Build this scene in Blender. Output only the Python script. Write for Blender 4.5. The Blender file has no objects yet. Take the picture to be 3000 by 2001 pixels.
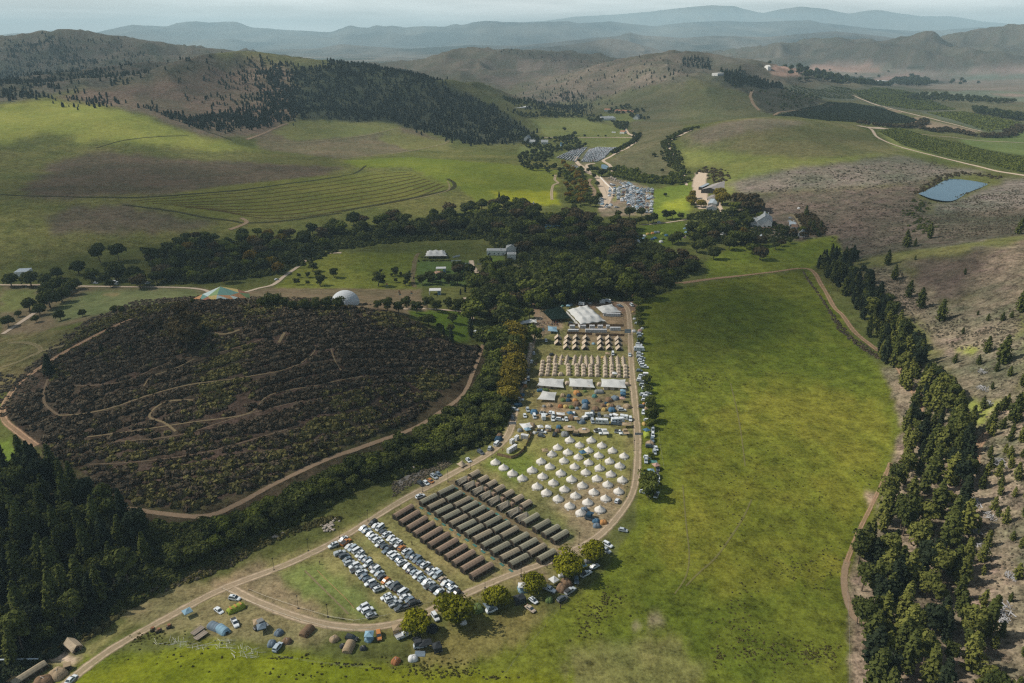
import bpy, math, random
import numpy as np
random.seed(7); np.random.seed(7)
RNG = np.random.RandomState(11)
scene = bpy.context.scene
COL = scene.collection
# ---------------------------------------------------------------- camera model
CAMH = 190.0
FOC = 2250.0                      # focal length for a 3000 px wide frame
PITCH = math.atan(885.0 / FOC)    # horizon a little below the top edge
SP, CP = math.sin(PITCH), math.cos(PITCH)
FR = {'W': (0, 0, .78367), 'A': (0, 0, 2.351), 'B': (1000, 0, 2.351), 'C': (2000, 0, 2.351), 'D': (0, 600, 2.351),
      'E': (1200, 500, 2.351), 'F': (2000, 600, 2.351), 'G': (0, 1267, 2.136), 'H': (900, 1267, 2.136),
      'I': (2000, 1267, 2.136), 'J': (1450, 850, 4.702), 'K': (1450, 1130, 4.702), 'L': (930, 1500, 4.702),
      'M': (1150, 1320, 4.1255), 'N': (1150, 1600, 3.3586), 'O': (400, 1720, 3.1347), 'P': (1550, 380, 4.238),
      'Q': (1100, 680, 4.702), 'R': (1980, 480, 4.702), 'S': (0, 1700, 5.209), 'Z': (0, 0, 1.0)}
def fr(k, x, y):
    a, b, s = FR[k]
    return a + x / s, b + y / s
def ray(u, v):
    xc, yc = (u - 1500) / FOC, (1000 - v) / FOC
    X, Y, Z = xc, CP + yc * SP, -SP + yc * CP
    return math.atan2(X, Y), Z / math.hypot(X, Y)      # azimuth, rise per metre of ground range
def project(x, y, z):
    zz = z - CAMH
    d = y * CP - zz * SP
    yc = (y * SP + zz * CP) / d
    return 1500 + FOC * x / d, 1000 - FOC * yc
# ---------------------------------------------------------------- noise
def _h(ix, iy, seed):
    n = (ix.astype(np.int64) * 374761393 + iy.astype(np.int64) * 668265263 + seed * 1442695041) & 0xffffffff
    n = ((n ^ (n >> 13)) * 1274126177) & 0xffffffff
    n = ((n ^ (n >> 16)) * 2246822519) & 0xffffffff
    return ((n ^ (n >> 15)) & 0xffffff) / float(0xffffff)
def vnoise(x, y, seed=0):
    x = np.asarray(x, float); y = np.asarray(y, float)
    ix, iy = np.floor(x), np.floor(y)
    fx, fy = x - ix, y - iy
    fx = fx * fx * (3 - 2 * fx); fy = fy * fy * (3 - 2 * fy)
    a, b = _h(ix, iy, seed), _h(ix + 1, iy, seed)
    c, d = _h(ix, iy + 1, seed), _h(ix + 1, iy + 1, seed)
    return (a * (1 - fx) + b * fx) * (1 - fy) + (c * (1 - fx) + d * fx) * fy
def fbm(x, y, seed=0, o=4):
    s, a, t = 0, .5, 0
    for k in range(o):
        s = s + a * vnoise(x * 2 ** k, y * 2 ** k, seed + k); t += a; a *= .5
    return s / t
# ---------------------------------------------------------------- terrain height from surveyed spot heights
# (u, v, kind, value): where a spot shows in the survey photo, with its height 'z' or its ground range 'r'
SPOT = """1400 1400 z 0;1600 1200 z 0;1900 1000 z 0;1600 900 z 0;1850 900 z 0;1000 1700 z 0;700 1800 z 0;1300 1900 z 0;1900 1700 z 0
2400 1900 z 0;2400 1300 z 1;2300 900 z 2;2100 850 z 1;300 1950 z 0;100 2300 z 0;1500 2400 z 0;2400 2500 z 0;1200 1420 z -2;700 1640 z -3;1490 1120 z -2
2100 1100 z 0;2100 1500 z 0;1700 1400 z 0;1750 1050 z 0
350 925 z 20;600 888 z 25;900 888 z 25;1150 925 z 20;1300 965 z 9;700 1100 z 19;400 1100 z 17;1000 1100 z 17;700 1300 z 9;1000 1230 z 9;600 1500 z 3
360 1480 z 4;1000 1330 z 3;1200 1230 z 2;1380 1050 z 1;20 1150 z 6;130 1320 z 4;0 1000 z 3;150 1650 z -2;350 1700 z -3;-300 1500 z 2
200 850 z 1;800 855 z 2;1250 870 z 1;100 800 z 1;600 740 z 2;1100 720 z 1;1500 740 z 0;1800 650 z 0;1950 760 z 0;-300 900 z 5
0 770 z 5;300 720 z 6;800 650 z 5;1300 585 z 0;1550 500 z 0;1620 460 z 0;450 600 z 17;100 600 z 22;850 560 z 14;1300 480 z 8;1100 520 z 10
130 290 r 1700;-100 300 r 1650;-400 320 r 1600;400 340 r 1500;600 410 r 1400;780 440 r 1380;150 450 r 1230;500 480 r 1180;1000 370 r 1650;1300 420 r 1600;900 440 r 1400
1560 400 z 0;1080 190 r 2250;860 190 r 2250;750 175 r 2150;1200 215 r 2150;1300 245 r 2080;1450 315 r 1950;1545 380 r 1780;700 360 r 1600;900 330 r 1750;1150 355 r 1750
1000 280 r 1980;1200 300 r 1950;638 183 r 2060;510 208 r 1950;361 245 r 1850;220 262 r 1800;500 300 r 1700;650 290 r 1800
0 115 r 3500;170 100 r 3500;234 100 r 3500;361 123 r 3500;468 138 r 3400;638 164 r 3300;760 172 r 3300;-300 120 r 3500;0 250 r 2750;300 225 r 2800;500 190 r 2900;100 180 r 3050
1191 198 r 4000;1300 165 r 4100;1434 147 r 4200;1553 155 r 4200;1680 162 r 4200;1808 180 r 4000;1464 281 z 0;1500 220 r 3400;1350 230 r 3300;1650 225 r 3400
1872 166 r 3200;2000 170 r 3000;2043 170 r 3000;2170 204 r 2850;2298 255 r 2600;2425 289 r 2400;1595 298 z 3;1808 238 r 2700;1978 242 r 2450;1936 340 z 5;1750 300 z 3;2100 290 r 2150
2000 391 r 1400;2128 353 r 1500;2255 342 r 1520;2383 353 r 1540;2489 362 r 1500;2425 306 r 2100;2250 320 r 2000;2600 345 r 1800;1850 420 z 4;1920 480 z 3;1850 330 z 2
2070 560 z 5;2100 650 z 0;2250 500 z 24;2400 450 z 36;2500 560 z 20;2400 680 z 6;2600 690 z 15;2790 555 z 25;2900 600 z 27;2690 560 z 24.5;2880 535 z 25.5
2700 800 z 18;2900 800 z 32;2980 1000 z 32;2720 1000 z 8;2850 1200 z 14;2980 1300 z 22;2620 1300 z 1;2850 1600 z 5;3000 1600 z 12;2720 1900 z 2;3000 1950 z 7
2750 745 z 27;2900 690 z 35;3300 900 z 60;3400 1300 z 45;3400 1900 z 25;3300 600 z 40;2420 760 z 3;2550 900 z 4
2750 455 z 30;3000 515 z 33;2600 420 z 32;2700 400 z 26;3000 450 z 22;2900 400 z 9;2600 310 z 14;2900 330 z 4;2800 260 z 0;2400 245 z 3;3000 250 z 0;2500 215 z 0;2800 215 z 0;3400 300 z 0;3400 240 z 0
2723 100 r 6000;2640 106 r 6100;2560 122 r 6000;2480 150 r 5800;2425 180 r 5500;2800 125 r 6000;2850 160 r 5600;2920 130 r 6000;3000 90 r 6500;3200 80 r 6500;3000 180 r 5000;2700 180 r 5100;2600 185 r 5200
2200 200 r 5200;2050 195 r 5200;1900 200 r 5000;1000 180 r 5200;700 185 r 5500;300 185 r 5500;0 185 r 5500""" 
FAR = [(-0.8, 9000), (-0.5, 9000), (-.2, 9000), (0.1, 9000), (.4, 9000), (.8, 9000), (-0.8, 60000), (-0.3, 60000), (.3, 60000), (.8, 60000), (-.6, 20000), (0, 20000), (.6, 20000),
       (-.8, 60), (0, 60), (.8, 60), (-.3, 60), (.3, 60)]
pts = []
for line in SPOT.replace('\n', ';').split(';'):
    if not line.strip(): continue
    u, v, k, val = line.split(); u, v, val = float(u), float(v), float(val)
    th, sl = ray(u, v)
    if k == 'z': r = (CAMH - val) / -sl; z = val
    else:
        r = val / math.cos(th); z = CAMH + sl * r
    pts.append((th, math.log(r), z))
for th, r in FAR: pts.append((th, math.log(r), 0 if r < 100 else -5))
pts = np.array(pts)
def tps_k(d2):
    return np.where(d2 > 1e-12, .5 * d2 * np.log(np.maximum(d2, 1e-12)), 0)
n = len(pts)
d2 = ((pts[:, None, :2] - pts[None, :, :2]) ** 2).sum(-1)
Kmat = tps_k(d2) + np.eye(n) * 2e-5
Pm = np.c_[np.ones(n), pts[:, :2]]
Amat = np.zeros((n + 3, n + 3)); Amat[:n, :n] = Kmat; Amat[:n, n:] = Pm; Amat[n:, :n] = Pm.T
wts = np.linalg.solve(Amat, np.r_[pts[:, 2], 0, 0, 0])
TH0, TH1, NT = -0.83, 0.83, 1060
ths = np.linspace(TH0, TH1, NT)
lr = [math.log(95.0)]
while lr[-1] < math.log(70000):
    r = math.exp(lr[-1])
    lr.append(lr[-1] + (.0055 if r < 3200 else .0125))
lrs = np.array(lr); NR = len(lrs)
TH, LR = np.meshgrid(ths, lrs)           # rows = range
# coarse evaluation, then bilinear to the full grid
cth = np.linspace(TH0, TH1, 265); clr = np.linspace(lrs[0], lrs[-1], 420)
CT, CL = np.meshgrid(cth, clr)
q = np.c_[CT.ravel(), CL.ravel()]
zc = wts[n] + wts[n + 1] * q[:, 0] + wts[n + 2] * q[:, 1]
for i in range(n):
    zc += wts[i] * tps_k(((q - pts[i, :2]) ** 2).sum(1))
zc = zc.reshape(CT.shape)
def bil(grid, g0, g1, h0, h1, t, l):
    a = np.clip((np.asarray(l) - h0) / (h1 - h0), 0, 1) * (grid.shape[0] - 1)
    b = np.clip((np.asarray(t) - g0) / (g1 - g0), 0, 1) * (grid.shape[1] - 1)
    i = np.minimum(a.astype(int), grid.shape[0] - 2); j = np.minimum(b.astype(int), grid.shape[1] - 2)
    fa, fb = a - i, b - j
    return (grid[i, j] * (1 - fb) + grid[i, j + 1] * fb) * (1 - fa) + (grid[i + 1, j] * (1 - fb) + grid[i + 1, j + 1] * fb) * fa
Zg = bil(zc, TH0, TH1, clr[0], clr[-1], TH, LR)
Rg = np.exp(LR); Xg = Rg * np.sin(TH); Yg = Rg * np.cos(TH)
far = np.clip((Rg - 8500) / 1500, 0, 1)
Zg = Zg * (1 - far) + (-5) * far
rough = np.clip((Rg - 1700) / 600, 0, 1) * np.clip((Zg - 18) / 60, 0, 1) * (1 - far)
rid = 1 - np.abs(2 * fbm(Xg / 330 + 7, Yg / 330, 5, 4) - 1) * 2
Zg = Zg + rough * (rid - .55) * 46 + rough * (fbm(Xg / 90, Yg / 90, 9, 3) - .5) * 9
r9 = np.clip((Rg - 4000) / 1200, 0, 1) * (1 - far) * np.clip((Zg - 5) / 80, 0, 1); rid9 = 1 - np.abs(2 * fbm(Xg / 1100 + 3, Yg / 1500, 15, 4) - 1) * 2
Zg = Zg + r9 * (rid9 - .6) * 110
near_r = np.clip((Rg - 200) / 400, 0, 1)
Zg = Zg + (fbm(Xg / 60, Yg / 60, 21, 4) - .5) * .5 + near_r * np.clip(np.abs(Zg) / 10, 0, 1) * (fbm(Xg / 45, Yg / 45, 33, 3) - .5) * 1.6
def _li(l):
    l = np.asarray(l, float)
    return np.interp(l, lrs, np.arange(NR))
def zat(x, y):
    t = np.arctan2(x, y); a = _li(np.log(np.hypot(x, y)))
    b = np.clip((t - TH0) / (TH1 - TH0), 0, 1) * (NT - 1)
    i = np.minimum(a.astype(int), NR - 2); j = np.minimum(b.astype(int), NT - 2)
    fa, fb = a - i, b - j
    return (Zg[i, j] * (1 - fb) + Zg[i, j + 1] * fb) * (1 - fa) + (Zg[i + 1, j] * (1 - fb) + Zg[i + 1, j + 1] * fb) * fa
_R1 = np.exp(lrs)
def hit(u, v, h=0.0):
    th, sl = ray(u, v)
    b = min(max((th - TH0) / (TH1 - TH0), 0), 1) * (NT - 1); j = min(int(b), NT - 2); fb = b - j
    prof = Zg[:, j] * (1 - fb) + Zg[:, j + 1] * fb + h
    dz = CAMH + sl * _R1 - prof
    k = np.argmax(dz < 0)
    if dz[k] >= 0: k = NR - 1
    k = max(k, 1)
    f = dz[k - 1] / (dz[k - 1] - dz[k]) if dz[k] < 0 else 1
    r = _R1[k - 1] + (_R1[k] - _R1[k - 1]) * f
    return r * math.sin(th), r * math.cos(th)
def P(k, x, y, h=0.0):
    """world point on the terrain for a survey reading (h = height of the thing sighted)"""
    X, Y = hit(*fr(k, x, y), h)
    return X, Y, float(zat(X, Y))
def heading(k, x, y, dx, dy):
    a = P(k, x - dx / 2, y - dy / 2); b = P(k, x + dx / 2, y + dy / 2)
    return math.atan2(b[1] - a[1], b[0] - a[0])
# ---------------------------------------------------------------- materials
MATS = {}
def newmat(name):
    m = bpy.data.materials.new(name); m.use_nodes = True
    nt = m.node_tree; nt.nodes.clear()
    out = nt.nodes.new('ShaderNodeOutputMaterial')
    return m, nt, out
def N(nt, t, **kw):
    nd = nt.nodes.new(t)
    for k, v in kw.items():
        if k.startswith('i_'): nd.inputs[k[2:].replace('_', ' ')].default_value = v
        else: setattr(nd, k, v)
    return nd
def mat(name, col, rough=.8, var=.15, scale=1.0, metal=0.0, spec=.3, bump=0.0, dirt=None):
    """plain surface with a slow brightness variation in object space"""
    if name in MATS: return MATS[name]
    m, nt, out = newmat(name)
    b = N(nt, 'ShaderNodeBsdfPrincipled'); b.inputs['Roughness'].default_value = rough
    b.inputs['Metallic'].default_value = metal; b.inputs['Specular IOR Level'].default_value = spec
    tc = N(nt, 'ShaderNodeNewGeometry')
    no = N(nt, 'ShaderNodeTexNoise'); no.inputs['Scale'].default_value = scale; no.inputs['Detail'].default_value = 4
    nt.links.new(tc.outputs['Position'], no.inputs['Vector'])
    mr = N(nt, 'ShaderNodeMapRange'); mr.inputs[3].default_value = 1 - var * 2; mr.inputs[4].default_value = 1 + var * 2
    nt.links.new(no.outputs['Fac'], mr.inputs[0])
    oi = N(nt, 'ShaderNodeObjectInfo')
    mr2 = N(nt, 'ShaderNodeMapRange'); mr2.inputs[3].default_value = 1 - var; mr2.inputs[4].default_value = 1 + var * .6
    nt.links.new(oi.outputs['Random'], mr2.inputs[0])
    mu = N(nt, 'ShaderNodeMath', operation='MULTIPLY')
    nt.links.new(mr.outputs[0], mu.inputs[0]); nt.links.new(mr2.outputs[0], mu.inputs[1])
    vm = N(nt, 'ShaderNodeVectorMath', operation='SCALE'); vm.inputs[0].default_value = col[:3]
    nt.links.new(mu.outputs[0], vm.inputs['Scale'])
    nt.links.new(vm.outputs[0], b.inputs['Base Color'])
    nt.links.new(b.outputs[0], out.inputs['Surface'])
    MATS[name] = m
    return m
def fabric(name, col, var=.12, trans=.25):
    if name in MATS: return MATS[name]
    m, nt, out = newmat(name)
    d = N(nt, 'ShaderNodeBsdfDiffuse'); t = N(nt, 'ShaderNodeBsdfTranslucent'); mx = N(nt, 'ShaderNodeMixShader'); mx.inputs[0].default_value = trans
    g = N(nt, 'ShaderNodeNewGeometry'); no = N(nt, 'ShaderNodeTexNoise'); no.inputs['Scale'].default_value = .9; no.inputs['Detail'].default_value = 5
    nt.links.new(g.outputs['Position'], no.inputs['Vector'])
    mr = N(nt, 'ShaderNodeMapRange'); mr.inputs[3].default_value = 1 - var * 2; mr.inputs[4].default_value = 1 + var * 1.6
    nt.links.new(no.outputs['Fac'], mr.inputs[0])
    oi = N(nt, 'ShaderNodeObjectInfo'); mr2 = N(nt, 'ShaderNodeMapRange'); mr2.inputs[3].default_value = 1 - var; mr2.inputs[4].default_value = 1 + var * .5
    nt.links.new(oi.outputs['Random'], mr2.inputs[0])
    mu = N(nt, 'ShaderNodeMath', operation='MULTIPLY'); nt.links.new(mr.outputs[0], mu.inputs[0]); nt.links.new(mr2.outputs[0], mu.inputs[1])
    vm = N(nt, 'ShaderNodeVectorMath', operation='SCALE'); vm.inputs[0].default_value = col[:3]; nt.links.new(mu.outputs[0], vm.inputs['Scale'])
    nt.links.new(vm.outputs[0], d.inputs['Color']); nt.links.new(vm.outputs[0], t.inputs['Color'])
    nt.links.new(d.outputs[0], mx.inputs[1]); nt.links.new(t.outputs[0], mx.inputs[2]); nt.links.new(mx.outputs[0], out.inputs['Surface'])
    MATS[name] = m
    return m
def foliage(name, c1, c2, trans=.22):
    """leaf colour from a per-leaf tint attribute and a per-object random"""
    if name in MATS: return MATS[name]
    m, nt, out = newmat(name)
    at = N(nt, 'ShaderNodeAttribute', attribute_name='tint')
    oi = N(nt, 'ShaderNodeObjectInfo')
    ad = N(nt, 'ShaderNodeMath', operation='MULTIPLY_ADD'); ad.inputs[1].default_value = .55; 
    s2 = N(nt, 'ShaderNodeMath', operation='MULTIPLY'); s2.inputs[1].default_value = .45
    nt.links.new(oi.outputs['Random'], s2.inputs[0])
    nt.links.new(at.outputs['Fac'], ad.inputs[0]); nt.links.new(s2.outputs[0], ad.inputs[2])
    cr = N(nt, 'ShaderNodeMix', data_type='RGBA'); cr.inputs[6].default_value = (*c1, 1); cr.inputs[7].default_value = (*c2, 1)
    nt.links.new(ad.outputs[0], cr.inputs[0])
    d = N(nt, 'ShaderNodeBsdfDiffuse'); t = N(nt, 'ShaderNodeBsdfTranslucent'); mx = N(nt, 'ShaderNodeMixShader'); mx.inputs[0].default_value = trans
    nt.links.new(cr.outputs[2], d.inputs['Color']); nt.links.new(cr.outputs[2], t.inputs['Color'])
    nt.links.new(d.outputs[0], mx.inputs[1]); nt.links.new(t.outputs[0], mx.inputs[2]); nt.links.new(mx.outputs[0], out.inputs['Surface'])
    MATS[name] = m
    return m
# ---------------------------------------------------------------- mesh helpers
class MB:
    def __init__(s): s.v = []; s.f = []
    def add(s, vs, fs):
        o = len(s.v); s.v += [tuple(p) for p in vs]; s.f += [tuple(i + o for i in f) for f in fs]; return s
    def box(s, x0, x1, y0, y1, z0, z1, tx=0, ty=0):
        s.add([(x0, y0, z0), (x1, y0, z0), (x1, y1, z0), (x0, y1, z0), (x0 + tx, y0 + ty, z1), (x1 - tx, y0 + ty, z1), (x1 - tx, y1 - ty, z1), (x0 + tx, y1 - ty, z1)],
              [(3, 2, 1, 0), (4, 5, 6, 7), (0, 1, 5, 4), (1, 2, 6, 5), (2, 3, 7, 6), (3, 0, 4, 7)]); return s
    def bar(s, a, b, r=.05, n=4):
        a = np.array(a, float); b = np.array(b, float); d = b - a; L = np.linalg.norm(d)
        if L < 1e-6: return s
        d /= L; u = np.cross(d, (0, 0, 1) if abs(d[2]) < .9 else (1, 0, 0)); u /= np.linalg.norm(u); w = np.cross(d, u)
        vs = [tuple(c + r * (math.cos(6.2832 * k / n) * u + math.sin(6.2832 * k / n) * w)) for c in (a, b) for k in range(n)]
        s.add(vs, [(k, (k + 1) % n, n + (k + 1) % n, n + k) for k in range(n)] + [tuple(range(n))[::-1], tuple(range(n, 2 * n))]); return s
    def lathe(s, prof, n=16, cx=0, cy=0, cap=True, squash=1.0, wob=0):
        vs = []
        for i, (r, z) in enumerate(prof):
            for k in range(n):
                a = 6.28318 * k / n; rr = r * (1 + wob * (k % 2) * (1 if 0 < i < len(prof) - 1 else .4))
                vs.append((cx + rr * math.cos(a), cy + rr * math.sin(a) * squash, z))
        fs = [(i * n + k, i * n + (k + 1) % n, (i + 1) * n + (k + 1) % n, (i + 1) * n + k) for i in range(len(prof) - 1) for k in range(n)]
        if cap: fs.append(tuple(range((len(prof) - 1) * n, len(prof) * n)))
        s.add(vs, fs); return s
    def mesh(s, name, smooth=False):
        me = bpy.data.meshes.new(name); me.from_pydata(s.v, [], s.f); me.update()
        if smooth: me.polygons.foreach_set('use_smooth', [True] * len(me.polygons))
        return me
def np_mesh(name, V, F, tint=None, smooth=False):
    """V (n,3), F (m,k) arrays -> mesh"""
    me = bpy.data.meshes.new(name)
    V = np.asarray(V, np.float32); F = np.asarray(F, np.int32); m, k = F.shape
    me.vertices.add(len(V)); me.vertices.foreach_set('co', V.ravel())
    me.loops.add(m * k); me.loops.foreach_set('vertex_index', F.ravel())
    me.polygons.add(m); me.polygons.foreach_set('loop_start', np.arange(0, m * k, k, dtype=np.int32))
    if smooth: me.polygons.foreach_set('use_smooth', np.ones(m, bool))
    me.update(calc_edges=True)
    if tint is not None:
        a = me.attributes.new('tint', 'FLOAT', 'FACE'); a.data.foreach_set('value', np.asarray(tint, np.float32))
    return me
def link(name, data, loc=(0, 0, 0), rz=0, sc=1, parent=None, m=None):
    o = bpy.data.objects.new(name, data); COL.objects.link(o)
    o.location = loc; o.rotation_euler = (0, 0, rz); o.scale = (sc, sc, sc) if not isinstance(sc, tuple) else sc
    if parent is not None: o.parent = parent
    if m is not None and data is not None:
        if len(data.materials) == 0: data.materials.append(m)
        elif data.materials[0] is not m:
            o.material_slots[0].link = 'OBJECT'; o.material_slots[0].material = m
    return o
def tag(o, label=None, cat=None, group=None, kind=None):
    if label: o['label'] = label
    if cat: o['category'] = cat
    if group: o['group'] = group
    if kind: o['kind'] = kind
    return o
ONES = 'zeroth first second third fourth fifth sixth seventh eighth ninth tenth eleventh twelfth thirteenth fourteenth fifteenth sixteenth seventeenth eighteenth nineteenth'.split()
TENS = {2: 'twent', 3: 'thirt', 4: 'fort', 5: 'fift', 6: 'sixt', 7: 'sevent', 8: 'eight', 9: 'ninet'}
def ordw(n):
    if n < 20: return ONES[n]
    if n >= 100: return '%d%s' % (n, {1: 'st', 2: 'nd', 3: 'rd'}.get(n % 10 if n % 100 not in (11, 12, 13) else 0, 'th'))
    t, o = divmod(n, 10)
    return TENS[t] + ('ieth' if o == 0 else 'y-' + ONES[o])
PENDING = []
def later(o, base, cat, group, prefer=None):
    """label settled at the end from the nearest landmark"""
    PENDING.append((o, base, prefer)); tag(o, None, cat, group); return o
def thing(name, loc, rz, parts, sc=1):
    """parts: list of (part name, mesh, material[, (subname, mesh, material)...])"""
    e = bpy.data.objects.new(name, None); COL.objects.link(e)
    e.location = loc; e.rotation_euler = (0, 0, rz); e.scale = (sc,) * 3 if not isinstance(sc, tuple) else sc
    e.empty_display_size = .5
    for p in parts:
        c = link(p[0], p[1], m=p[2], parent=e)
        for q_ in p[3:]: link(q_[0], q_[1], m=q_[2], parent=c)
    return e
# ---------------------------------------------------------------- ground sheet: land cover zones
LC = {}
def zone_mask(poly_tl, soft=.010, seed=1):
    """poly in (azimuth, log range)"""
    poly = np.array(poly_tl)
    t0, l0 = poly.min(0) - .03; t1, l1 = poly.max(0) + .03
    j0, j1 = np.searchsorted(ths, [t0, t1]); i0, i1 = np.searchsorted(lrs, [l0, l1])
    if i1 <= i0 or j1 <= j0: return None
    T = TH[i0:i1, j0:j1]; L = LR[i0:i1, j0:j1]
    jx = (fbm(T * 90, L * 90, seed, 4) - .5) * soft * 2; jy = (fbm(T * 90 + 31, L * 90, seed + 9, 4) - .5) * soft * 2
    T = T + jx; L = L + jy
    ins = np.zeros(T.shape, bool); m = len(poly)
    for a in range(m):
        x0, y0 = poly[a]; x1, y1 = poly[(a + 1) % m]
        if y0 == y1: continue
        c = (y0 > L) != (y1 > L)
        ins ^= c & (T < (x1 - x0) * (L - y0) / (y1 - y0) + x0)
    return i0, i1, j0, j1, ins
def tl(u, v):
    X, Y = hit(u, v); return math.atan2(X, Y), math.log(math.hypot(X, Y))
def dens(poly, step=70):
    out = []
    for a in range(len(poly)):
        (x0, y0), (x1, y1) = poly[a], poly[(a + 1) % len(poly)]
        n_ = max(1, int(math.hypot(x1 - x0, y1 - y0) / step))
        out += [(x0 + (x1 - x0) * k / n_, y0 + (y1 - y0) * k / n_) for k in range(n_)]
    return out
Cg = np.zeros(TH.shape + (4,), np.float32)
# default colour by range: near grass to far farmland patchwork
nz = fbm(TH * 30, LR * 22, 3, 4)
base_n = np.array([.085, .095, .028]); base_f = np.array([.13, .115, .085])
w = np.clip((Rg - 1500) / 2500, 0, 1)[..., None]
Cg[..., :3] = (base_n * (1 - w) + base_f * w) * (.8 + .4 * nz[..., None])
pn = fbm(Xg / 900, Yg / 500, 77, 3); w2 = np.clip((Rg - 4200) / 800, 0, 1)
Cg[..., :3] = np.where((w2 > .5)[..., None], np.where((pn > .56)[..., None], np.array([.17, .155, .125]), np.where((pn > .47)[..., None], np.array([.11, .10, .08]), np.array([.06, .068, .052]))), Cg[..., :3])
hz = np.clip((Zg - 25) / 40, 0, 1) * np.clip((Rg - 2300) / 300, 0, 1)
Cg[..., :3] = Cg[..., :3] * (1 - hz[..., None]) + np.array([.090, .084, .062]) * hz[..., None]
Cg[..., 3] = .5
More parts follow.
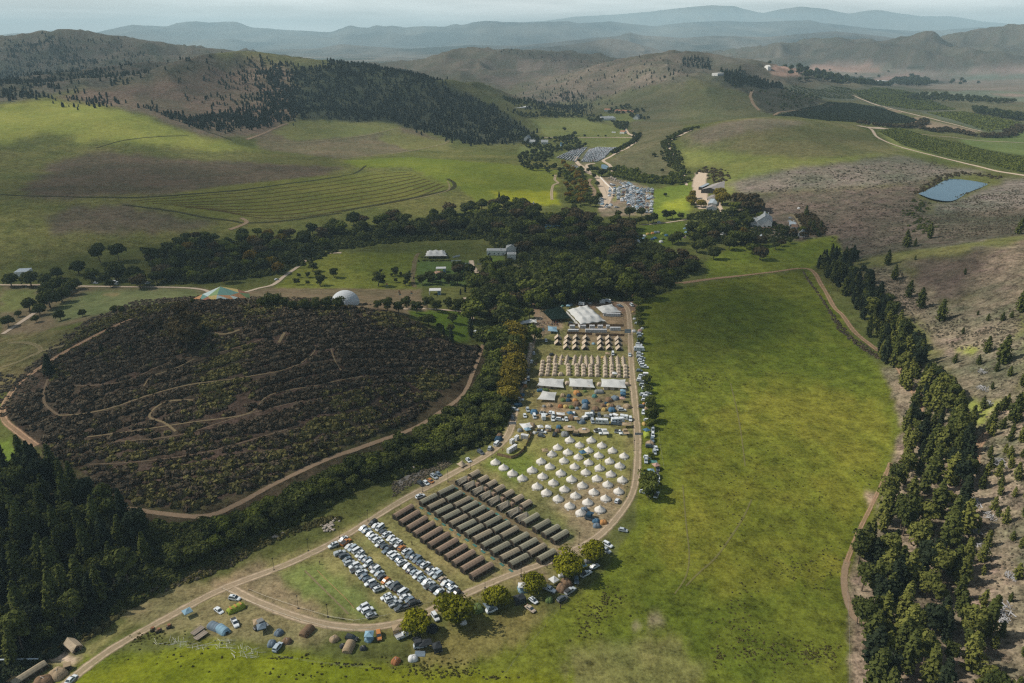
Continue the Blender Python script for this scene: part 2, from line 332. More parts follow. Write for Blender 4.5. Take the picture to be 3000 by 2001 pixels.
# (frame, polygon, rgb, mottle, feather)
ZN = [
 ('Z', [(0,310),(130,285),(300,305),(430,350),(620,415),(760,440),(1000,420),(1330,430),(1640,470),(1640,560),(1500,600),(1200,640),(900,680),(560,700),(300,740),(0,790),(-300,800),(-300,320)], (.108,.112,.034), .6, .01),
 ('Z', [(0,312),(125,292),(300,308),(470,360),(650,415),(800,440),(560,440),(340,410),(240,415),(120,385),(0,430),(-300,430),(-300,320)], (.185,.20,.045), .35, .02),  # sunlit band of the hill, the light put into its green
 ('Z', [(60,560),(150,480),(250,450),(400,450),(600,470),(820,480),(1000,490),(960,515),(600,560),(300,575),(120,585)], (.100,.080,.050), .6, .03),
 ('Z', [(100,640),(260,600),(420,610),(620,650),(560,680),(300,680),(130,690)], (.092,.078,.048), .6, .03),
 ('Z', [(400,590),(640,545),(1000,510),(1190,500),(1320,530),(1310,560),(1100,600),(800,635),(640,640),(520,615)], (.120,.125,.030), .4, .006),
 ('Z', [(1000,470),(1200,460),(1500,480),(1640,500),(1620,590),(1400,590),(1330,545),(1200,490),(1050,490)], (.120,.145,.022), .35, .01),
 ('Z', [(1430,560),(1620,560),(1640,600),(1500,600)], (.21,.22,.02), .3, .01),
 ('Z', [(800,350),(1130,355),(1310,410),(1300,430),(1000,465),(760,435),(740,400)], (.130,.110,.062), .5, .01),
 ('Z', [(810,352),(900,352),(1160,350),(1180,385),(1000,400),(860,415),(790,380)], (.16,.165,.055), .4, .01),
 ('Z', [(1100,400),(1160,385),(1330,415),(1310,440),(1200,440)], (.15,.15,.05), .4, .01),
 ('Z', [(160,290),(230,262),(361,246),(510,210),(640,185),(745,175),(860,200),(870,350),(740,400),(600,400),(420,335),(290,300)], (.130,.100,.070), .6, .015),
 ('Z', [(0,115),(234,100),(638,164),(760,175),(560,215),(361,246),(140,280),(0,300),(-300,300),(-300,110)], (.076,.072,.052), .8, .02),
 ('Z', [(860,200),(1080,190),(1300,240),(1450,310),(1560,380),(1580,420),(1400,420),(1150,360),(880,350)], (.042,.048,.028), .5, .01),
 # valley floor and right-hand hills
 ('B', [(1290,810),(1660,810),(1900,870),(2010,940),(2020,980),(1900,1010),(1650,1010),(1400,940),(1350,860)], (.135,.15,.05), .35, .006),
 ('B', [(1220,1010),(1480,1000),(1400,1060),(1220,1080)], (.11,.13,.045), .35, .006),
 ('B', [(1780,780),(2000,770),(2100,850),(1990,840),(1880,860),(1800,830)], (.13,.145,.05), .35, .006),
 ('B', [(2000,830),(2351,820),(2351,900),(2230,960),(2260,1150),(2330,1230),(2200,1250),(1900,1190),(1850,1100),(2020,1000),(1990,900)], (.105,.100,.052), .5, .01),
 ('B', [(1650,700),(1960,610),(2351,560),(2351,830),(2120,840),(2000,720),(1780,760),(1690,790)], (.105,.105,.055), .5, .01),
 ('B', [(1090,620),(1500,500),(2050,400),(2351,400),(2351,570),(1960,610),(1650,700),(1300,700)], (.125,.108,.080), .6, .02),
 ('B', [(1000,430),(1400,370),(1800,430),(2000,440),(1500,500),(1100,620),(900,520),(600,480)], (.105,.092,.070), .7, .02),
 ('C', [(0,570),(150,560),(400,620),(540,760),(600,800),(300,830),(0,850)], (.095,.098,.045), .5, .01),
 ('C', [(200,500),(650,600),(1000,700),(900,750),(600,790),(500,700),(400,620),(200,560)], (.055,.055,.038), .6, .01),
 ('C', [(0,920),(300,830),(600,805),(900,830),(1150,845),(1220,880),(1450,1010),(1500,1080),(1300,1100),(700,1160),(300,1150),(0,1100)], (.125,.122,.052), .55, .02),
 ('C', [(0,930),(300,840),(600,815),(900,850),(500,900),(100,1000)], (.15,.13,.085), .5, .02),
 ('C', [(0,1010),(400,1060),(900,1090),(1400,1060),(1100,1130),(700,1190),(400,1290),(300,1370),(200,1330),(260,1250),(280,1150),(0,1150)], (.150,.165,.046), .4, .015),
 ('C', [(300,1250),(700,1170),(1300,1090),(1500,1070),(1800,1140),(2100,1190),(1900,1200),(1500,1270),(900,1310),(400,1350)], (.138,.125,.095), .7, .015),
 ('C', [(300,1360),(900,1310),(1500,1270),(1750,1230),(1650,1350),(1700,1480),(1750,1700),(1000,1700),(500,1600)], (.098,.082,.060), .8, .015),
 ('C', [(1700,1400),(1900,1380),(2200,1240),(2500,1210),(2600,1700),(1750,1720)], (.138,.127,.100), .8, .015),
 ('C', [(1340,900),(1500,880),(1700,950),(1850,975),(2400,1080),(2400,1200),(1800,1080),(1500,1000)], (.07,.085,.03), .4, .005),
 ('C', [(1340,895),(1420,890),(1500,990),(1800,1090),(2100,1170),(2400,1210),(2400,1225),(1900,1120),(1450,1010)], (.17,.19,.06), .4, .005),
 ('C', [(1900,960),(2100,950),(2351,900),(2500,900),(2500,1080),(2351,1070),(2000,1010)], (.12,.155,.05), .3, .005),
 ('C', [(1400,740),(1700,830),(2080,910),(1850,905),(1500,870),(1640,800),(1300,740)], (.24,.185,.125), .4, .01),
 ('C', [(1150,610),(1500,590),(1900,760),(1650,770),(1350,740)], (.085,.09,.06), .4, .006),
 ('C', [(1640,770),(1940,765),(2351,850),(2351,900),(2100,910),(1800,830)], (.10,.115,.075), .4, .006),
 ('C', [(700,600),(1150,600),(1200,690),(1050,690),(800,640)], (.09,.10,.07), .4, .006),
 ('C', [(590,500),(900,440),(1290,440),(1390,490),(1300,500),(1000,490),(800,520),(640,525)], (.27,.185,.145), .3, .006),
 ('C', [(1380,520),(1560,510),(1650,520),(1400,560),(1280,560)], (.25,.18,.15), .3, .006),
 ('C', [(2000,485),(2500,475),(2500,510),(2000,515)], (.25,.18,.16), .3, .006),
 ('C', [(1640,600),(1900,550),(2500,530),(2500,620),(2000,640)], (.19,.165,.13), .4, .006),
 ('C', [(1880,520),(2500,510),(2500,540),(1950,550)], (.14,.17,.13), .3, .006),
 ('C', [(1550,640),(2000,620),(2500,640),(2500,700),(1900,690)], (.15,.17,.12), .4, .006),
 ('C', [(2100,640),(2500,650),(2500,665),(2200,665)], (.24,.19,.15), .4, .006),
 ('C', [(200,410),(500,390),(760,375),(600,420),(450,450),(230,440)], (.13,.12,.095), .3, .006),
 # near right slope
 ('F', [(1040,250),(1700,60),(2450,0),(2450,260),(2100,230),(1500,330),(1160,390),(1060,280)], (.096,.084,.060), .8, .015),
 ('F', [(1160,390),(1480,330),(2100,240),(2400,200),(2400,300),(2000,290),(1920,330),(1500,380),(1180,430)], (.145,.145,.052), .5, .01),
 ('F', [(1480,390),(1920,330),(2100,290),(2200,400),(2150,560),(1900,680),(1720,680),(1550,520)], (.084,.068,.050), .7, .03),
 ('F', [(1180,440),(1480,400),(1600,560),(1850,690),(2300,600),(2351,1000),(2351,1600),(1950,1600),(1830,1200),(1640,850),(1350,600)], (.130,.114,.076), .9, .02),
 ('F', [(2100,300),(2450,220),(2450,760),(2100,700),(1950,600)], (.132,.112,.075), .85, .02),
 ('F', [(1850,980),(2050,980),(2000,1030),(1880,1010)], (.2,.22,.05), .4, .01),
 ('Z', [(2560,1080),(2700,1060),(2830,1180),(3300,1200),(3300,2300),(2560,2300),(2490,2001),(2480,1700),(2560,1500),(2620,1300)], (.178,.148,.100), .9, .02),
 ('Z', [(2840,1160),(2920,1180),(2870,1260),(2830,1230)], (.18,.20,.05), .4, .01),
 # fields between wood and track
 ('R', [(430,1310),(700,1200),(700,1130),(1200,1120),(1700,1060),(2100,980),(2250,1000),(2300,1250),(1880,1440),(1650,1440),(900,1540),(430,1600)], (.118,.145,.022), .5, .006),
 ('P', [(1480,760),(2030,640),(1980,1080),(1600,1120),(1500,1000)], (.11,.15,.025), .4, .008),
 ('P', [(1700,900),(1980,850),(1980,1000),(1650,1060)], (.22,.25,.03), .35, .02),
 ('P', [(1400,1190),(1950,1130),(1960,1330),(1750,1440),(1350,1400),(1200,1270)], (.085,.115,.018), .35, .006),
 ('P', [(820,580),(1000,590),(1440,690),(1560,840),(1500,1060),(900,1080),(860,980),(930,800)], (.20,.16,.11), .6, .006),
 ('P', [(1080,700),(1130,700),(1160,800),(1060,900),(1030,870),(1100,780)], (.15,.17,.05), .5, .004),
 ('P', [(1390,720),(1430,700),(1380,1060),(1310,1060)], (.17,.17,.07), .5, .004),
 ('P', [(330,340),(640,215),(1100,215),(900,400),(640,420),(560,410)], (.11,.11,.06), .5, .004),
 ('P', [(590,410),(800,420),(760,500),(680,480),(520,430)], (.15,.13,.08), .5, .004),
 # stage meadow
 ('D', [(0,545),(600,560),(1400,570),(1550,610),(1900,560),(2900,580),(2950,760),(2000,740),(1400,690),(800,760),(400,840),(200,900),(0,900)], (.135,.108,.064), .45, .006),
 ('D', [(560,600),(800,580),(1300,570),(1420,610),(1250,690),(800,740),(400,800),(300,740),(520,650)], (.108,.125,.052), .4, .015),
 ('D', [(0,580),(260,580),(250,700),(0,740)], (.12,.13,.045), .4, .01),
 ('D', [(720,605),(820,605),(815,625),(720,625)], (.2,.16,.08), .3, .002),
 ('D', [(1880,570),(2140,350),(2351,330),(2900,330),(2880,580)], (.12,.135,.026), .5, .006),
 ('Q', [(575,400),(1330,390),(1330,560),(1250,740),(550,750)], (.085,.125,.035), .35, .004),
 ('Q', [(400,1075),(1100,1085),(1300,1150),(1280,1500),(1100,1560),(1000,1440),(760,1250),(480,1130)], (.075,.115,.016), .35, .006),
 ('Q', [(1500,320),(1780,320),(1740,430),(1500,430)], (.10,.14,.03), .3, .003),
 ('Q', [(1380,450),(2030,440),(2040,520),(1380,520)], (.14,.135,.06), .4, .004),
 ('D', [(0,900),(250,880),(500,850),(900,790),(1300,700),(900,1000),(430,1080),(300,1200),(0,1300),(-300,1300),(-300,900)], (.115,.100,.045), .7, .01),
 # scrub hill: ground darkened for the shadowed gaps between bush rows
 ('Z', [(180,1000),(390,900),(560,880),(800,880),(1100,905),(1180,925),(1330,1000),(1400,1020),(1385,1080),(1200,1240),(960,1340),(760,1430),(560,1500),(360,1480),(150,1330),(60,1290),(10,1200),(60,1100)], (.052,.039,.028), .8, .006),
 ('Z', [(-300,1320),(150,1330),(370,1480),(560,1500),(760,1430),(960,1340),(1200,1240),(1400,1040),(1470,1010),(1500,1180),(1440,1290),(1250,1370),(1050,1430),(900,1520),(600,1640),(460,1730),(230,1900),(60,2001),(-300,2200)], (.045,.038,.022), .8, .006),
 ('Z', [(-60,1290),(30,1290),(50,1350),(0,1400),(-60,1400)], (.12,.17,.03), .4, .01),
 ('M', [(0,420),(80,380),(250,330),(380,120),(620,100),(380,330),(200,400),(60,470)], (.20,.165,.13), .8, .01),
 # camp ground
 ('Z', [(1535,900),(1840,900),(1865,1000),(1870,1250),(1850,1400),(1780,1560),(1650,1680),(1420,1750),(1150,1850),(900,1840),(700,1800),(560,1760),(330,1860),(200,2001),(60,2001),(240,1900),(480,1750),(960,1580),(1180,1440),(1420,1330),(1490,1240),(1560,950)], (.165,.152,.060), .6, .006),
 ('Z', [(1580,1290),(1830,1250),(1850,1350),(1800,1440),(1650,1440),(1450,1350),(1500,1300)], (.165,.168,.052), .5, .02),
 ('Z', [(1700,1400),(1850,1420),(1790,1540),(1650,1660),(1600,1600),(1680,1520),(1600,1480)], (.22,.175,.105), .6, .02),
 ('Z', [(1700,940),(1840,880),(1850,1010),(1680,1010),(1640,1000)], (.20,.155,.09), .5, .01),
 ('Z', [(1600,1060),(1830,1060),(1840,1090),(1600,1080)], (.155,.16,.06), .5, .01),
 ('Z', [(1590,1170),(1840,1150),(1830,1210),(1560,1230)], (.205,.155,.09), .6, .015),
 ('Z', [(1420,1340),(1560,1330),(1580,1380),(1500,1420),(1400,1370)], (.115,.15,.03), .5, .02),
 ('Z', [(1380,1430),(1480,1420),(1700,1560),(1680,1600)], (.13,.14,.05), .5, .015),
 ('Z', [(1180,1450),(1260,1440),(1640,1700),(1560,1720)], (.185,.15,.085), .6, .02),
 ('Z', [(1640,870),(1860,860),(1870,920),(1700,900)], (.17,.12,.08), .5, .01),
 ('J', [(540,260),(700,300),(960,470),(940,500),(700,600),(600,700),(580,480)], (.26,.19,.13), .5, .008),
 ('Z', [(930,1640),(1130,1780),(1060,1815),(860,1740),(760,1690)], (.125,.150,.045), .5, .02),
 ('Z', [(560,1740),(760,1640),(900,1760),(1000,1840),(700,1800)], (.185,.145,.085), .6, .02),
 ('Z', [(300,1800),(560,1700),(760,1760),(1000,1850),(900,1900),(500,1850)], (.165,.145,.07), .6, .02),
 ('S', [(700,1200),(860,1110),(1300,1200),(1100,1280),(1000,1240)], (.42,.33,.24), .5, .004),
 # right meadow: mottled grass, tones partly hold cloud light and shade
 ('Z', [(1880,880),(2060,830),(2370,790),(2400,830),(2480,960),(2580,1080),(2620,1190),(2640,1260),(2560,1500),(2480,1680),(2480,2001),(2500,2400),(-100,2400),(150,2050),(250,1920),(560,1900),(1150,1960),(1500,1880),(1750,1700),(1860,1540),(1880,1300)], (.100,.120,.016), .6, .006),
 ('Z', [(1880,890),(2060,840),(2370,800),(2400,850),(2480,980),(2300,1000),(2100,1050),(1900,1120)], (.085,.104,.015), .55, .03),
 ('Z', [(2060,1250),(2300,1080),(2600,1200),(2580,1400),(2450,1700),(2100,1750),(1900,1600)], (.132,.138,.019), .6, .04),
 ('Z', [(150,2001),(200,1980),(600,1880),(1200,1960),(1700,1990),(1700,2300),(100,2300)], (.13,.15,.012), .45, .02),
 ('Z', [(1650,1900),(2000,1860),(2080,2001),(1700,2100)], (.14,.14,.045), .6, .03),
 ('W', [(1488,1412),(1510,1408),(1522,1425),(1515,1438),(1492,1436),(1480,1424)], (.24,.19,.12), .6, .012),
 ('W', [(1448,1430),(1470,1428),(1480,1440),(1455,1446)], (.19,.17,.09), .5, .01),
 ('I', [(1145,370),(1200,365),(1215,400),(1190,450),(1150,465)], (.3,.22,.15), .5, .004),
 ('Z', [(1200,1880),(1450,1800),(1600,1760),(1560,1860),(1350,1960),(1200,1940)], (.135,.125,.040), .6, .03),
]
for i, (k, poly, c, mo, soft) in enumerate(ZN):
    pl = [tl(*p) for p in dens([fr(k, *p) for p in poly])]
    r = zone_mask(pl, soft, 100 + i * 7)
    if r is None: continue
    i0, i1, j0, j1, ins = r
    sub = Cg[i0:i1, j0:j1]
    # feather the border
    w = ins.astype(np.float32)
    nb = 3 if soft < .012 else 9
    for _ in range(nb):
        w[1:-1, 1:-1] = (w[1:-1, 1:-1] * 2 + w[:-2, 1:-1] + w[2:, 1:-1] + w[1:-1, :-2] + w[1:-1, 2:]) / 6
    w = w[..., None]
    sub[...] = sub * (1 - w) + np.array([*c, mo], np.float32) * w
# worn brown patches and paler blotches over the near grass, in world metres
xp = Xg + .15 * Yg; st_ = fbm(xp / 3.2, Yg / 110, 231, 3) - .5 + .5 * (fbm(xp / 1.6, Yg / 30, 235, 2) - .5)
Cg[..., :3] *= (1 + .34 * st_ * (Rg < 900) * (Xg > 30))[..., None]
f1 = fbm(Xg / 55, Yg / 55, 201, 4); f2 = fbm(Xg / 9, Yg / 9, 211, 3); f3 = fbm(Xg / 160, Yg / 160, 221, 3)
fine = (np.clip((Rg - 900) / 900, 0, 1))
br = np.clip((f1 - .5) * 4.5 + (f2 - .5) * 2.2, -1, 1) * Cg[..., 3]
grn = Cg[..., 1] > Cg[..., 0] * .98
Cg[..., 0] *= 1 + .34 * br; Cg[..., 1] *= 1 + .22 * br; Cg[..., 2] *= 1 + .30 * br
Cg[..., :3] *= (1 + (f3[..., None] - .5) * .5)
V = np.stack([Xg, Yg, Zg], -1).reshape(-1, 3)
ii, jj = np.meshgrid(np.arange(NR - 1), np.arange(NT - 1), indexing='ij')
a = (ii * NT + jj).ravel(); F = np.stack([a, a + 1, a + NT + 1, a + NT], -1)
me = np_mesh('ground', V, F, smooth=True)
ca = me.attributes.new('cover', 'FLOAT_COLOR', 'POINT'); ca.data.foreach_set('color', Cg.reshape(-1, 4).astype(np.float32).ravel())
def ground_mat():
    m, nt, out = newmat('ground_cover')
    at = N(nt, 'ShaderNodeAttribute', attribute_name='cover')
    g = N(nt, 'ShaderNodeNewGeometry')
    def noise(sc, det, rough=.6):
        n_ = N(nt, 'ShaderNodeTexNoise'); n_.inputs['Scale'].default_value = sc; n_.inputs['Detail'].default_value = det; n_.inputs['Roughness'].default_value = rough
        nt.links.new(g.outputs['Position'], n_.inputs['Vector']); return n_
    n1 = noise(.9, 5, .7); n2 = noise(.11, 5, .65); n3 = noise(.35, 6, .75)
    def math_(op, a_, b_, c_=None):
        m_ = N(nt, 'ShaderNodeMath', operation=op)
        for i_, x_ in enumerate((a_, b_, c_)):
            if x_ is None: continue
            if isinstance(x_, (int, float)): m_.inputs[i_].default_value = x_
            else: nt.links.new(x_, m_.inputs[i_])
        return m_.outputs[0]
    s = math_('ADD', math_('MULTIPLY', n1.outputs['Fac'], 1.1), math_('MULTIPLY', n2.outputs['Fac'], 1.0))
    s = math_('ADD', s, math_('MULTIPLY', n3.outputs['Fac'], 1.3))
    s = math_('SUBTRACT', s, 1.7)                      # about -.6 .. .6
    s = math_('MULTIPLY', s, math_('MULTIPLY', at.outputs['Alpha'], 2.9))
    s = math_('MAXIMUM', math_('ADD', s, 1.0), .25)
    vm = N(nt, 'ShaderNodeVectorMath', operation='SCALE'); nt.links.new(at.outputs['Color'], vm.inputs[0]); nt.links.new(s, vm.inputs['Scale'])
    # dry straw flecks
    n4 = noise(.05, 7, .7); mr = N(nt, 'ShaderNodeMapRange'); mr.inputs[1].default_value = .52; mr.inputs[2].default_value = .75; mr.inputs[4].default_value = .55
    nt.links.new(n4.outputs['Fac'], mr.inputs[0])
    mm = math_('MULTIPLY', mr.outputs[0], at.outputs['Alpha'])
    mx = N(nt, 'ShaderNodeMix', data_type='RGBA'); nt.links.new(mm, mx.inputs[0]); nt.links.new(vm.outputs[0], mx.inputs[6])
    tw = N(nt, 'ShaderNodeVectorMath', operation='MULTIPLY'); tw.inputs[1].default_value = (1.35, 1.05, 1.5); nt.links.new(vm.outputs[0], tw.inputs[0]); nt.links.new(tw.outputs[0], mx.inputs[7])
    b = N(nt, 'ShaderNodeBsdfDiffuse'); nt.links.new(mx.outputs[2], b.inputs['Color'])
    bp = N(nt, 'ShaderNodeBump'); bp.inputs['Strength'].default_value = .55; bp.inputs['Distance'].default_value = .5
    nt.links.new(n3.outputs['Fac'], bp.inputs['Height']); nt.links.new(bp.outputs[0], b.inputs['Normal'])
    nt.links.new(b.outputs[0], out.inputs['Surface'])
    return m
me.materials.append(ground_mat())
tag(link('ground', me), kind='structure')
# ---------------------------------------------------------------- far mountain ranges: each a ridge with spurs towards the valley
def rng_mat(name, c1, c2, sc=.0012):
    m, nt, out = newmat(name)
    g = N(nt, 'ShaderNodeNewGeometry'); mp = N(nt, 'ShaderNodeMapping'); mp.inputs['Scale'].default_value = (1, .35, 3)
    no = N(nt, 'ShaderNodeTexNoise'); no.inputs['Scale'].default_value = sc; no.inputs['Detail'].default_value = 6
    nt.links.new(g.outputs['Position'], mp.inputs[0]); nt.links.new(mp.outputs[0], no.inputs['Vector'])
    mr = N(nt, 'ShaderNodeMapRange'); mr.inputs[1].default_value = .38; mr.inputs[2].default_value = .62; nt.links.new(no.outputs['Fac'], mr.inputs[0])
    mx = N(nt, 'ShaderNodeMix', data_type='RGBA'); mx.inputs[6].default_value = (*c1, 1); mx.inputs[7].default_value = (*c2, 1)
    nt.links.new(mr.outputs[0], mx.inputs[0]); d = N(nt, 'ShaderNodeBsdfDiffuse'); nt.links.new(mx.outputs[2], d.inputs['Color']); nt.links.new(d.outputs[0], out.inputs['Surface'])
    return m
def mountain(name, D, sil, depth, m, seed, spur=.5, wl=1.0):
    u0, u1 = sil[0][0], sil[-1][0]
    us = np.arange(u0, u1, 4 if D > 9000 else 3.0); sv = np.interp(us, [p[0] for p in sil], [p[1] for p in sil])
    k = np.ones(5) / 5; sv = np.convolve(np.pad(sv, 2, mode='edge'), k, 'valid') + (fbm(us / 14, us * 0, seed, 3) - .5) * 1.6
    nrow = 46
    V = []
    for i in range(nrow):
        f = i / (nrow - 1)                 # 0 foot (near) .. .8 crest .. 1 back
        for u, v in zip(us, sv):
            th, sl = ray(u, v); rc = D / math.cos(th); zcst = max(CAMH + sl * rc, 10)
            fr_ = min(f / .8, 1)
            r = rc - depth * (1 - fr_) if f <= .8 else rc + depth * .4 * (f - .8) / .2
            x, y = r * math.sin(th), r * math.cos(th)
            V.append((x, y, fr_, f, zcst))
    V = np.array(V); x, y, g_, f, zc_ = V.T
    wl_ = depth * .33 * wl
    rr = 1 - np.abs(2 * fbm(x / wl_, y / (wl_ * 1.8), seed + 5, 4) - 1) * 1.6
    shape = g_ ** 1.5
    z = zc_ * shape * (1 - spur * (1 - g_) * (1 - rr) * 1.3)
    z = z + zc_ * .6 * g_ * (1 - g_) * (rr - .5) * 2
    z = np.where(f > .8, zc_ * (1 - (f - .8) / .2 * .9), z) - 14 * (1 - g_)
    F = []
    nu = len(us); i_, j_ = np.meshgrid(np.arange(nrow - 1), np.arange(nu - 1), indexing='ij'); a = (i_ * nu + j_).ravel()
    F = np.stack([a, a + 1, a + nu + 1, a + nu], -1)
    me = np_mesh(name, np.c_[x, y, z], F, smooth=True); me.materials.append(m)
    tag(link(name, me), kind='structure')
mtA = rng_mat('far_mountain_rock', (.10, .11, .09), (.15, .14, .11), .0006)
mtB = rng_mat('blue_range_scrub_cloud_shade', (.02, .03, .03), (.12, .12, .10), .0007)  # dark tone puts cloud shadow into the slope colour
mtC = rng_mat('hill_scrub_stubble_cloud_shade', (.03, .038, .032), (.16, .145, .12), .0011)  # cloud shadows painted in as the darker patches
mountain('mountain_range', 36000, [(1200,88),(1450,70),(1600,60),(1680,49),(1800,42),(1900,34),(2000,22),(2080,15),(2149,17),(2190,28),(2234,38),(2290,26),(2340,19),(2410,24),(2489,40),(2530,32),(2574,28),(2630,38),(2702,47),(2787,47),(2893,64),(3000,72),(3300,85)], 9000, mtA, 3, .9)
mountain('mountain_range', 21000, [(-400,95),(-150,105),(0,102),(43,96),(95,99),(149,89),(272,96),(320,86),(383,72),(489,77),(515,68),(544,63),(583,62),(608,66),(689,62),(712,70),(732,79),(851,88),(970,94),(1000,83),(1026,73),(1051,79),(1081,81),(1102,73),(1128,77),(1149,74),(1183,80),(1238,76),(1306,78),(1322,71),(1336,69),(1353,74),(1385,65),(1425,60),(1476,64),(1553,65),(1668,61),(1693,68),(1787,62),(1851,70),(1920,76),(2000,66),(2128,60),(2200,64),(2276,62),(2374,58),(2404,66),(2481,74),(2560,84),(2680,90),(2766,87),(2872,79),(2936,85),(3100,90),(3400,80)], 7000, mtB, 13, 1.0)
mountain('distant_hills', 12000, [(-400,150),(300,160),(600,165),(680,160),(787,145),(876,143),(940,140),(1000,128),(1085,136),(1200,142),(1383,131),(1510,134),(1638,122),(1744,110),(1808,106),(1842,94),(1885,104),(1936,106),(2000,111),(2085,104),(2160,106),(2255,108),(2350,98),(2447,91),(2553,102),(2700,120),(3000,120),(3400,110)], 2600, mtC, 23, .9)
mountain('distant_hills', 8300, [(1100,182),(1213,172),(1400,158),(1500,148),(1595,138),(1660,132),(1723,123),(1760,116),(1787,113),(1815,115),(1851,123),(1936,147),(2000,162),(2072,172),(2200,178),(2300,160),(2420,150),(2520,168),(2600,190)], 1500, mtC, 37, .9)
# ---------------------------------------------------------------- ribbons: roads, tracks, streams, banks
def catmull(pts, n=8):
    P_ = [pts[0]] + list(pts) + [pts[-1]]; out = []
    for i in range(1, len(P_) - 2):
        p0, p1, p2, p3 = map(np.array, (P_[i - 1], P_[i], P_[i + 1], P_[i + 2]))
        for k in range(n):
            t = k / n; out.append(.5 * ((2 * p1) + (-p0 + p2) * t + (2 * p0 - 5 * p1 + 4 * p2 - p3) * t * t + (-p0 + 3 * p1 - 3 * p2 + p3) * t ** 3))
    out.append(np.array(P_[-2])); return out
def road_mat(name, c, kind='track', alpha=1.0):
    if name in MATS: return MATS[name]
    m, nt, out = newmat(name)
    uv = N(nt, 'ShaderNodeUVMap', uv_map='across'); sep = N(nt, 'ShaderNodeSeparateXYZ'); nt.links.new(uv.outputs[0], sep.inputs[0])
    g = N(nt, 'ShaderNodeNewGeometry')
    def nz_(sc, det):
        n_ = N(nt, 'ShaderNodeTexNoise'); n_.inputs['Scale'].default_value = sc; n_.inputs['Detail'].default_value = det; n_.inputs['Roughness'].default_value = .65
        nt.links.new(g.outputs['Position'], n_.inputs['Vector']); return n_.outputs['Fac']
    def M_(op, a_, b_=None, c_=None, clamp=False):
        m_ = N(nt, 'ShaderNodeMath', operation=op); m_.use_clamp = clamp
        for i_, x_ in enumerate((a_, b_, c_)):
            if x_ is None: continue
            if isinstance(x_, (int, float)): m_.inputs[i_].default_value = x_
            else: nt.links.new(x_, m_.inputs[i_])
        return m_.outputs[0]
    u_ = sep.outputs['X']                       # 0..1 across
    d = M_('ABSOLUTE', M_('SUBTRACT', u_, .5))  # 0 centre .. .5 edge
    jit = M_('MULTIPLY', M_('SUBTRACT', nz_(.35, 5), .5), .55)
    if kind == 'track':                         # two wheel ruts, thin grass between
        t = M_('ABSOLUTE', M_('SUBTRACT', d, .24))
        a1 = M_('SUBTRACT', 1.0, M_('MULTIPLY', M_('ADD', t, M_('MULTIPLY', jit, .5)), 5.5), clamp=True)
        a2 = M_('MULTIPLY', M_('SUBTRACT', .5, M_('ADD', d, jit)), 3.0, clamp=True)
        a_ = M_('MAXIMUM', a1, M_('MULTIPLY', a2, .55))
        a_ = M_('MULTIPLY', a_, M_('MULTIPLY', M_('SUBTRACT', .5, d), 9.0, clamp=True))
    else:
        a_ = M_('MULTIPLY', M_('SUBTRACT', .46, M_('ADD', d, M_('MULTIPLY', jit, .7))), 7.0, clamp=True)
        a_ = M_('MULTIPLY', a_, M_('MULTIPLY', M_('SUBTRACT', .5, d), 12.0, clamp=True))
    a_ = M_('MULTIPLY', a_, alpha)
    v_ = M_('MULTIPLY_ADD', nz_(.8, 5), .7, .65)
    vm = N(nt, 'ShaderNodeVectorMath', operation='SCALE'); vm.inputs[0].default_value = c; nt.links.new(v_, vm.inputs['Scale'])
    df = N(nt, 'ShaderNodeBsdfDiffuse'); nt.links.new(vm.outputs[0], df.inputs['Color'])
    tr = N(nt, 'ShaderNodeBsdfTransparent'); mx = N(nt, 'ShaderNodeMixShader')
    nt.links.new(a_, mx.inputs[0]); nt.links.new(tr.outputs[0], mx.inputs[1]); nt.links.new(df.outputs[0], mx.inputs[2]); nt.links.new(mx.outputs[0], out.inputs['Surface'])
    MATS[name] = m; return m
NRIB = [0]
def ribbon(name, k, pts_, width, m, kind='structure', lift=None, across=5):
    """pts_ are survey readings along the centre line; width in metres"""
    wp = [P(k, *p)[:2] for p in pts_]
    # resample in world space
    cs = catmull(wp, 10)
    dist = [0]
    for a_, b_ in zip(cs[:-1], cs[1:]): dist.append(dist[-1] + float(np.hypot(*(b_ - a_))))
    tot = dist[-1]; r0 = float(np.hypot(*cs[0])); step = max(1.0, r0 * .004)
    nn = int(min(900, max(8, tot / step)))
    s = np.linspace(0, tot, nn); cx = np.interp(s, dist, [c[0] for c in cs]); cy = np.interp(s, dist, [c[1] for c in cs])
    tx, ty = np.gradient(cx), np.gradient(cy); L = np.hypot(tx, ty) + 1e-9; nx, ny = -ty / L, tx / L
    wv = width * (1 + (fbm(s / 25, s * 0 + 3, 60 + NRIB[0], 2) - .5) * .35)
    NRIB[0] += 1
    off = np.linspace(-.5, .5, across)
    X = cx[:, None] + nx[:, None] * off * wv[:, None]; Y = cy[:, None] + ny[:, None] * off * wv[:, None]
    R_ = np.hypot(X, Y); up = (.05 + .00022 * R_ + .004 * (NRIB[0] % 7)) if lift is None else lift + .0002 * R_
    Z = zat(X, Y) + up
    V = np.stack([X, Y, Z], -1).reshape(-1, 3)
    i_, j_ = np.meshgrid(np.arange(nn - 1), np.arange(across - 1), indexing='ij'); a = (i_ * across + j_).ravel()
    F = np.stack([a, a + 1, a + across + 1, a + across], -1)
    me = np_mesh(name, V, F); uvl = me.uv_layers.new(name='across')
    uvs = np.stack([np.broadcast_to(off + .5, X.shape), np.broadcast_to((s / width)[:, None], X.shape)], -1).reshape(-1, 2)
    uvl.data.foreach_set('uv', uvs[F.ravel()].astype(np.float32).ravel())
    me.materials.append(m); o = link(name, me); tag(o, kind=kind); return o
dirt = road_mat('pale_dirt_track', (.42, .33, .23), 'track'); dirtg = road_mat('faint_grass_track', (.30, .25, .14), 'track', .75)
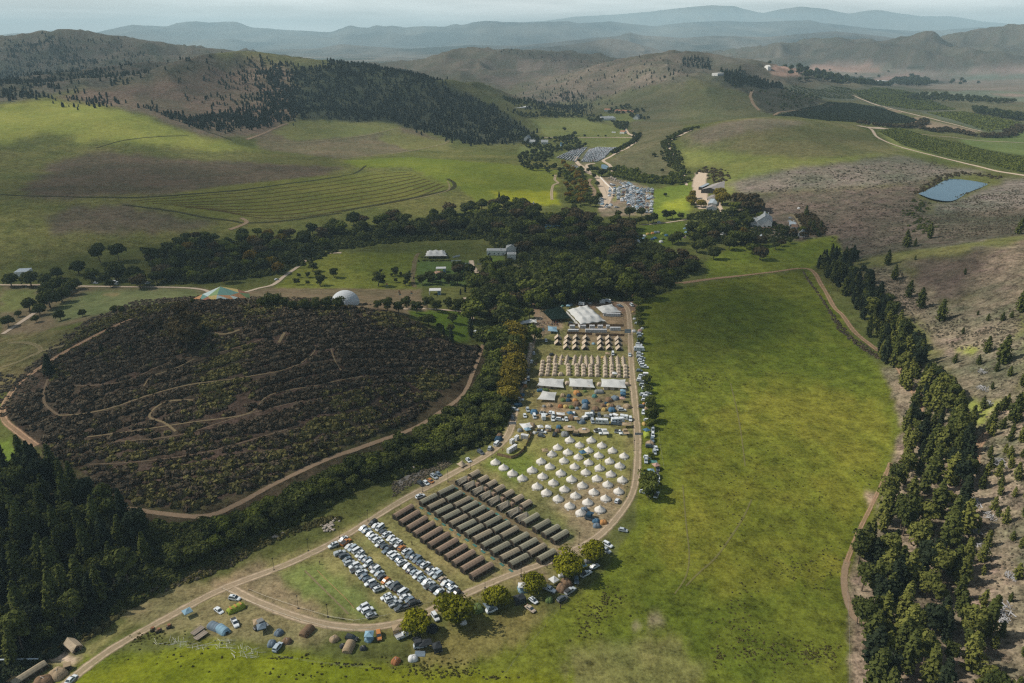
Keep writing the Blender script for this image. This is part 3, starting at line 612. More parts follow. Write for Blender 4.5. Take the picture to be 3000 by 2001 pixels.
redd = road_mat('red_dirt_track', (.36, .235, .15), 'track'); grav = road_mat('gravel_road', (.46, .37, .28), 'solid'); redr = road_mat('red_gravel_road', (.27, .195, .13), 'solid', .85)
dark_ = road_mat('rough_field_bank', (.045, .045, .022), 'solid', .8); foot = road_mat('footpath_dust', (.24, .19, .11), 'solid', .6)
dirtf = road_mat('faint_footpath', (.20, .18, .08), 'solid', .5); wear = road_mat('trampled_earth', (.2, .15, .10), 'solid', .5); pink = road_mat('bare_clay', (.38, .25, .19), 'solid')
furrow = road_mat('plough_furrow', (.075, .052, .02), 'solid', .75)
RD = [
 ('dirt_road', 'Z', [(130,2060),(215,1985),(330,1900),(480,1815),(660,1722),(860,1645),(1010,1570),(1180,1465),(1330,1385),(1430,1330),(1490,1270),(1515,1180),(1540,1080),(1570,960),(1580,925)], 5.6, dirt),
 ('dirt_road', 'Z', [(680,1725),(760,1765),(860,1805),(960,1830),(1080,1838),(1200,1815),(1330,1755),(1480,1690),(1620,1640),(1740,1580),(1820,1500),(1860,1420),(1868,1300),(1860,1180),(1850,1080),(1845,950),(1835,900),(1800,880)], 5.0, dirt),
 ('dirt_road', 'Z', [(1575,930),(1570,900),(1560,880),(1545,870)], 6, redr),
 ('dirt_road', 'F', [(0,540),(300,500),(600,465),(860,440),(960,560),(1040,700),(1100,760),(1180,870),(1300,970),(1400,1040),(1470,1100),(1560,1240),(1620,1350),(1640,1480)], 4.5, redd),
 ('dirt_road', 'E', [(1580,840),(1750,780),(1870,770),(2100,740),(2351,715)], 3.5, redd),
 ('dirt_road', 'I', [(1300,190),(1250,310),(1180,460),(1110,600),(1060,720),(1025,810)], 2.5, redd),
 ('dirt_road', 'I', [(1030,800),(1010,900),(1030,1050),(1100,1180),(1230,1180),(1290,1330),(1240,1480),(1250,1700)], 3, redr),
 ('dirt_track', 'I', [(1900,0),(1850,90),(1830,220)], 5, redd),
 ('dirt_road', 'Z', [(1415,1010),(1390,1080),(1360,1150),(1300,1200),(1200,1260),(1060,1310),(960,1345),(800,1420),(690,1480),(600,1512),(480,1505),(370,1488)], 3.0, redr),
 ('dirt_track', 'E', [(520,1380),(540,1460),(560,1540)], 4, redr),
 ('dirt_track', 'D', [(900,790),(760,850),(600,930),(420,1030),(250,1140),(120,1240),(30,1370),(30,1480),(130,1570),(250,1660)], 4.4, redd),
 ('dirt_track', 'D', [(440,970),(280,1010),(130,1080),(-60,1140)], 3.5, dirtg),
 ('dirt_track', 'D', [(60,950),(180,950),(270,980),(270,1020),(200,1045)], 4, dirtg),
 ('foot_trail', 'D', [(330,1200),(305,1280),(310,1370),(400,1450)], 1.5, wear),
 ('foot_trail', 'D', [(1330,1345),(1180,1350),(1080,1390),(1030,1460),(1130,1500),(1210,1560)], 1.4, foot),
 ('foot_trail', 'D', [(1340,1060),(1200,1130),(1050,1180),(990,1250)], 1.0, foot),
 ('foot_trail', 'D', [(2170,970),(2160,1020),(2060,1100)], 1.0, foot),
 ('foot_trail', 'D', [(2280,990),(2310,1080),(2351,1140)], 1.0, foot),
 ('foot_trail', 'D', [(1650,860),(1550,890),(1450,880)], 2.5, foot),
 ('foot_trail', 'D', [(1960,880),(1920,950)], 2.5, foot),
 ('foot_trail', 'D', [(400,1450),(560,1440),(760,1400),(1030,1310),(1300,1240),(1600,1200),(1900,1150),(2060,1100)], 1.0, foot),
 ('foot_trail', 'D', [(450,1250),(700,1240),(900,1200),(1180,1080),(1500,1020),(1800,930)], .9, wear),
 ('foot_trail', 'D', [(600,1600),(900,1560),(1300,1500),(1700,1440),(1860,1310),(2200,1240),(2500,1180)], 1.0, foot),
 ('foot_trail', 'G', [(700,60),(1100,20),(1500,-100),(1900,-200)], .9, wear),
 ('foot_trail', 'G', [(560,200),(900,180),(1300,120),(1800,-20)], .9, wear),
 ('gravel_road', 'D', [(-60,550),(300,552),(560,560),(900,565),(1250,570),(1400,585),(1470,605),(1650,605),(1780,575),(1880,550),(1960,490),(2060,420),(2130,370),(2260,335),(2351,330)], 4.5, grav),
 ('gravel_road', 'D', [(290,710),(200,770),(110,830),(20,890)], 4.5, grav),
 ('gravel_path', 'Q', [(540,760),(510,640),(530,480),(560,340),(600,290)], 5, wear),
 ('gravel_road', 'Q', [(1320,390),(1330,450),(1380,530),(1440,620),(1460,760)], 5.5, grav),
 ('gravel_road', 'Q', [(360,1055),(700,1055),(1070,1080),(1300,1110)], 4.5, grav),
 ('gravel_road', 'Q', [(1230,900),(1240,1000),(1300,1100),(1330,1200)], 4.5, grav),
 ('gravel_road', 'C', [(1200,865),(1290,885),(1330,935),(1400,975),(1600,1040),(1800,1090),(2050,1150),(2200,1185),(2400,1215)], 7, grav),
 ('gravel_yard', 'C', [(1210,865),(1300,880),(1390,882)], 26, grav),
 ('gravel_road', 'C', [(1150,645),(1250,690),(1400,740),(1600,790),(1800,840),(2060,905)], 9, grav),
 ('gravel_road', 'C', [(1600,920),(1850,945),(2000,965),(2351,985),(2600,1000)], 6, grav),
 ('dirt_road', 'C', [(480,620),(465,670),(490,720),(530,760)], 10, redr),
 ('dirt_road', 'C', [(630,795),(680,770),(850,755),(1000,730),(1100,715)], 9, redr),
 ('gravel_road', 'P', [(1190,-20),(1230,45),(1290,75),(1325,145),(1240,215),(1100,280),(1000,340),(920,385),(1000,440),(1040,520)], 7, grav),
 ('gravel_road', 'P', [(2030,0),(1900,60),(1790,105),(1725,160),(1730,230),(1770,310),(1830,410),(1870,485)], 9, grav),
 ('gravel_road', 'P', [(1925,550),(1930,620),(1960,690)], 4, grav),
 ('gravel_road', 'P', [(590,330),(600,410),(690,480),(740,535),(830,575),(880,640),(900,720),(930,800),(940,900),(900,990)], 10, grav),
 ('gravel_road', 'P', [(860,590),(930,660),(1000,770),(960,900),(900,990)], 13, grav),
 ('gravel_road', 'P', [(820,420),(730,430),(720,480),(760,540)], 7, grav),
 ('dirt_road', 'P', [(770,610),(740,660),(810,750),(790,850),(740,900)], 6, redr),
 ('gravel_path', 'P', [(330,560),(320,620),(360,660),(300,690),(280,780),(285,870)], 5, dirt),
 ('farm_lane', 'P', [(160,95),(600,95),(1000,95),(1280,97)], 6, grav),
 ('farm_lane', 'P', [(1400,1182),(1600,1165),(1800,1140),(1960,1115)], 3.5, grav),
 ('farm_yard', 'R', [(360,110),(320,300),(350,470),(420,620)], 24, grav),
 ('farm_yard', 'R', [(560,430),(590,560),(640,660)], 7, grav),
 ('farm_track', 'R', [(1560,700),(1640,720),(1700,800),(1740,880)], 5, dirtg),
 ('dirt_road', 'A', [(1700,960),(1800,925),(1900,880),(1980,850)], 8, redr),
 ('farm_track', 'A', [(1900,985),(2100,980),(2351,955)], 6, dirtg),
 ('dirt_road', 'B', [(0,952),(150,935),(380,885)], 6, dirtg),
 ('farm_track', 'B', [(0,1095),(300,1065),(600,1015),(720,985),(740,965)], 6, dirtg),
 ('dirt_track', 'D', [(1580,170),(1640,150),(1700,118),(1660,90)], 6, redr),
 ('field_bank', 'A', [(0,1340),(300,1350),(900,1360),(1400,1330),(1800,1290),(2351,1215)], 7, dark_),
 ('field_bank', 'D', [(840,0),(1200,45),(1400,85),(1600,110),(1700,125),(2000,105),(2351,55)], 6, dark_),
 ('field_bank', 'B', [(0,1455),(300,1400),(600,1340),(760,1300),(775,1260),(730,1230)], 7, dark_),
 ('field_bank', 'B', [(0,1210),(100,1190),(170,1140)], 4, dark_),
 ('field_bank', 'A', [(660,1020),(860,965),(1100,940),(1300,935)], 3.5, dark_),
 ('field_bank', 'A', [(1350,880),(1500,930),(1600,965)], 5, dark_),
 ('field_bank', 'E', [(0,200),(150,170),(270,130),(260,70)], 3, dirtg),
 ('footpath', 'F', [(330,1230),(370,1400),(400,1560),(430,1800)], .9, dirtf),
 ('footpath', 'I', [(430,420),(380,530),(290,670),(200,790),(110,870),(20,960)], .9, dirtf),
 ('footpath', 'I', [(0,330),(20,560),(40,760),(20,900),(-50,1010)], .8, dirtf),
 ('trampled_path', 'W', [(700,1310),(740,1350),(800,1410)], 1.0, foot),
 ('stream_bed', 'M', [(60,430),(180,360),(260,300),(350,240)], 7, road_mat('grey_stream_bed', (.16, .15, .14), 'solid')),
 ('worn_path', 'H', [(560,480),(760,620),(960,780),(1200,900)], 3.0, dirtg),
 ('worn_path', 'H', [(900,300),(1150,480),(1400,640),(1460,700)], 5, wear),
]
for nm, k, pp, w_, m_ in RD: ribbon(nm, k, pp, w_, m_)
# contour furrows of the ploughed strip field
for i in range(9):
    f = i / 8
    top = [(900,1385),(1400,1345),(1900,1300),(2351,1240),(2600,1200),(2800,1185)]
    bot = [(1500,1450),(1800,1500),(2100,1490),(2351,1450),(2780,1380),(3060,1280)]
    L_ = [(a[0] * (1 - f) + b[0] * f, a[1] * (1 - f) + b[1] * f) for a, b in zip(top, bot)]
    ribbon('field_furrow', 'A', L_, 3.2, furrow)
# ---------------------------------------------------------------- water
def water_mat():
    m, nt, out = newmat('still_pond_water')
    b = N(nt, 'ShaderNodeBsdfPrincipled'); b.inputs['Base Color'].default_value = (.045, .11, .165, 1); b.inputs['Roughness'].default_value = .12; b.inputs['IOR'].default_value = 1.33
    b.inputs['Specular IOR Level'].default_value = .9
    g = N(nt, 'ShaderNodeNewGeometry'); no = N(nt, 'ShaderNodeTexNoise'); no.inputs['Scale'].default_value = .25
    nt.links.new(g.outputs['Position'], no.inputs['Vector']); bp = N(nt, 'ShaderNodeBump'); bp.inputs['Strength'].default_value = .2; nt.links.new(no.outputs['Fac'], bp.inputs['Height'])
    nt.links.new(bp.outputs[0], b.inputs['Normal']); nt.links.new(b.outputs[0], out.inputs['Surface']); return m
WAT = water_mat()
def water(name, k, poly, dz=.35):
    poly = [tuple(p) for p in catmull(list(map(np.array, poly + [poly[0]])), 4)[:-1]]
    w = [P(k, *p) for p in poly]
    z = float(np.median([p[2] for p in w])) + dz
    V = [P(k, *p, )[:2] for p in poly]
    c = np.mean(V, 0); vs = [(p[0], p[1], z) for p in V]
    me = MB().add(vs, [tuple(range(len(vs)))]).mesh(name); me.materials.append(WAT)
    return tag(link(name, me), kind='structure')
# ---------------------------------------------------------------- vegetation prototypes
def quads_at(C, Nn, S, rng, asp=1.0):
    """square leaf clumps at centres C with normals Nn and half sizes S"""
    n = len(C); ref = rng.randn(n, 3); u = np.cross(Nn, ref); u /= np.linalg.norm(u, axis=1)[:, None] + 1e-9; w = np.cross(Nn, u)
    S = S[:, None]
    a = C - u * S - w * S * asp; b = C + u * S * .9 - w * S * asp; c = C + u * S + w * S * asp; d = C - u * S * .8 + w * S * asp
    V = np.stack([a, b, c, d], 1).reshape(-1, 3)
    return V, np.arange(n * 4).reshape(-1, 4)
def broad_crown(rng, r=5.0, h=8.0, n=1500, lobes=11, leaf=.55, trunk=2.0, flat=1.0):
    L = []
    for i in range(lobes):
        a = i * 2.4 + rng.rand(); rad = r * .58 * math.sqrt((i + .3) / lobes); zc = trunk + (h - trunk) * (.32 + .42 * rng.rand()) * flat
        L.append((rad * math.cos(a) * 1.1, rad * math.sin(a) * 1.1, zc, r * (.26 + .3 * rng.rand())))
    L.append((0, 0, trunk + (h - trunk) * .66, r * .5))
    L = np.array(L); k = rng.randint(0, len(L), n); c = L[k]
    d = rng.randn(n, 3); d[:, 2] = np.abs(d[:, 2]) * 1.0 - .35; d /= np.linalg.norm(d, axis=1)[:, None]
    rr = c[:, 3] * (.66 + .42 * rng.rand(n) ** .6 + .28 * (rng.rand(n) > .86))
    C = c[:, :3] + d * rr[:, None] * np.array([1, 1, .85])
    C[:, 2] = np.maximum(C[:, 2], trunk * .55)
    Nn = d + rng.randn(n, 3) * .45; Nn /= np.linalg.norm(Nn, axis=1)[:, None]
    V, F = quads_at(C, Nn, leaf * (.6 + .8 * rng.rand(n)), rng)
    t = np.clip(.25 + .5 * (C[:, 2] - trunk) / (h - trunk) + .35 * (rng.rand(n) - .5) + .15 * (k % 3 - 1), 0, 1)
    return V, F, t
def conifer_crown(rng, r=3.2, h=13.0, n=1100, base=1.0, leaf=.42, ragged=.35, tip=1.0):
    nw = int(h * 1.1) + 3; C = []; Nn = []; T = []
    per = max(3, n // (nw * 8))
    for i in range(nw):
        f = i / (nw - 1); z = base + (h - base) * f ** .95
        R = r * ((1 - f) ** .8 * tip + .06) * (1 - ragged * rng.rand() * .8)
        if f < .15: R *= .75
        nb = 8 if f < .8 else 5
        for b in range(nb):
            a = 6.283 * (b + rng.rand() * .7) / nb; Rb = R * (1 - ragged * rng.rand())
            for k in range(per):
                g = (k + .4 + .6 * rng.rand()) / per
                C.append((Rb * g * math.cos(a) + rng.randn() * .12, Rb * g * math.sin(a) + rng.randn() * .12, z + Rb * g * .18 + rng.randn() * .16 + (0.25 * Rb * g * g)))
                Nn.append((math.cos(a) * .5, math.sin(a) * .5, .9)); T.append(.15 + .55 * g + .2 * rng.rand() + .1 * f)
    C = np.array(C); Nn = np.array(Nn) + rng.randn(len(C), 3) * .4; Nn /= np.linalg.norm(Nn, axis=1)[:, None]
    V, F = quads_at(C, Nn, leaf * (.55 + .7 * rng.rand(len(C))), rng, .8)
    return V, F, np.clip(T, 0, 1)
def trunk_mesh(name, h, r, rng, limbs=5, spread=2.5, zb=.3):
    mb = MB(); segs = 5; prev = np.zeros(3); prev[2] = -.4; rad = r
    pts_ = [prev]
    for i in range(1, segs + 1):
        p = np.array([rng.randn() * .12, rng.randn() * .12, h * i / segs]); pts_.append(p)
    for i in range(segs):
        r0 = r * (1 - .85 * i / segs); r1 = r * (1 - .85 * (i + 1) / segs); n = 6
        vs = [(pts_[i][0] + r0 * math.cos(1.047 * k), pts_[i][1] + r0 * math.sin(1.047 * k), pts_[i][2]) for k in range(n)] + \
             [(pts_[i + 1][0] + r1 * math.cos(1.047 * k), pts_[i + 1][1] + r1 * math.sin(1.047 * k), pts_[i + 1][2]) for k in range(n)]
        mb.add(vs, [(k, (k + 1) % n, n + (k + 1) % n, n + k) for k in range(n)])
    for i in range(limbs):
        a = i * 2.4; z = h * (zb + (.9 - zb) * i / max(1, limbs)); mb.bar((0, 0, z), (spread * math.cos(a), spread * math.sin(a), z + spread * .6), r * .28, 4)
    return mb.mesh(name)
rg = np.random.RandomState(5)
def protos(kind, cnt, **kw):
    out = []
    for i in range(cnt):
        r_ = np.random.RandomState(100 + i * 13 + len(kind))
        if kind == 'broad': V, F, t = broad_crown(r_, **kw)
        else: V, F, t = conifer_crown(r_, **kw)
        out.append((V, F, t))
    return out
BR = protos('broad', 6, r=4.3, h=9.0, n=1800, leaf=.42, trunk=.7, lobes=14)
BRL = protos('broad', 4, r=5.0, h=14.0, n=1900, leaf=.55, trunk=2.2, lobes=16)       # tall poplar or gum
OAK = protos('broad', 5, r=3.7, h=8.0, n=2600, leaf=.29, trunk=.5, lobes=19)
OAKW = protos('broad', 3, r=5.0, h=8.0, n=3000, leaf=.30, trunk=.7, lobes=20)
CO = protos('con', 6, r=3.4, h=13.0, n=1500, leaf=.40)
COS = protos('con', 4, r=2.6, h=6.0, n=900, leaf=.26, ragged=.45, base=.2)
COO = [conifer_crown(np.random.RandomState(41 + i), r=4.6, h=12, n=1700, base=.6, leaf=.45, ragged=.55, tip=1.15) for i in range(4)]
def m_of(name, pr): return [np_mesh(name, V, F, t) for V, F, t in pr]
BUSHY = [broad_crown(np.random.RandomState(61 + i), r=3.1, h=13.0, n=2000, lobes=24, leaf=.30, trunk=1.0) for i in range(4)]
MBUSH = [np_mesh('pine_crown', *b_) for b_ in BUSHY]
MOAKW, MBR, MBRL, MOAK, MCO, MCOS, MCOO = (m_of(n_, p_) for n_, p_ in (('wide_crown', OAKW), ('leaf_crown', BR), ('tall_crown', BRL), ('oak_crown', OAK), ('pine_crown', CO), ('sapling_crown', COS), ('cedar_crown', COO)))
BARK = mat('grey_brown_bark', (.10, .075, .055), .9, .2, 3)
TB = [trunk_mesh('broad_trunk', 6.5, .35, rg, 6, 2.6) for _ in range(2)]; TL = [trunk_mesh('tall_trunk', 11.5, .35, rg, 7, 2.2)]
TC = [trunk_mesh('conifer_trunk', 11.8, .24, rg, 0)]; TS = [trunk_mesh('sapling_trunk', 5.2, .09, rg, 0)]
F_DARK = foliage('dark_wood_leaves', (.020, .030, .011), (.095, .108, .032))
F_BROWN = foliage('brown_wood_leaves', (.040, .032, .018), (.120, .095, .048))
F_GREEN = foliage('mid_green_leaves', (.034, .052, .013), (.155, .175, .036))
F_OAK = foliage('young_oak_leaves', (.075, .085, .010), (.29, .285, .022), .3)
F_YEL = foliage('yellow_willow_leaves', (.10, .085, .018), (.27, .22, .035), .3)
F_GOLD = foliage('golden_autumn_leaves', (.11, .075, .015), (.24, .16, .025), .3)
F_PINE = foliage('pine_needles', (.024, .036, .012), (.12, .135, .036))
F_PINEL = foliage('sunlit_pine_needles', (.050, .065, .018), (.20, .205, .050))
F_BLUEP = foliage('dark_pine_needles', (.011, .018, .012), (.046, .060, .030))
F_GREYB = foliage('grey_bush_leaves', (.075, .068, .045), (.21, .18, .13))
F_FYN = foliage('heath_bush_leaves', (.032, .024, .016), (.165, .135, .092), .1)
F_FYNG = foliage('green_heath_leaves', (.032, .032, .014), (.150, .135, .052), .1)
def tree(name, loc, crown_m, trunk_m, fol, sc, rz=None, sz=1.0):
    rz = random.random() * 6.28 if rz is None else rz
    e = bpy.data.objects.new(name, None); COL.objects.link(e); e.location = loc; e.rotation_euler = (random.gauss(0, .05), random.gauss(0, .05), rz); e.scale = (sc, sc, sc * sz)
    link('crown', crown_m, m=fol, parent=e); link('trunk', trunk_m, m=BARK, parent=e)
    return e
def inside(px, py, poly):
    c = False; j = len(poly) - 1
    for i in range(len(poly)):
        if (poly[i][1] > py) != (poly[j][1] > py) and px < (poly[j][0] - poly[i][0]) * (py - poly[i][1]) / (poly[j][1] - poly[i][1]) + poly[i][0]: c = not c
        j = i
    return c
def scatter_world(k, poly, n, mind, seed, avoid=None, tries=60):
    """about n spots over the ground area outlined in the survey, at least mind metres apart"""
    rng = np.random.RandomState(seed)
    W = [P(k, *p)[:2] for p in poly]
    xs = [p[0] for p in W]; ys = [p[1] for p in W]; out = []; grid = {}
    for _ in range(n * tries):
        if len(out) >= n: break
        x = rng.uniform(min(xs), max(xs)); y = rng.uniform(min(ys), max(ys))
        if not inside(x, y, W): continue
        gx, gy = int(x // mind), int(y // mind)
        if any(math.hypot(x - a, y - b) < mind for dx in (-1, 0, 1) for dy in (-1, 0, 1) for a, b in grid.get((gx + dx, gy + dy), ())): continue
        grid.setdefault((gx, gy), []).append((x, y)); out.append((x, y, float(zat(x, y))))
    return out
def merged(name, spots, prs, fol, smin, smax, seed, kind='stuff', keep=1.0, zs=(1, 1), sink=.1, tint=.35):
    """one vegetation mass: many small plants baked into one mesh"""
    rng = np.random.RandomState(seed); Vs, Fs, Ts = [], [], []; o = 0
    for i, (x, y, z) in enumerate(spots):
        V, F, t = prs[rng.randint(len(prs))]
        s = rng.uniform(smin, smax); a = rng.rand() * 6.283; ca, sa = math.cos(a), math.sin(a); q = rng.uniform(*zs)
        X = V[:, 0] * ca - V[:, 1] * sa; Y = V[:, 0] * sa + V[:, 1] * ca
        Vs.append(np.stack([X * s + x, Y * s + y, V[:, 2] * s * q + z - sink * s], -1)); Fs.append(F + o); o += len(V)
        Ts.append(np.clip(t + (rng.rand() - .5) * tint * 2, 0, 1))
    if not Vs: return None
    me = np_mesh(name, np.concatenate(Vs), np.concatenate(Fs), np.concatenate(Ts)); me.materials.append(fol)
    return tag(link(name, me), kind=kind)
# tiny plants for the masses
def puff(seed, n=26, leaf=.34, h=.8):
    r_ = np.random.RandomState(seed); d = r_.randn(n, 3); d[:, 2] = np.abs(d[:, 2]); d /= np.linalg.norm(d, axis=1)[:, None]
    C = d * (.55 + .4 * r_.rand(n))[:, None] * np.array([1, 1, h]); Nn = d + r_.randn(n, 3) * .4; Nn /= np.linalg.norm(Nn, axis=1)[:, None]
    V, F = quads_at(C, Nn, leaf * (.6 + .7 * r_.rand(n)), r_); return V, F, np.clip(.15 + .6 * C[:, 2] / h + .3 * r_.rand(n), 0, 1)
PUFF = [puff(i) for i in range(7)]; PUFFD = [puff(20 + i, 60, .26, .9) for i in range(6)]
FARC = [conifer_crown(np.random.RandomState(70 + i), r=3.6, h=9.5, n=90, base=.3, leaf=1.25, ragged=.5) for i in range(5)]
FARB = [broad_crown(np.random.RandomState(90 + i), r=4.5, h=8, n=90, lobes=6, leaf=1.25, trunk=.8) for i in range(5)]
TWIG = []
for s_ in range(4):
    r_ = np.random.RandomState(300 + s_); n_ = 70; a_ = r_.rand(n_) * 6.28; rad_ = r_.rand(n_) ** .6; C_ = np.stack([rad_ * np.cos(a_), rad_ * np.sin(a_), .15 + .25 * r_.rand(n_)], -1)
    V_, F_ = quads_at(C_, np.stack([r_.randn(n_) * .4, r_.randn(n_) * .4, np.ones(n_)], -1) / 1.1, .28 * np.ones(n_), r_, .12); TWIG.append((V_, F_, r_.rand(n_)))
# ---------------------------------------------------------------- individual trees
def put(k, lst, name, base, cat, group, crowns, trunks, fol, h_ref, sz=1.0):
    for i, (x, y, h) in enumerate(lst):
        X, Y, Z = P(k, x, y); s = h / h_ref
        o = tree(name, (X, Y, Z), crowns[(i * 5 + len(lst)) % len(crowns)], trunks[i % len(trunks)], fol, s, sz=sz)
        later(o, base, cat, group)
# young oaks round the edge of the camp (base readings)
put('N', [(245,850,8.2),(625,745,10.5),(1020,590,8.2),(1395,440,7.4),(1725,290,9.8),(1985,130,8.2)], 'oak_tree', 'bushy yellow-green oak beside the curving dirt road', 'tree', 'young oaks along the curving dirt road', MOAKW, TB, F_OAK, 8.0)
put('K', [(2110,1400,9.5),(2110,1530,9),(2130,265,6),(2150,480,8),(2140,330,6.5),(2125,580,5.5),(2150,1000,3.6)], 'oak_tree', 'dark green oak shading campers beside the meadow', 'tree', 'oaks along the eastern camp edge', MOAK, TB, F_GREEN, 8.0)
put('J', [(1975,230,9),(1990,330,7),(1975,385,5.5),(1995,500,6),(2010,730,5),(2085,1290,6),(2100,1410,5.5)], 'oak_tree', 'small dark tree in the eastern camper line', 'tree', 'trees along the eastern camp edge', MOAK, TB, F_GREEN, 8.0)
put('J', [(260,690,14),(250,820,13),(250,980,13),(280,1130,13),(250,1290,13),(200,1420,11),(185,1540,10)], 'willow_tree', 'yellow-green willow in the row beside the narrow river', 'tree', 'yellow willows along the river', MOAKW, TB, F_YEL, 8.0)
put('J', [(540,690,11),(80,760,13),(640,260,13),(890,200,10),(1070,150,9),(1310,140,10),(1390,170,9),(480,380,8),(720,240,9)], 'broadleaf_tree', 'dark leafy tree at the head of the camp', 'tree', 'trees at the head of the camp', MOAK, TB, F_GREEN, 8.0)
put('Q', [(640,715,9),(740,680,9.5),(785,715,8),(905,690,9),(1010,715,9.5),(1130,730,11),(1300,715,11),(1430,740,10),(1540,760,11),(1600,690,9),(1730,710,10),(1630,515,6),(1840,510,10),(1520,590,9)], 'broadleaf_tree', 'rounded dark tree in the villa lawn row', 'tree', 'row of trees across the lawn', MOAK, TB, F_DARK, 8.0)
put('Q', [(35,1060,6.5),(165,1080,9),(320,1110,8.5),(435,1045,8.5),(570,1110,9),(710,1045,9),(845,1090,9),(1010,1055,8.5),(1150,1110,11)], 'broadleaf_tree', 'round dark tree in the row below the meadow', 'tree', 'row of trees behind the scrub hill', MOAK, TB, F_DARK, 8.0)
put('Q', [(1065,1240,7),(735,1290,9),(630,1250,5),(885,1330,4.5),(1040,1370,6),(1290,1200,6)], 'broadleaf_tree', 'dark tree standing in the small green paddock', 'tree', 'trees in the small paddock', MOAK, TB, F_DARK, 8.0)
put('Q', [(1050,1520,11),(935,1440,8),(1320,1440,14),(1170,860,5),(1235,830,6)], 'conifer_tree', 'pointed dark conifer beside the small green paddock', 'tree', 'conifers around the paddock', MCO, TC, F_BLUEP, 13.0)
put('Q', [(270,600,8),(440,700,9),(40,740,12),(75,560,3.5),(350,600,3.5),(280,690,4),(470,570,2.6),(220,610,3),(415,730,5)], 'orchard_tree', 'small dark tree standing on the yellow-green lawn', 'tree', 'small trees on the yellow-green lawn', MOAK, TB, F_DARK, 8.0)
put('D', [(2045,550,6),(2120,550,4),(2205,555,9),(2190,500,7),(2120,500,5),(2300,500,9),(2155,455,9),(2060,500,4),(2225,350,4)], 'orchard_tree', 'dark sapling at the western side of the lawn', 'tree', 'small trees on the yellow-green lawn', MOAK, TB, F_DARK, 8.0)
put('D', [(80,560,12),(215,560,14),(320,560,12),(400,510,11),(545,475,13),(630,530,10),(800,520,17),(940,530,15),(480,620,12),(410,600,14),(520,580,10),(340,640,14),(430,670,13),(350,710,16),(205,730,11),(275,760,10),(58,840,9),(250,810,6),(420,795,8),(570,770,6),(130,770,5)], 'broadleaf_tree', 'dark round tree crossing the western meadow', 'tree', 'trees crossing the western meadow', MOAK, TB, F_DARK, 8.0)
put('D', [(695,400,20),(820,385,18),(1060,415,18),(980,330,6)], 'gum_tree', 'tall dark gum with bare stem', 'tree', 'tall gums on the western edge', MBRL, TL, F_DARK, 14.0)
put('D', [(1810,710,8),(1870,695,9),(1910,695,9),(1960,700,7),(2020,715,6),(2100,720,8),(2175,720,8),(2250,715,8.5),(2330,720,9),(840,740,5),(785,740,5),(1330,680,4)], 'bushy_tree', 'bushy dark tree on the scrub hill rim', 'tree', 'trees on the rim of the scrub hill', MOAK, TB, F_DARK, 8.0)
put('D', [(1240,960,17),(1290,1000,18),(1330,980,16),(1300,900,17),(1180,900,10),(1100,860,8),(1000,880,8),(1340,870,12),(1240,800,13),(1210,860,9)], 'gum_tree', 'ragged brown gum on the scrub hill', 'tree', 'gum clump on the scrub hill', MBRL, TL, F_BROWN, 14.0)
put('D', [(1415,900,7),(345,1180,13),(700,1010,5),(900,1010,4)], 'conifer_tree', 'lone dark conifer growing on the scrub hill', 'tree', 'lone conifers on the scrub hill', MCOO, TC, F_BLUEP, 12.0)
# hillside conifers on the right
put('F', [(1545,290,15),(1600,285,7),(1700,230,14),(1410,415,13),(1455,515,12),(1555,635,13),(1640,710,15),(1775,800,15),(1600,380,4),(2310,200,13),(1945,480,5),(2330,740,14),(2200,1090,16),(2090,1020,10),(2340,1250,8),(2100,800,5),(2260,780,5),(2200,800,6),(2030,760,3.5),(1930,890,4.5),(1870,1090,6),(2040,1100,6),(2160,1150,6),(2250,1180,6),(2130,1270,4),(2190,1420,8),(2120,1550,10),(2280,1500,14),(2340,1420,12)], 'conifer_tree', 'spreading dark conifer on the dry eastern slope', 'tree', 'conifers on the dry eastern slope', MCOO, TC, F_PINE, 12.0)
put('F', [(930,440,11),(960,420,13),(1040,420,16),(1090,470,17),(1130,520,17),(1060,520,13),(1000,480,12),(1160,560,14),(1200,600,12)], 'cypress_tree', 'tall black-green cypress at the corner of the meadow', 'tree', 'cypress clump at the meadow corner', MCO, TC, F_BLUEP, 13.0, 1.1)
belt = scatter_world('Z', [(2470,860),(2500,830),(2570,900),(2650,980),(2730,1090),(2800,1170),(2850,1270),(2830,1500),(2830,1700),(2900,1900),(2960,2080),(2560,2080),(2510,1880),(2490,1700),(2560,1540),(2625,1400),(2650,1260),(2660,1180),(2600,1080),(2530,960)], 205, 3.9, 3)
for i, (x, y, z) in enumerate(sorted(belt, key=lambda p: -p[1])):
    h = random.uniform(9.5, 19)
    fol = (F_PINE, F_PINEL, F_BLUEP, F_PINEL, F_PINE)[i % 5] if y < 520 else F_BLUEP
    o = tree('pine_tree', (x, y, z), (MCO[:3] + MCOO + MBUSH)[(i * 3) % 11], TC[0], fol, h / 13.0, sz=random.uniform(.9, 1.15))
    later(o, 'tall pine in the belt along the bright meadow', 'tree', 'pines in the belt along the meadow')
ub = scatter_world('Z', [(2385,800),(2440,750),(2500,760),(2570,860),(2650,960),(2720,1060),(2640,1040),(2560,960),(2480,880)], 62, 4.6, 44)
for i, (x, y, z) in enumerate(ub):
    later(tree('pine_tree', (x, y, z), (MCOO + MBUSH + MCO[:2])[i % 10], TC[0], (F_BLUEP, F_PINE, F_DARK)[i % 3], random.uniform(10, 17) / 13.0), 'dense dark pine at the belt end', 'tree', 'pines in the belt along the meadow')
sap = scatter_world('Z', [(2850,1180),(3000,1160),(3200,1400),(3250,1900),(3150,2100),(2960,2080),(2870,1800),(2860,1500),(2880,1300)], 105, 3.8, 8)
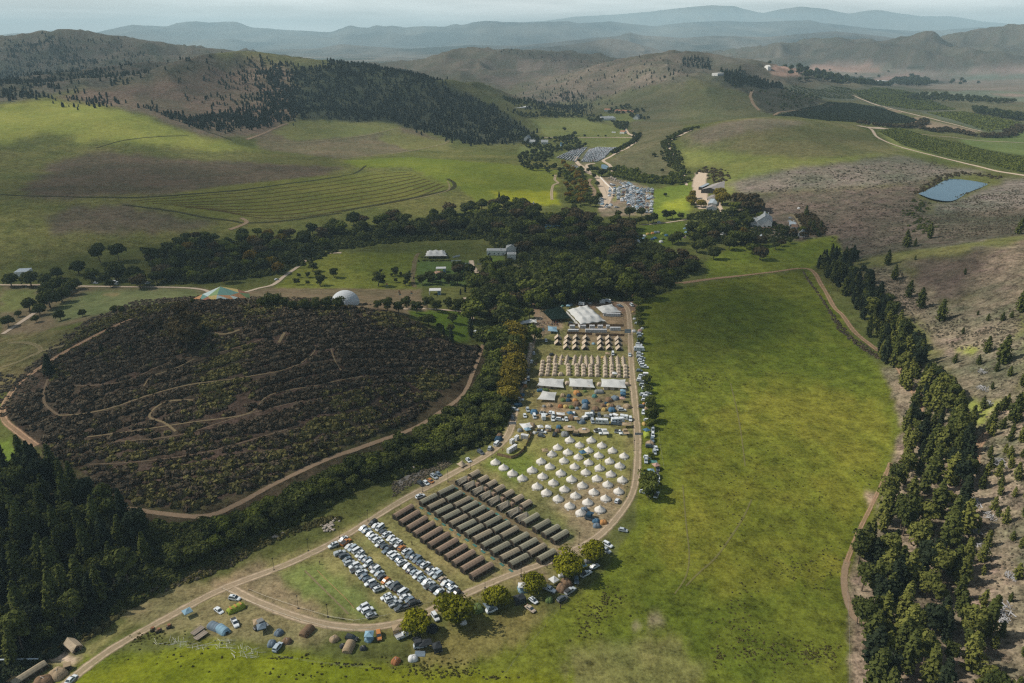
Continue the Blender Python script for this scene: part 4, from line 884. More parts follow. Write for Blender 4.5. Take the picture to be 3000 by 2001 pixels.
for i, (x, y, z) in enumerate(sorted(sap, key=lambda p: -p[1])):
    o = tree('pine_sapling', (x, y, z), MCOS[i % 4], TS[0], (F_PINEL, F_PINE, F_PINEL)[i % 3], random.uniform(3.2, 8.0) / 6.0, sz=random.uniform(.8, 1.1))
    later(o, 'young bushy pine on the bare sandy slope', 'tree', 'young pines on the sandy slope')
# plantation, lower left
plan = scatter_world('Z', [(-40,1400),(60,1370),(170,1400),(300,1500),(420,1560),(450,1620),(400,1720),(300,1790),(200,1860),(60,1960),(-120,2080),(-260,1800)], 150, 4.6, 5)
for i, (x, y, z) in enumerate(sorted(plan, key=lambda p: -p[1])):
    low = x > -160 and y < 330
    h = random.uniform(13, 20)
    bro = (i % 4 == 0) and y < 350
    if bro: o = tree('broadleaf_tree', (x, y, z), MOAK[i % 5], TB[0], F_PINE, random.uniform(7, 10) / 8.0)
    else: o = tree('pine_tree', (x, y, z), (MCO + MBUSH[:2])[i % 8], TC[0], (F_BLUEP, F_PINE, F_PINE)[i % 3], h / 13.0, sz=1.05)
    later(o, 'bushy broadleaf tree in the dark plantation' if bro else 'slender dark pine in the shady plantation', 'tree', 'trees of the dark western plantation')
# thicket along the stream left of the camp road
thk = scatter_world('Z', [(480,1650),(560,1590),(700,1535),(860,1455),(1000,1390),(1180,1312),(1290,1245),(1400,1170),(1440,1060),(1500,1010),(1520,1100),(1480,1220),(1400,1290),(1290,1340),(1130,1380),(1010,1440),(880,1500),(700,1590),(560,1670)], 150, 4.6, 15)
for i, (x, y, z) in enumerate(sorted(thk, key=lambda p: -p[1])):
    o = tree('thicket_tree', (x, y, z), (MOAK + MBR)[i % 11], TB[0], (F_DARK, F_PINE, F_DARK, F_GREEN)[i % 4], random.uniform(6, 10) / 8.0, sz=.8)
    later(o, 'dense dark tree in the thicket along the stream', 'tree', 'trees of the stream thicket')
# the large wood
WOOD = [
 ([(250,815),(420,790),(520,760),(520,840),(420,850),(270,850)], 16, 9, (6, 11), 'dark'),
 ([(430,745),(560,700),(760,690),(900,690),(930,720),(900,760),(820,800),(740,815),(640,830),(520,830),(440,810)], 62, 8.6, (7, 12), 'dark'),
 ([(900,690),(1000,655),(1180,640),(1400,615),(1500,600),(1580,620),(1560,680),(1580,720),(1560,800),(1520,760),(1420,690),(1330,690),(1240,700),(1100,700),(1000,720),(920,740)], 72, 9.5, (9, 14), 'dark'),
 ([(1570,640),(1640,630),(1760,650),(1850,670),(1860,740),(1800,780),(1700,740),(1570,720)], 50, 9.0, (9, 13), 'brown'),
 ([(1560,830),(1600,790),(1750,800),(1880,850),(1900,880),(1830,880),(1700,890),(1580,880)], 42, 7.6, (17, 25), 'tall'),
 ([(1860,760),(1960,750),(2060,770),(2050,800),(1960,850),(1880,860),(1840,800)], 24, 8.5, (6, 10), 'brown'),
 ([(2020,680),(2110,650),(2150,610),(2220,620),(2240,660),(2200,690),(2260,735),(2300,740),(2280,755),(2170,765),(2120,770),(2040,745)], 34, 9.0, (8, 13), 'dark'),
 ([(2260,660),(2330,680),(2400,680),(2420,700),(2350,710),(2310,720),(2270,740)], 14, 8.0, (5, 8), 'brown'),
 ([(1380,840),(1480,820),(1560,840),(1600,900),(1560,905),(1520,930),(1540,1010),(1500,1100),(1440,1060),(1400,1000),(1370,920)], 42, 6.6, (9, 14), 'mix'),
 ([(1330,790),(1430,770),(1530,800),(1500,830),(1400,840),(1350,830)], 14, 8.0, (7, 10), 'mix'),
]
wi = 0
CROWN_STUFF = []
for poly, n_, md, hr, kd in WOOD:
    sp = scatter_world('Z', poly, n_, md, 500 + wi)
    for i, (x, y, z) in enumerate(sorted(sp, key=lambda p: -p[1])):
        h = random.uniform(*hr); pu, pv = project(x, y, z)
        if (2190 < pu < 2275 and 655 < pv < 712) or (1410 < pu < 1520 and 735 < pv < 775): continue
        if kd == 'tall': cm, tm, ref, fol = MBRL, TL, 14.0, (F_DARK, F_DARK, F_GREEN)[i % 3]
        else:
            cm, tm, ref = MBR, TB, 9.0
            fol = {'dark': (F_DARK, F_GREEN, F_DARK, F_BROWN, F_PINE, F_DARK), 'brown': (F_BROWN, F_DARK, F_BROWN, F_BROWN, F_DARK, F_GREEN), 'mix': (F_DARK, F_GREEN, F_DARK, F_PINE, F_GREEN, F_BROWN)}[kd][i % 6]
            if poly[0] == (430, 745) and i % 6 in (2,): fol = F_GOLD if i % 12 == 2 else F_YEL if i % 18 == 8 else F_GREEN
        o = tree('woodland_tree', (x, y, z), cm[(i * 3 + wi) % len(cm)], tm[0], fol, h / ref * (1.28 if kd != 'tall' else 1.0), sz=.9)
        nm = {'dark': 'dark green spreading tree in the large wood', 'brown': 'brownish spreading tree in the large wood', 'tall': 'very tall dark tree fronting the large wood', 'mix': 'leafy tree in the wood beside the river'}[kd]
        later(o, nm, 'tree', 'trees of the large wood')
    wi += 1
put('R', [(640,560,16),(600,470,13),(210,560,11),(350,600,10)], 'willow_tree', 'bright yellow-green willow beside the farmyard', 'tree', 'willows beside the farmyard', MOAKW, TB, F_YEL, 8.0)
put('R', [(840,600,20),(930,640,21),(1030,640,22),(1110,660,18),(980,700,17)], 'umbrella_pine', 'umbrella pine with flat dark crown behind the farmhouse', 'tree', 'umbrella pines behind the farmhouse', MBRL, TL, F_BROWN, 14.0)
put('R', [(930,1000,10),(760,960,11)], 'autumn_tree', 'golden autumn tree in the farmhouse garden', 'tree', 'autumn trees in the garden', MOAK, TB, F_GOLD, 8.0)
put('R', [(1800,720,12),(1840,860,9),(1900,900,10),(1960,1000,8),(2000,880,8)], 'cypress_tree', 'dark garden tree right of the farm', 'tree', 'trees at the right edge of the farm', MCOO, TC, F_DARK, 12.0)
put('P', [(560,1000,8),(400,1120,8),(1110,1100,9),(1240,1110,15),(1400,1080,11),(1540,1150,12),(1370,1170,9),(1480,1160,10),(1700,1110,11),(1780,1100,10),(1880,1110,8),(1850,1400,13),(1780,1420,11)], 'broadleaf_tree', 'dark tree at the edge of the tent paddock', 'tree', 'trees round the tent paddock', MBR, TB, F_DARK, 9.0)
put('P', [(2030,860,12),(2130,960,10),(2010,960,11)], 'poplar_tree', 'pale yellow poplar beside the farmyard gravel', 'tree', 'poplars beside the farmyard', MBRL, TL, F_YEL, 14.0)
put('E', [(620,210,12),(660,250,10)], 'conifer_tree', 'dark conifer rising above the northern wood edge', 'tree', 'conifers above the wood', MCO, TC, F_BLUEP, 13.0)
# river-side autumn row (far)
riv = [(560,560),(600,590),(620,620),(590,640),(640,680),(660,720),(700,700),(690,760),(700,800),(640,800),(680,840),(610,880),(640,930),(540,520),(520,560),(480,500),(420,440),(460,480),(560,700),(500,760),(460,720),(530,830),(480,870),(600,760),(650,880)]
put('P', [(x, y, 9 + (x * 7 + y) % 4) for x, y in riv], 'riverside_tree', 'autumn tree in the belt beside the far river', 'tree', 'autumn trees beside the far river', MBR, TB, F_GOLD, 9.0)
put('P', [(740,540,9),(790,520,9),(840,520,9),(900,580,12),(940,560,9),(800,600,8),(1000,530,9),(760,490,8),(600,230,10),(570,70,10),(440,15,9),(690,90,6),(860,90,5),(950,90,5),(1650,525,6),(1690,825,5),(820,900,9),(870,860,9),(830,960,10),(760,950,12),(840,700,8),(620,400,6)], 'broadleaf_tree', 'dark tree between the distant parking areas', 'tree', 'trees between the distant parking areas', MBR, TB, F_DARK, 9.0)
# ---------------------------------------------------------------- masses nobody could count
def mass(name, k, poly, n, md, prs, fol, a, b, seed, **kw):
    sp_ = scatter_world(k, poly, n, md, seed, tries=20)
    if name in ('hill_forest', 'scattered_pines', 'slope_scrub', 'dark_scrub') and md > 2.5:
        sp_ = [(x + random.gauss(0, md * 2.4), y + random.gauss(0, md * 2.4)) for x, y, z in sp_]; sp_ = [(x, y, float(zat(x, y))) for x, y in sp_]
    if name in ('hill_forest', 'scattered_pines', 'slope_scrub', 'dark_scrub', 'ridge_wood', 'valley_wood') and len(sp_) > 60:
        q_ = np.array(sp_); cell = md * 5; nv = fbm(q_[:, 0] / cell, q_[:, 1] / cell, seed, 3) + RNG.rand(len(q_)) * .18
        thr = np.quantile(nv, .24 if name == 'hill_forest' else .36); sp_ = [s_ for s_, v_ in zip(sp_, nv) if v_ > thr]
    return merged(name, sp_, prs, fol, a, b, seed, **kw)
def hedge(name, k, line, wd, step, prs, fol, a, b, seed, jit=1.0):
    w = catmull([np.array(P(k, *p)[:2]) for p in line], 6); rng = np.random.RandomState(seed); out = []
    for p, q_ in zip(w[:-1], w[1:]):
        L = np.hypot(*(q_ - p)); m_ = max(1, int(L / step))
        for t in range(m_):
            c = p + (q_ - p) * (t + rng.rand()) / m_ + rng.randn(2) * wd * .5
            out.append((c[0], c[1], float(zat(c[0], c[1]))))
    return merged(name, out, prs, fol, a, b, seed)
# heath on the scrub hill, in rows following the contours
hill = [(110,1150),(180,1010),(390,905),(560,885),(800,885),(1100,910),(1180,930),(1330,1000),(1400,1020),(1380,1080),(1200,1230),(960,1330),(760,1420),(560,1490),(370,1470),(160,1330),(70,1290),(20,1200)]
sp = scatter_world('Z', hill, 26000, 1.1, 31, tries=12)
paths = []
for nm, k, pp, w_, m_ in RD:
    if k in 'DG' and nm in ('foot_trail', 'dirt_track'): paths += [(c[0], c[1], w_) for c in catmull([np.array(P(k, *p)[:2]) for p in pp], 12)]
pa = np.array(paths); sp = np.array(sp)
s1 = (sp[:, 1] * .86 - sp[:, 0] * .5); s1 = s1 + 34 * (fbm(sp[:, 0] / 110, sp[:, 1] / 110, 61, 3) - .5) * 2
rowf = np.sin(s1 * 2 * np.pi / 10.5)
dens_n = fbm(sp[:, 0] / 14, sp[:, 1] / 14, 62, 3)
keep = (rowf > -.45 + .5 * (RNG.rand(len(sp)) - .5)) & (dens_n > .21)
for i in range(len(sp)):
    if keep[i]:
        d_ = np.hypot(pa[:, 0] - sp[i, 0], pa[:, 1] - sp[i, 1]) - pa[:, 2] * .5
        if d_.min() < 1.9: keep[i] = False
sp = sp[keep]; hue = fbm(sp[:, 0] / 40, sp[:, 1] / 40, 63, 3) + (RNG.rand(len(sp)) - .5) * .25
merged('heath_scrub', sp[hue < .56], PUFF, F_FYN, 1.0, 2.6, 1, zs=(.75, 1.3))
merged('green_heath_scrub', sp[hue >= .56], PUFF, F_FYNG, 1.0, 2.5, 2, zs=(.75, 1.3))
mass('heath_scrub', 'Z', [(-200,1060),(60,1100),(170,1000),(400,880),(560,870),(700,870),(1100,895),(800,890),(390,905),(180,1010),(60,1200),(-200,1290)], 1100, 1.5, PUFF, F_FYN, .8, 1.8, 33)
mass('stream_thicket', 'Z', [(370,1520),(560,1540),(700,1515),(830,1445),(970,1375),(1210,1285),(1330,1210),(1400,1110),(1480,1010),(1520,1180),(1440,1290),(1250,1370),(1050,1430),(900,1520),(720,1600),(560,1680),(420,1760),(330,1800),(400,1650)], 4200, 1.5, PUFFD, F_DARK, .9, 2.6, 34)
mass('bank_scrub', 'G', [(400,1200),(640,1090),(900,960),(1150,830),(1500,720),(1700,650),(2080,520),(2136,540),(1700,690),(1560,760),(1420,850),(1050,980),(800,1110),(650,1230),(560,1290),(300,1400),(260,1380)], 900, 1.2, PUFFD, F_FYNG, .5, 1.5, 35)
mass('grey_bank_scrub', 'G', [(560,1180),(900,1000),(1300,850),(1500,760),(1560,780),(1420,850),(900,1040),(640,1200),(540,1260)], 130, 1.6, PUFFD, F_GREYB, .5, 1.2, 36)
mass('bank_scrub', 'M', [(0,380),(200,330),(400,150),(620,110),(740,160),(600,240),(420,330),(200,430),(60,530),(0,560)], 330, 1.2, PUFFD, F_GREYB, .4, 1.1, 38)
mass('plantation_undergrowth', 'Z', [(-200,1350),(170,1400),(430,1560),(470,1640),(400,1740),(230,1880),(0,2000),(-250,2100)], 1500, 1.6, PUFFD, F_BLUEP, 1.0, 2.6, 39)
mass('river_thicket', 'Z', [(1440,1180),(1480,1040),(1490,960),(1530,930),(1560,1000),(1540,1080),(1510,1160),(1480,1240)], 420, 1.5, PUFFD, F_GREEN, .8, 2.2, 40)
mass('road_side_bush', 'K', [(0,300),(200,180),(230,300),(180,480),(60,650),(0,560)], 110, 1.3, PUFFD, F_GREEN, .8, 2.0, 41)
mass('wood_undergrowth', 'Z', [(430,760),(600,710),(900,700),(1180,650),(1500,610),(1640,640),(1850,680),(2050,780),(1950,855),(1850,880),(1580,885),(1540,800),(1420,700),(1230,705),(1000,730),(900,770),(780,810),(520,835)], 4200, 3.0, PUFFD, F_DARK, 1.6, 4.0, 42)
mass('farm_undergrowth', 'R', [(170,700),(400,640),(800,640),(1100,700),(1300,800),(1650,900),(1690,1040),(1400,1080),(1000,1110),(600,1100),(350,1180),(150,1000)], 700, 3.0, PUFFD, F_DARK, 1.2, 2.8, 43)
mass('farm_scrub', 'R', [(1650,700),(1900,680),(2050,880),(2060,960),(1980,1000),(1800,960),(1720,800)], 160, 2.5, PUFFD, F_BROWN, 1.5, 3.2, 44)
hedge('garden_hedge', 'Q', [(600,392),(800,396),(1060,392)], 2.2, .8, PUFFD, F_DARK, .8, 1.2, 45)
hedge('garden_hedge', 'Q', [(640,352),(850,350),(1040,352)], 2.2, .8, PUFFD, F_DARK, .8, 1.2, 46)
hedge('roadside_hedge', 'P', [(1040,300),(1120,250),(1240,190),(1310,150),(1340,110),(1330,60)], 8, 1.8, FARB, F_DARK, .35, .8, 47)
hedge('roadside_hedge', 'P', [(2040,-8),(1880,50),(1760,110),(1690,170),(1690,240),(1740,340),(1800,430),(1860,520)], 9, 1.6, FARB, F_DARK, .4, .9, 48)
hedge('roadside_hedge', 'P', [(1780,190),(1800,260),(1850,340),(1900,430)], 6, 3.0, FARB, F_DARK, .3, .7, 49)
hedge('stream_hedge', 'P', [(1020,560),(1150,590),(1300,620),(1420,640),(1560,660),(1700,660),(1830,660),(1940,640)], 10, .9, FARB, F_GREEN, .4, .9, 50)
hedge('stream_hedge', 'P', [(1060,520),(1120,500),(1200,540),(1330,590),(1500,610),(1640,620),(1800,620),(1870,560)], 12, 1.2, FARB, F_GREEN, .4, 1.0, 51)
hedge('orchard_hedge', 'C', [(1210,850),(1350,870),(1500,880),(1640,860),(1660,830)], 9, 1.6, FARB, F_BROWN, .5, 1.0, 52)
hedge('orchard_hedge', 'C', [(1640,890),(1750,910),(1840,900),(1960,930),(2100,945),(2250,930),(2351,880),(2500,850)], 12, 1.6, FARB, F_BROWN, .5, 1.1, 53)
hedge('pond_scrub', 'C', [(1620,1330),(1700,1290),(1780,1230),(1850,1205),(1950,1195),(2080,1205),(2170,1225)], 8, 1.0, PUFFD, F_BROWN, 1.0, 2.6, 54)
hedge('pond_scrub', 'C', [(1600,1380),(1640,1430),(1600,1480),(1700,1600)], 10, 1.8, PUFFD, F_DARK, 1.2, 2.6, 55)
hedge('pond_scrub', 'C', [(1720,1395),(1850,1370),(1960,1330),(2060,1280),(2110,1255)], 3, 2.0, PUFFD, F_BROWN, .5, 1.2, 56)
hedge('farm_bank_scrub', 'R', [(300,110),(420,90),(540,110),(620,160),(650,240)], 14, 1.1, PUFFD, F_BROWN, 1.5, 3.2, 57)
# wooded hill and scattered pines (read as masses at this distance)
mass('hill_forest', 'Z', [(860,205),(960,192),(1080,190),(1200,215),(1300,245),(1440,310),(1545,385),(1570,420),(1400,425),(1300,405),(1150,358),(880,345),(800,330),(900,260)], 9450, 4.4, FARC, F_BLUEP, 0.44, 1.03, 60)
mass('hill_forest', 'Z', [(750,176),(860,195),(880,340),(800,325),(790,240)], 1687, 5.0, FARC, F_BLUEP, 0.44, 1.03, 61)
mass('hill_forest', 'Z', [(410,310),(450,315),(560,370),(640,385),(800,365),(850,350),(760,320),(640,330),(560,350)], 1800, 4.7, FARC, F_BLUEP, 0.44, 0.96, 62)
mass('scattered_pines', 'Z', [(560,230),(640,190),(750,180),(800,240),(800,320),(700,300),(620,320)], 218, 11.7, FARC, F_BLUEP, 0.33, 0.86, 63)
mass('hill_forest', 'Z', [(690,185),(770,176),(830,240),(820,345),(700,345),(740,290),(700,240)], 330, 9, FARC, F_BLUEP, .45, .95, 163, )
mass('scattered_pines', 'Z', [(160,285),(220,262),(300,290),(350,310),(300,315),(180,300)], 138, 8.1, FARC, F_BLUEP, 0.39, 0.94, 64)
mass('hill_forest', 'Z', [(0,150),(60,130),(180,105),(250,150),(330,210),(400,235),(300,250),(150,235),(60,200)], 1206, 11.2, FARC, F_BLUEP, 0.50, 1.16, 65)
mass('hill_forest', 'Z', [(-40,210),(60,190),(150,230),(160,275),(80,290),(-40,290)], 1378, 7.7, FARC, F_BLUEP, 0.50, 1.09, 66)
mass('scattered_pines', 'Z', [(0,115),(170,102),(361,125),(638,166),(560,210),(361,240),(200,150),(0,140)], 379, 21.6, FARC, F_BLUEP, 0.44, 1.08, 67)
mass('scattered_pines', 'B', [(1100,660),(1400,560),(1700,500),(2351,430),(2351,560),(1900,650),(1690,760),(1300,720)], 482, 14.4, FARC, F_BLUEP, 0.33, 0.86, 68)
mass('scattered_pines', 'B', [(1450,640),(1700,640),(1660,800),(1230,800),(1220,760),(1380,720)], 919, 8.1, FARC, F_BLUEP, 0.33, 0.86, 69)
mass('scattered_pines', 'B', [(500,465),(1100,345),(1800,430),(1990,430),(1500,380),(1080,345)], 299, 19.8, FARC, F_BLUEP, 0.39, 1.01, 70)
mass('valley_wood', 'B', [(1090,660),(1280,690),(1320,720),(1180,715)], 240, 11, FARC, F_DARK, .6, 1.1, 71)
mass('valley_wood', 'B', [(1200,780),(1650,790),(1660,810),(1300,812),(1230,800)], 420, 7, FARB, F_DARK, .5, .9, 72)
mass('valley_wood', 'B', [(1230,920),(1400,960),(1600,940),(1680,1010),(1600,1040),(1480,1050),(1420,1130),(1560,1180),(1500,1230),(1240,1160),(1220,1080),(1340,1040),(1230,1000)], 380, 8, FARB, F_DARK, .4, 1.0, 73)
mass('valley_wood', 'E', [(1060,20),(1180,0),(1230,180),(1180,260),(1080,240),(1100,120)], 150, 6, FARB, F_GREEN, .5, 1.1, 74)
mass('valley_wood', 'B', [(1680,800),(1800,800),(1800,840),(1700,840)], 90, 8, FARB, F_DARK, .5, .9, 75)
mass('valley_wood', 'B', [(1830,760),(1960,720),(2080,760),(2120,820),(2040,830),(1960,780),(1850,790)], 150, 9, FARB, F_DARK, .5, 1.0, 76)
mass('valley_wood', 'B', [(1860,840),(1980,850),(1960,900),(1900,890)], 60, 8, FARB, F_DARK, .4, .9, 77)
mass('ridge_wood', 'C', [(240,490),(400,480),(560,560),(680,590),(700,620),(560,610),(400,610),(290,560)], 620, 9, FARC, F_BLUEP, .9, 1.7, 78)
mass('ridge_wood', 'C', [(0,400),(180,410),(190,480),(100,470),(0,450)], 150, 12, FARC, F_BLUEP, .8, 1.4, 79)
mass('ridge_wood', 'C', [(340,600),(700,610),(1000,690),(880,740),(620,780),(560,700)], 160, 15, FARB, F_DARK, .5, 1.1, 80)
mass('plain_wood', 'C', [(680,520),(1000,520),(1280,560),(1450,590),(1280,590),(800,560)], 380, 17, FARB, F_DARK, 1.6, 3.0, 81)
mass('plain_wood', 'C', [(1440,560),(1560,530),(1700,550),(1680,590),(1500,590)], 150, 17, FARB, F_DARK, 1.8, 3.2, 82)
mass('plain_wood', 'C', [(2000,750),(2351,810),(2400,830),(2300,830),(2010,780)], 200, 11, FARB, F_DARK, 1.0, 2.0, 83)
mass('plain_wood', 'C', [(1530,660),(1750,650),(2300,700),(2200,715),(1900,700),(1560,690)], 130, 16, FARB, F_DARK, .9, 1.8, 84)
mass('plain_wood', 'C', [(740,530),(520,470),(700,450),(1800,540),(2300,540),(2200,550),(1500,600)], 60, 30, FARB, F_DARK, 1.2, 2.6, 85)
# orchards and vines: real rows
def rows(name, k, poly, gap, step, ang, prs, fol, a, b, seed):
    W = [P(k, *p)[:2] for p in poly]; c = np.mean(W, 0); rng = np.random.RandomState(seed); ca, sa = math.cos(ang), math.sin(ang); out = []
    R_ = max(math.hypot(p[0] - c[0], p[1] - c[1]) for p in W)
    for u in np.arange(-R_, R_, gap):
        for w_ in np.arange(-R_, R_, step):
            x = c[0] + u * -sa + w_ * ca + rng.randn() * .3; y = c[1] + u * ca + w_ * sa + rng.randn() * .3
            if inside(x, y, W) and rng.rand() < .95: out.append((x, y, float(zat(x, y))))
    return merged(name, out, prs, fol, a, b, seed)
LOWP = [puff(200 + i, 10, .62, .9) for i in range(4)]
rows('vineyard_rows', 'C', [(640,795),(950,725),(1150,708),(1330,735),(1620,830),(1560,850),(1250,845),(1000,832),(800,805)], 9.5, 2.3, 2.2, LOWP, F_BLUEP, 1.5, 2.2, 90)
rows('orchard_rows', 'C', [(1350,905),(1500,885),(1700,945),(1850,975),(2351,1085),(2480,1110),(2480,1215),(2351,1190),(2100,1130),(1800,1070),(1500,990)], 4.6, 2.6, 2.75, LOWP, F_GREEN, 1.2, 1.8, 91)
rows('orchard_rows', 'C', [(1150,620),(1400,610),(1600,640),(1880,755),(1660,760),(1400,730)], 13, 6.0, 2.4, LOWP, F_GREEN, 2.4, 3.6, 92)
rows('orchard_rows', 'C', [(1680,775),(1930,768),(2330,845),(2300,880),(2100,905)], 11, 5, 1.9, LOWP, F_GREEN, 1.8, 2.8, 93)
rows('orchard_rows', 'C', [(720,605),(1150,610),(1190,680),(1050,680),(800,635)], 16, 7, 1.9, LOWP, F_DARK, 2.2, 3.2, 94)
# heath and tussocks right
mass('slope_scrub', 'C', [(1000,1180),(1700,1110),(2000,1190),(1750,1230),(1500,1290),(900,1320),(600,1330),(420,1330),(800,1240)], 900, 3, PUFF, F_GREYB, .5, 1.5, 100)
mass('dark_scrub', 'C', [(600,1200),(1300,1090),(2000,1190),(1700,1300),(1650,1500),(1000,1560),(560,1400)], 420, 4, PUFF, F_FYN, .6, 1.3, 101)
mass('dark_scrub', 'F', [(560,0),(1600,0),(1650,150),(1250,390),(1060,260),(900,170),(820,90)], 900, 2.6, PUFF, F_FYN, .4, 1.1, 102)
mass('slope_scrub', 'F', [(1720,40),(2000,-60),(2351,-120),(2480,0),(2351,200),(1800,240),(1700,100)], 1500, 2.2, PUFF, F_GREYB, .5, 1.2, 103)
mass('dark_scrub', 'F', [(1720,40),(2000,-60),(2351,-120),(2480,0),(2351,200),(1800,240),(1700,100)], 700, 3, PUFF, F_FYN, .4, 1.1, 104)
mass('slope_scrub', 'F', [(1200,440),(1500,440),(1560,560),(1800,720),(2000,800),(2400,650),(2500,1000),(1900,1000),(1640,850),(1400,620)], 1300, 1.5, PUFF, F_GREYB, .4, 1.1, 105)
mass('slope_scrub', 'Z', [(2860,1040),(3100,1000),(3300,1300),(3250,2000),(2980,2050),(2880,1700),(2870,1300)], 1500, 1.3, PUFF, F_GREYB, .25, .8, 106)
mass('track_side_scrub', 'F', [(820,440),(900,560),(1010,720),(1130,870),(1300,1000),(1420,1080),(1350,1060),(1200,970),(1060,850),(950,640),(860,520)], 420, 1.2, PUFFD, F_FYN, .5, 1.3, 107)
merged('brushwood_pile', [P('I', x, y) for x, y in ((2000,200),(1825,440),(1930,530),(1850,620),(2010,1120),(1890,720),(2070,910),(2000,1160),(1500,1240))], TWIG, foliage('bleached_brushwood', (.25, .25, .26), (.42, .42, .43), 0), 2.6, 4.6, 108)
merged('brushwood_pile', [P('F', x, y) for x, y in ((2070,1150),(2080,1270),(2120,1370))], TWIG, MATS['bleached_brushwood'], 2.6, 4.2, 109)
F_TUS = foliage('tussock_leaves', (.06, .06, .018), (.135, .125, .038), .1)
def clus(k, cs, seed):
    rng = np.random.RandomState(seed); out = []
    for x, y, rx, ry, n in cs:
        for _ in range(n):
            X, Y, Z = P(k, x + rng.randn() * rx * .5, y + rng.randn() * ry * .5); out.append((X, Y, Z))
    return out
merged('dark_grass_tussocks', clus('N', [(2100,520,110,120,50),(1950,690,190,160,70),(1900,820,110,110,30),(2050,640,190,110,35),(2200,520,90,80,8),(400,1190,420,110,160),(650,1250,260,50,50),(1000,1290,200,20,18)], 1), PUFF, F_TUS, .15, .5, 110)
merged('dark_grass_tussocks', clus('I', [(350,1180,140,180,60),(410,1330,90,140,90),(520,1350,120,160,50),(640,1400,140,130,50),(380,1020,80,80,25),(800,1390,90,70,70),(910,1390,90,80,70),(225,1410,40,80,40),(650,840,260,160,60),(850,850,200,160,90),(300,480,160,300,60),(800,420,300,300,80),(500,200,500,200,60),(1150,260,90,60,25)], 2), PUFF, F_TUS, .15, .5, 111)
merged('dark_grass_tussocks', clus('F', [(90,1220,90,90,60),(190,1190,80,70,60),(400,560,160,30,30),(580,330,260,60,70),(480,290,120,60,60),(300,400,300,60,50),(850,300,300,90,50),(640,1160,160,12,25),(100,720,200,300,30),(600,900,400,300,60)], 3), PUFF, F_TUS, .15, .5, 112)
merged('dark_grass_tussocks', clus('O', [(1350,650,200,12,30),(1900,710,240,20,35),(2200,745,60,12,16),(60,470,160,60,40),(1570,620,30,20,9),(120,430,100,50,25),(480,600,600,160,40),(1500,800,700,90,30)], 4), PUFF, F_TUS, .15, .5, 113)
merged('gravel_scatter', clus('M', [(380,150,200,50,70),(180,210,120,40,50),(330,220,90,30,30)], 5), PUFF, F_GREYB, .2, .6, 114)
HAZE = 5.2e-5; SKYS = .055; SUNS = 4.9; CLOUDC = (23.5, 24.0, 23.3, 1)
# ---------------------------------------------------------------- vehicles (x forward, metres)
GLASS = mat('dark_car_glass', (.045, .065, .08), .3, .1, 1, 0, .4); TYRE = mat('tyre_rubber', (.02, .02, .02), .9); LAMP = mat('lamp_glass', (.75, .75, .72), .2, .02, 1, 0, .8)
TAIL = mat('tail_light_red', (.35, .02, .015), .3); RIM = mat('alloy_rim', (.45, .45, .46), .35, .05, 1, .8); BLACKP = mat('black_trim', (.022, .022, .024), .6); CANV = mat('black_canopy', (.04, .042, .045), .6)
def paint(n, c): return mat(n, c, .5, .05, .5, 0, .3)
PAINT = {'w': paint('white_paint', (.60, .64, .67)), 's': paint('silver_paint', (.36, .40, .43)), 'b': paint('blue_grey_paint', (.14, .185, .23)), 'd': paint('dark_grey_paint', (.075, .09, .105)),
         'k': paint('black_paint', (.03, .034, .036)), 'o': paint('orange_paint', (.42, .17, .05)), 'n': paint('beige_paint', (.38, .31, .24)), 'g': paint('pale_blue_paint', (.36, .43, .48))}
CNAME = {'w': 'white', 's': 'silver', 'b': 'bluish', 'd': 'dark grey', 'k': 'black', 'o': 'orange', 'n': 'beige', 'g': 'pale blue'}
def loft(mb, secs):
    """secs: (x, list of (y,z)) with equal counts"""
    n = len(secs[0][1]); vs = [(x, y, z) for x, r_ in secs for y, z in r_]
    fs = [(i * n + k, i * n + (k + 1) % n, (i + 1) * n + (k + 1) % n, (i + 1) * n + k) for i in range(len(secs) - 1) for k in range(n)]
    fs += [tuple(range(n))[::-1], tuple(range((len(secs) - 1) * n, len(secs) * n))]
    mb.add(vs, fs)
def sect(w, z0, z1, sh=.1):
    return [(-w + .06, z0), (-w, z0 + .15), (-w, z1 - sh), (-w + sh, z1), (w - sh, z1), (w, z1 - sh), (w, z0 + .15), (w - .06, z0)]
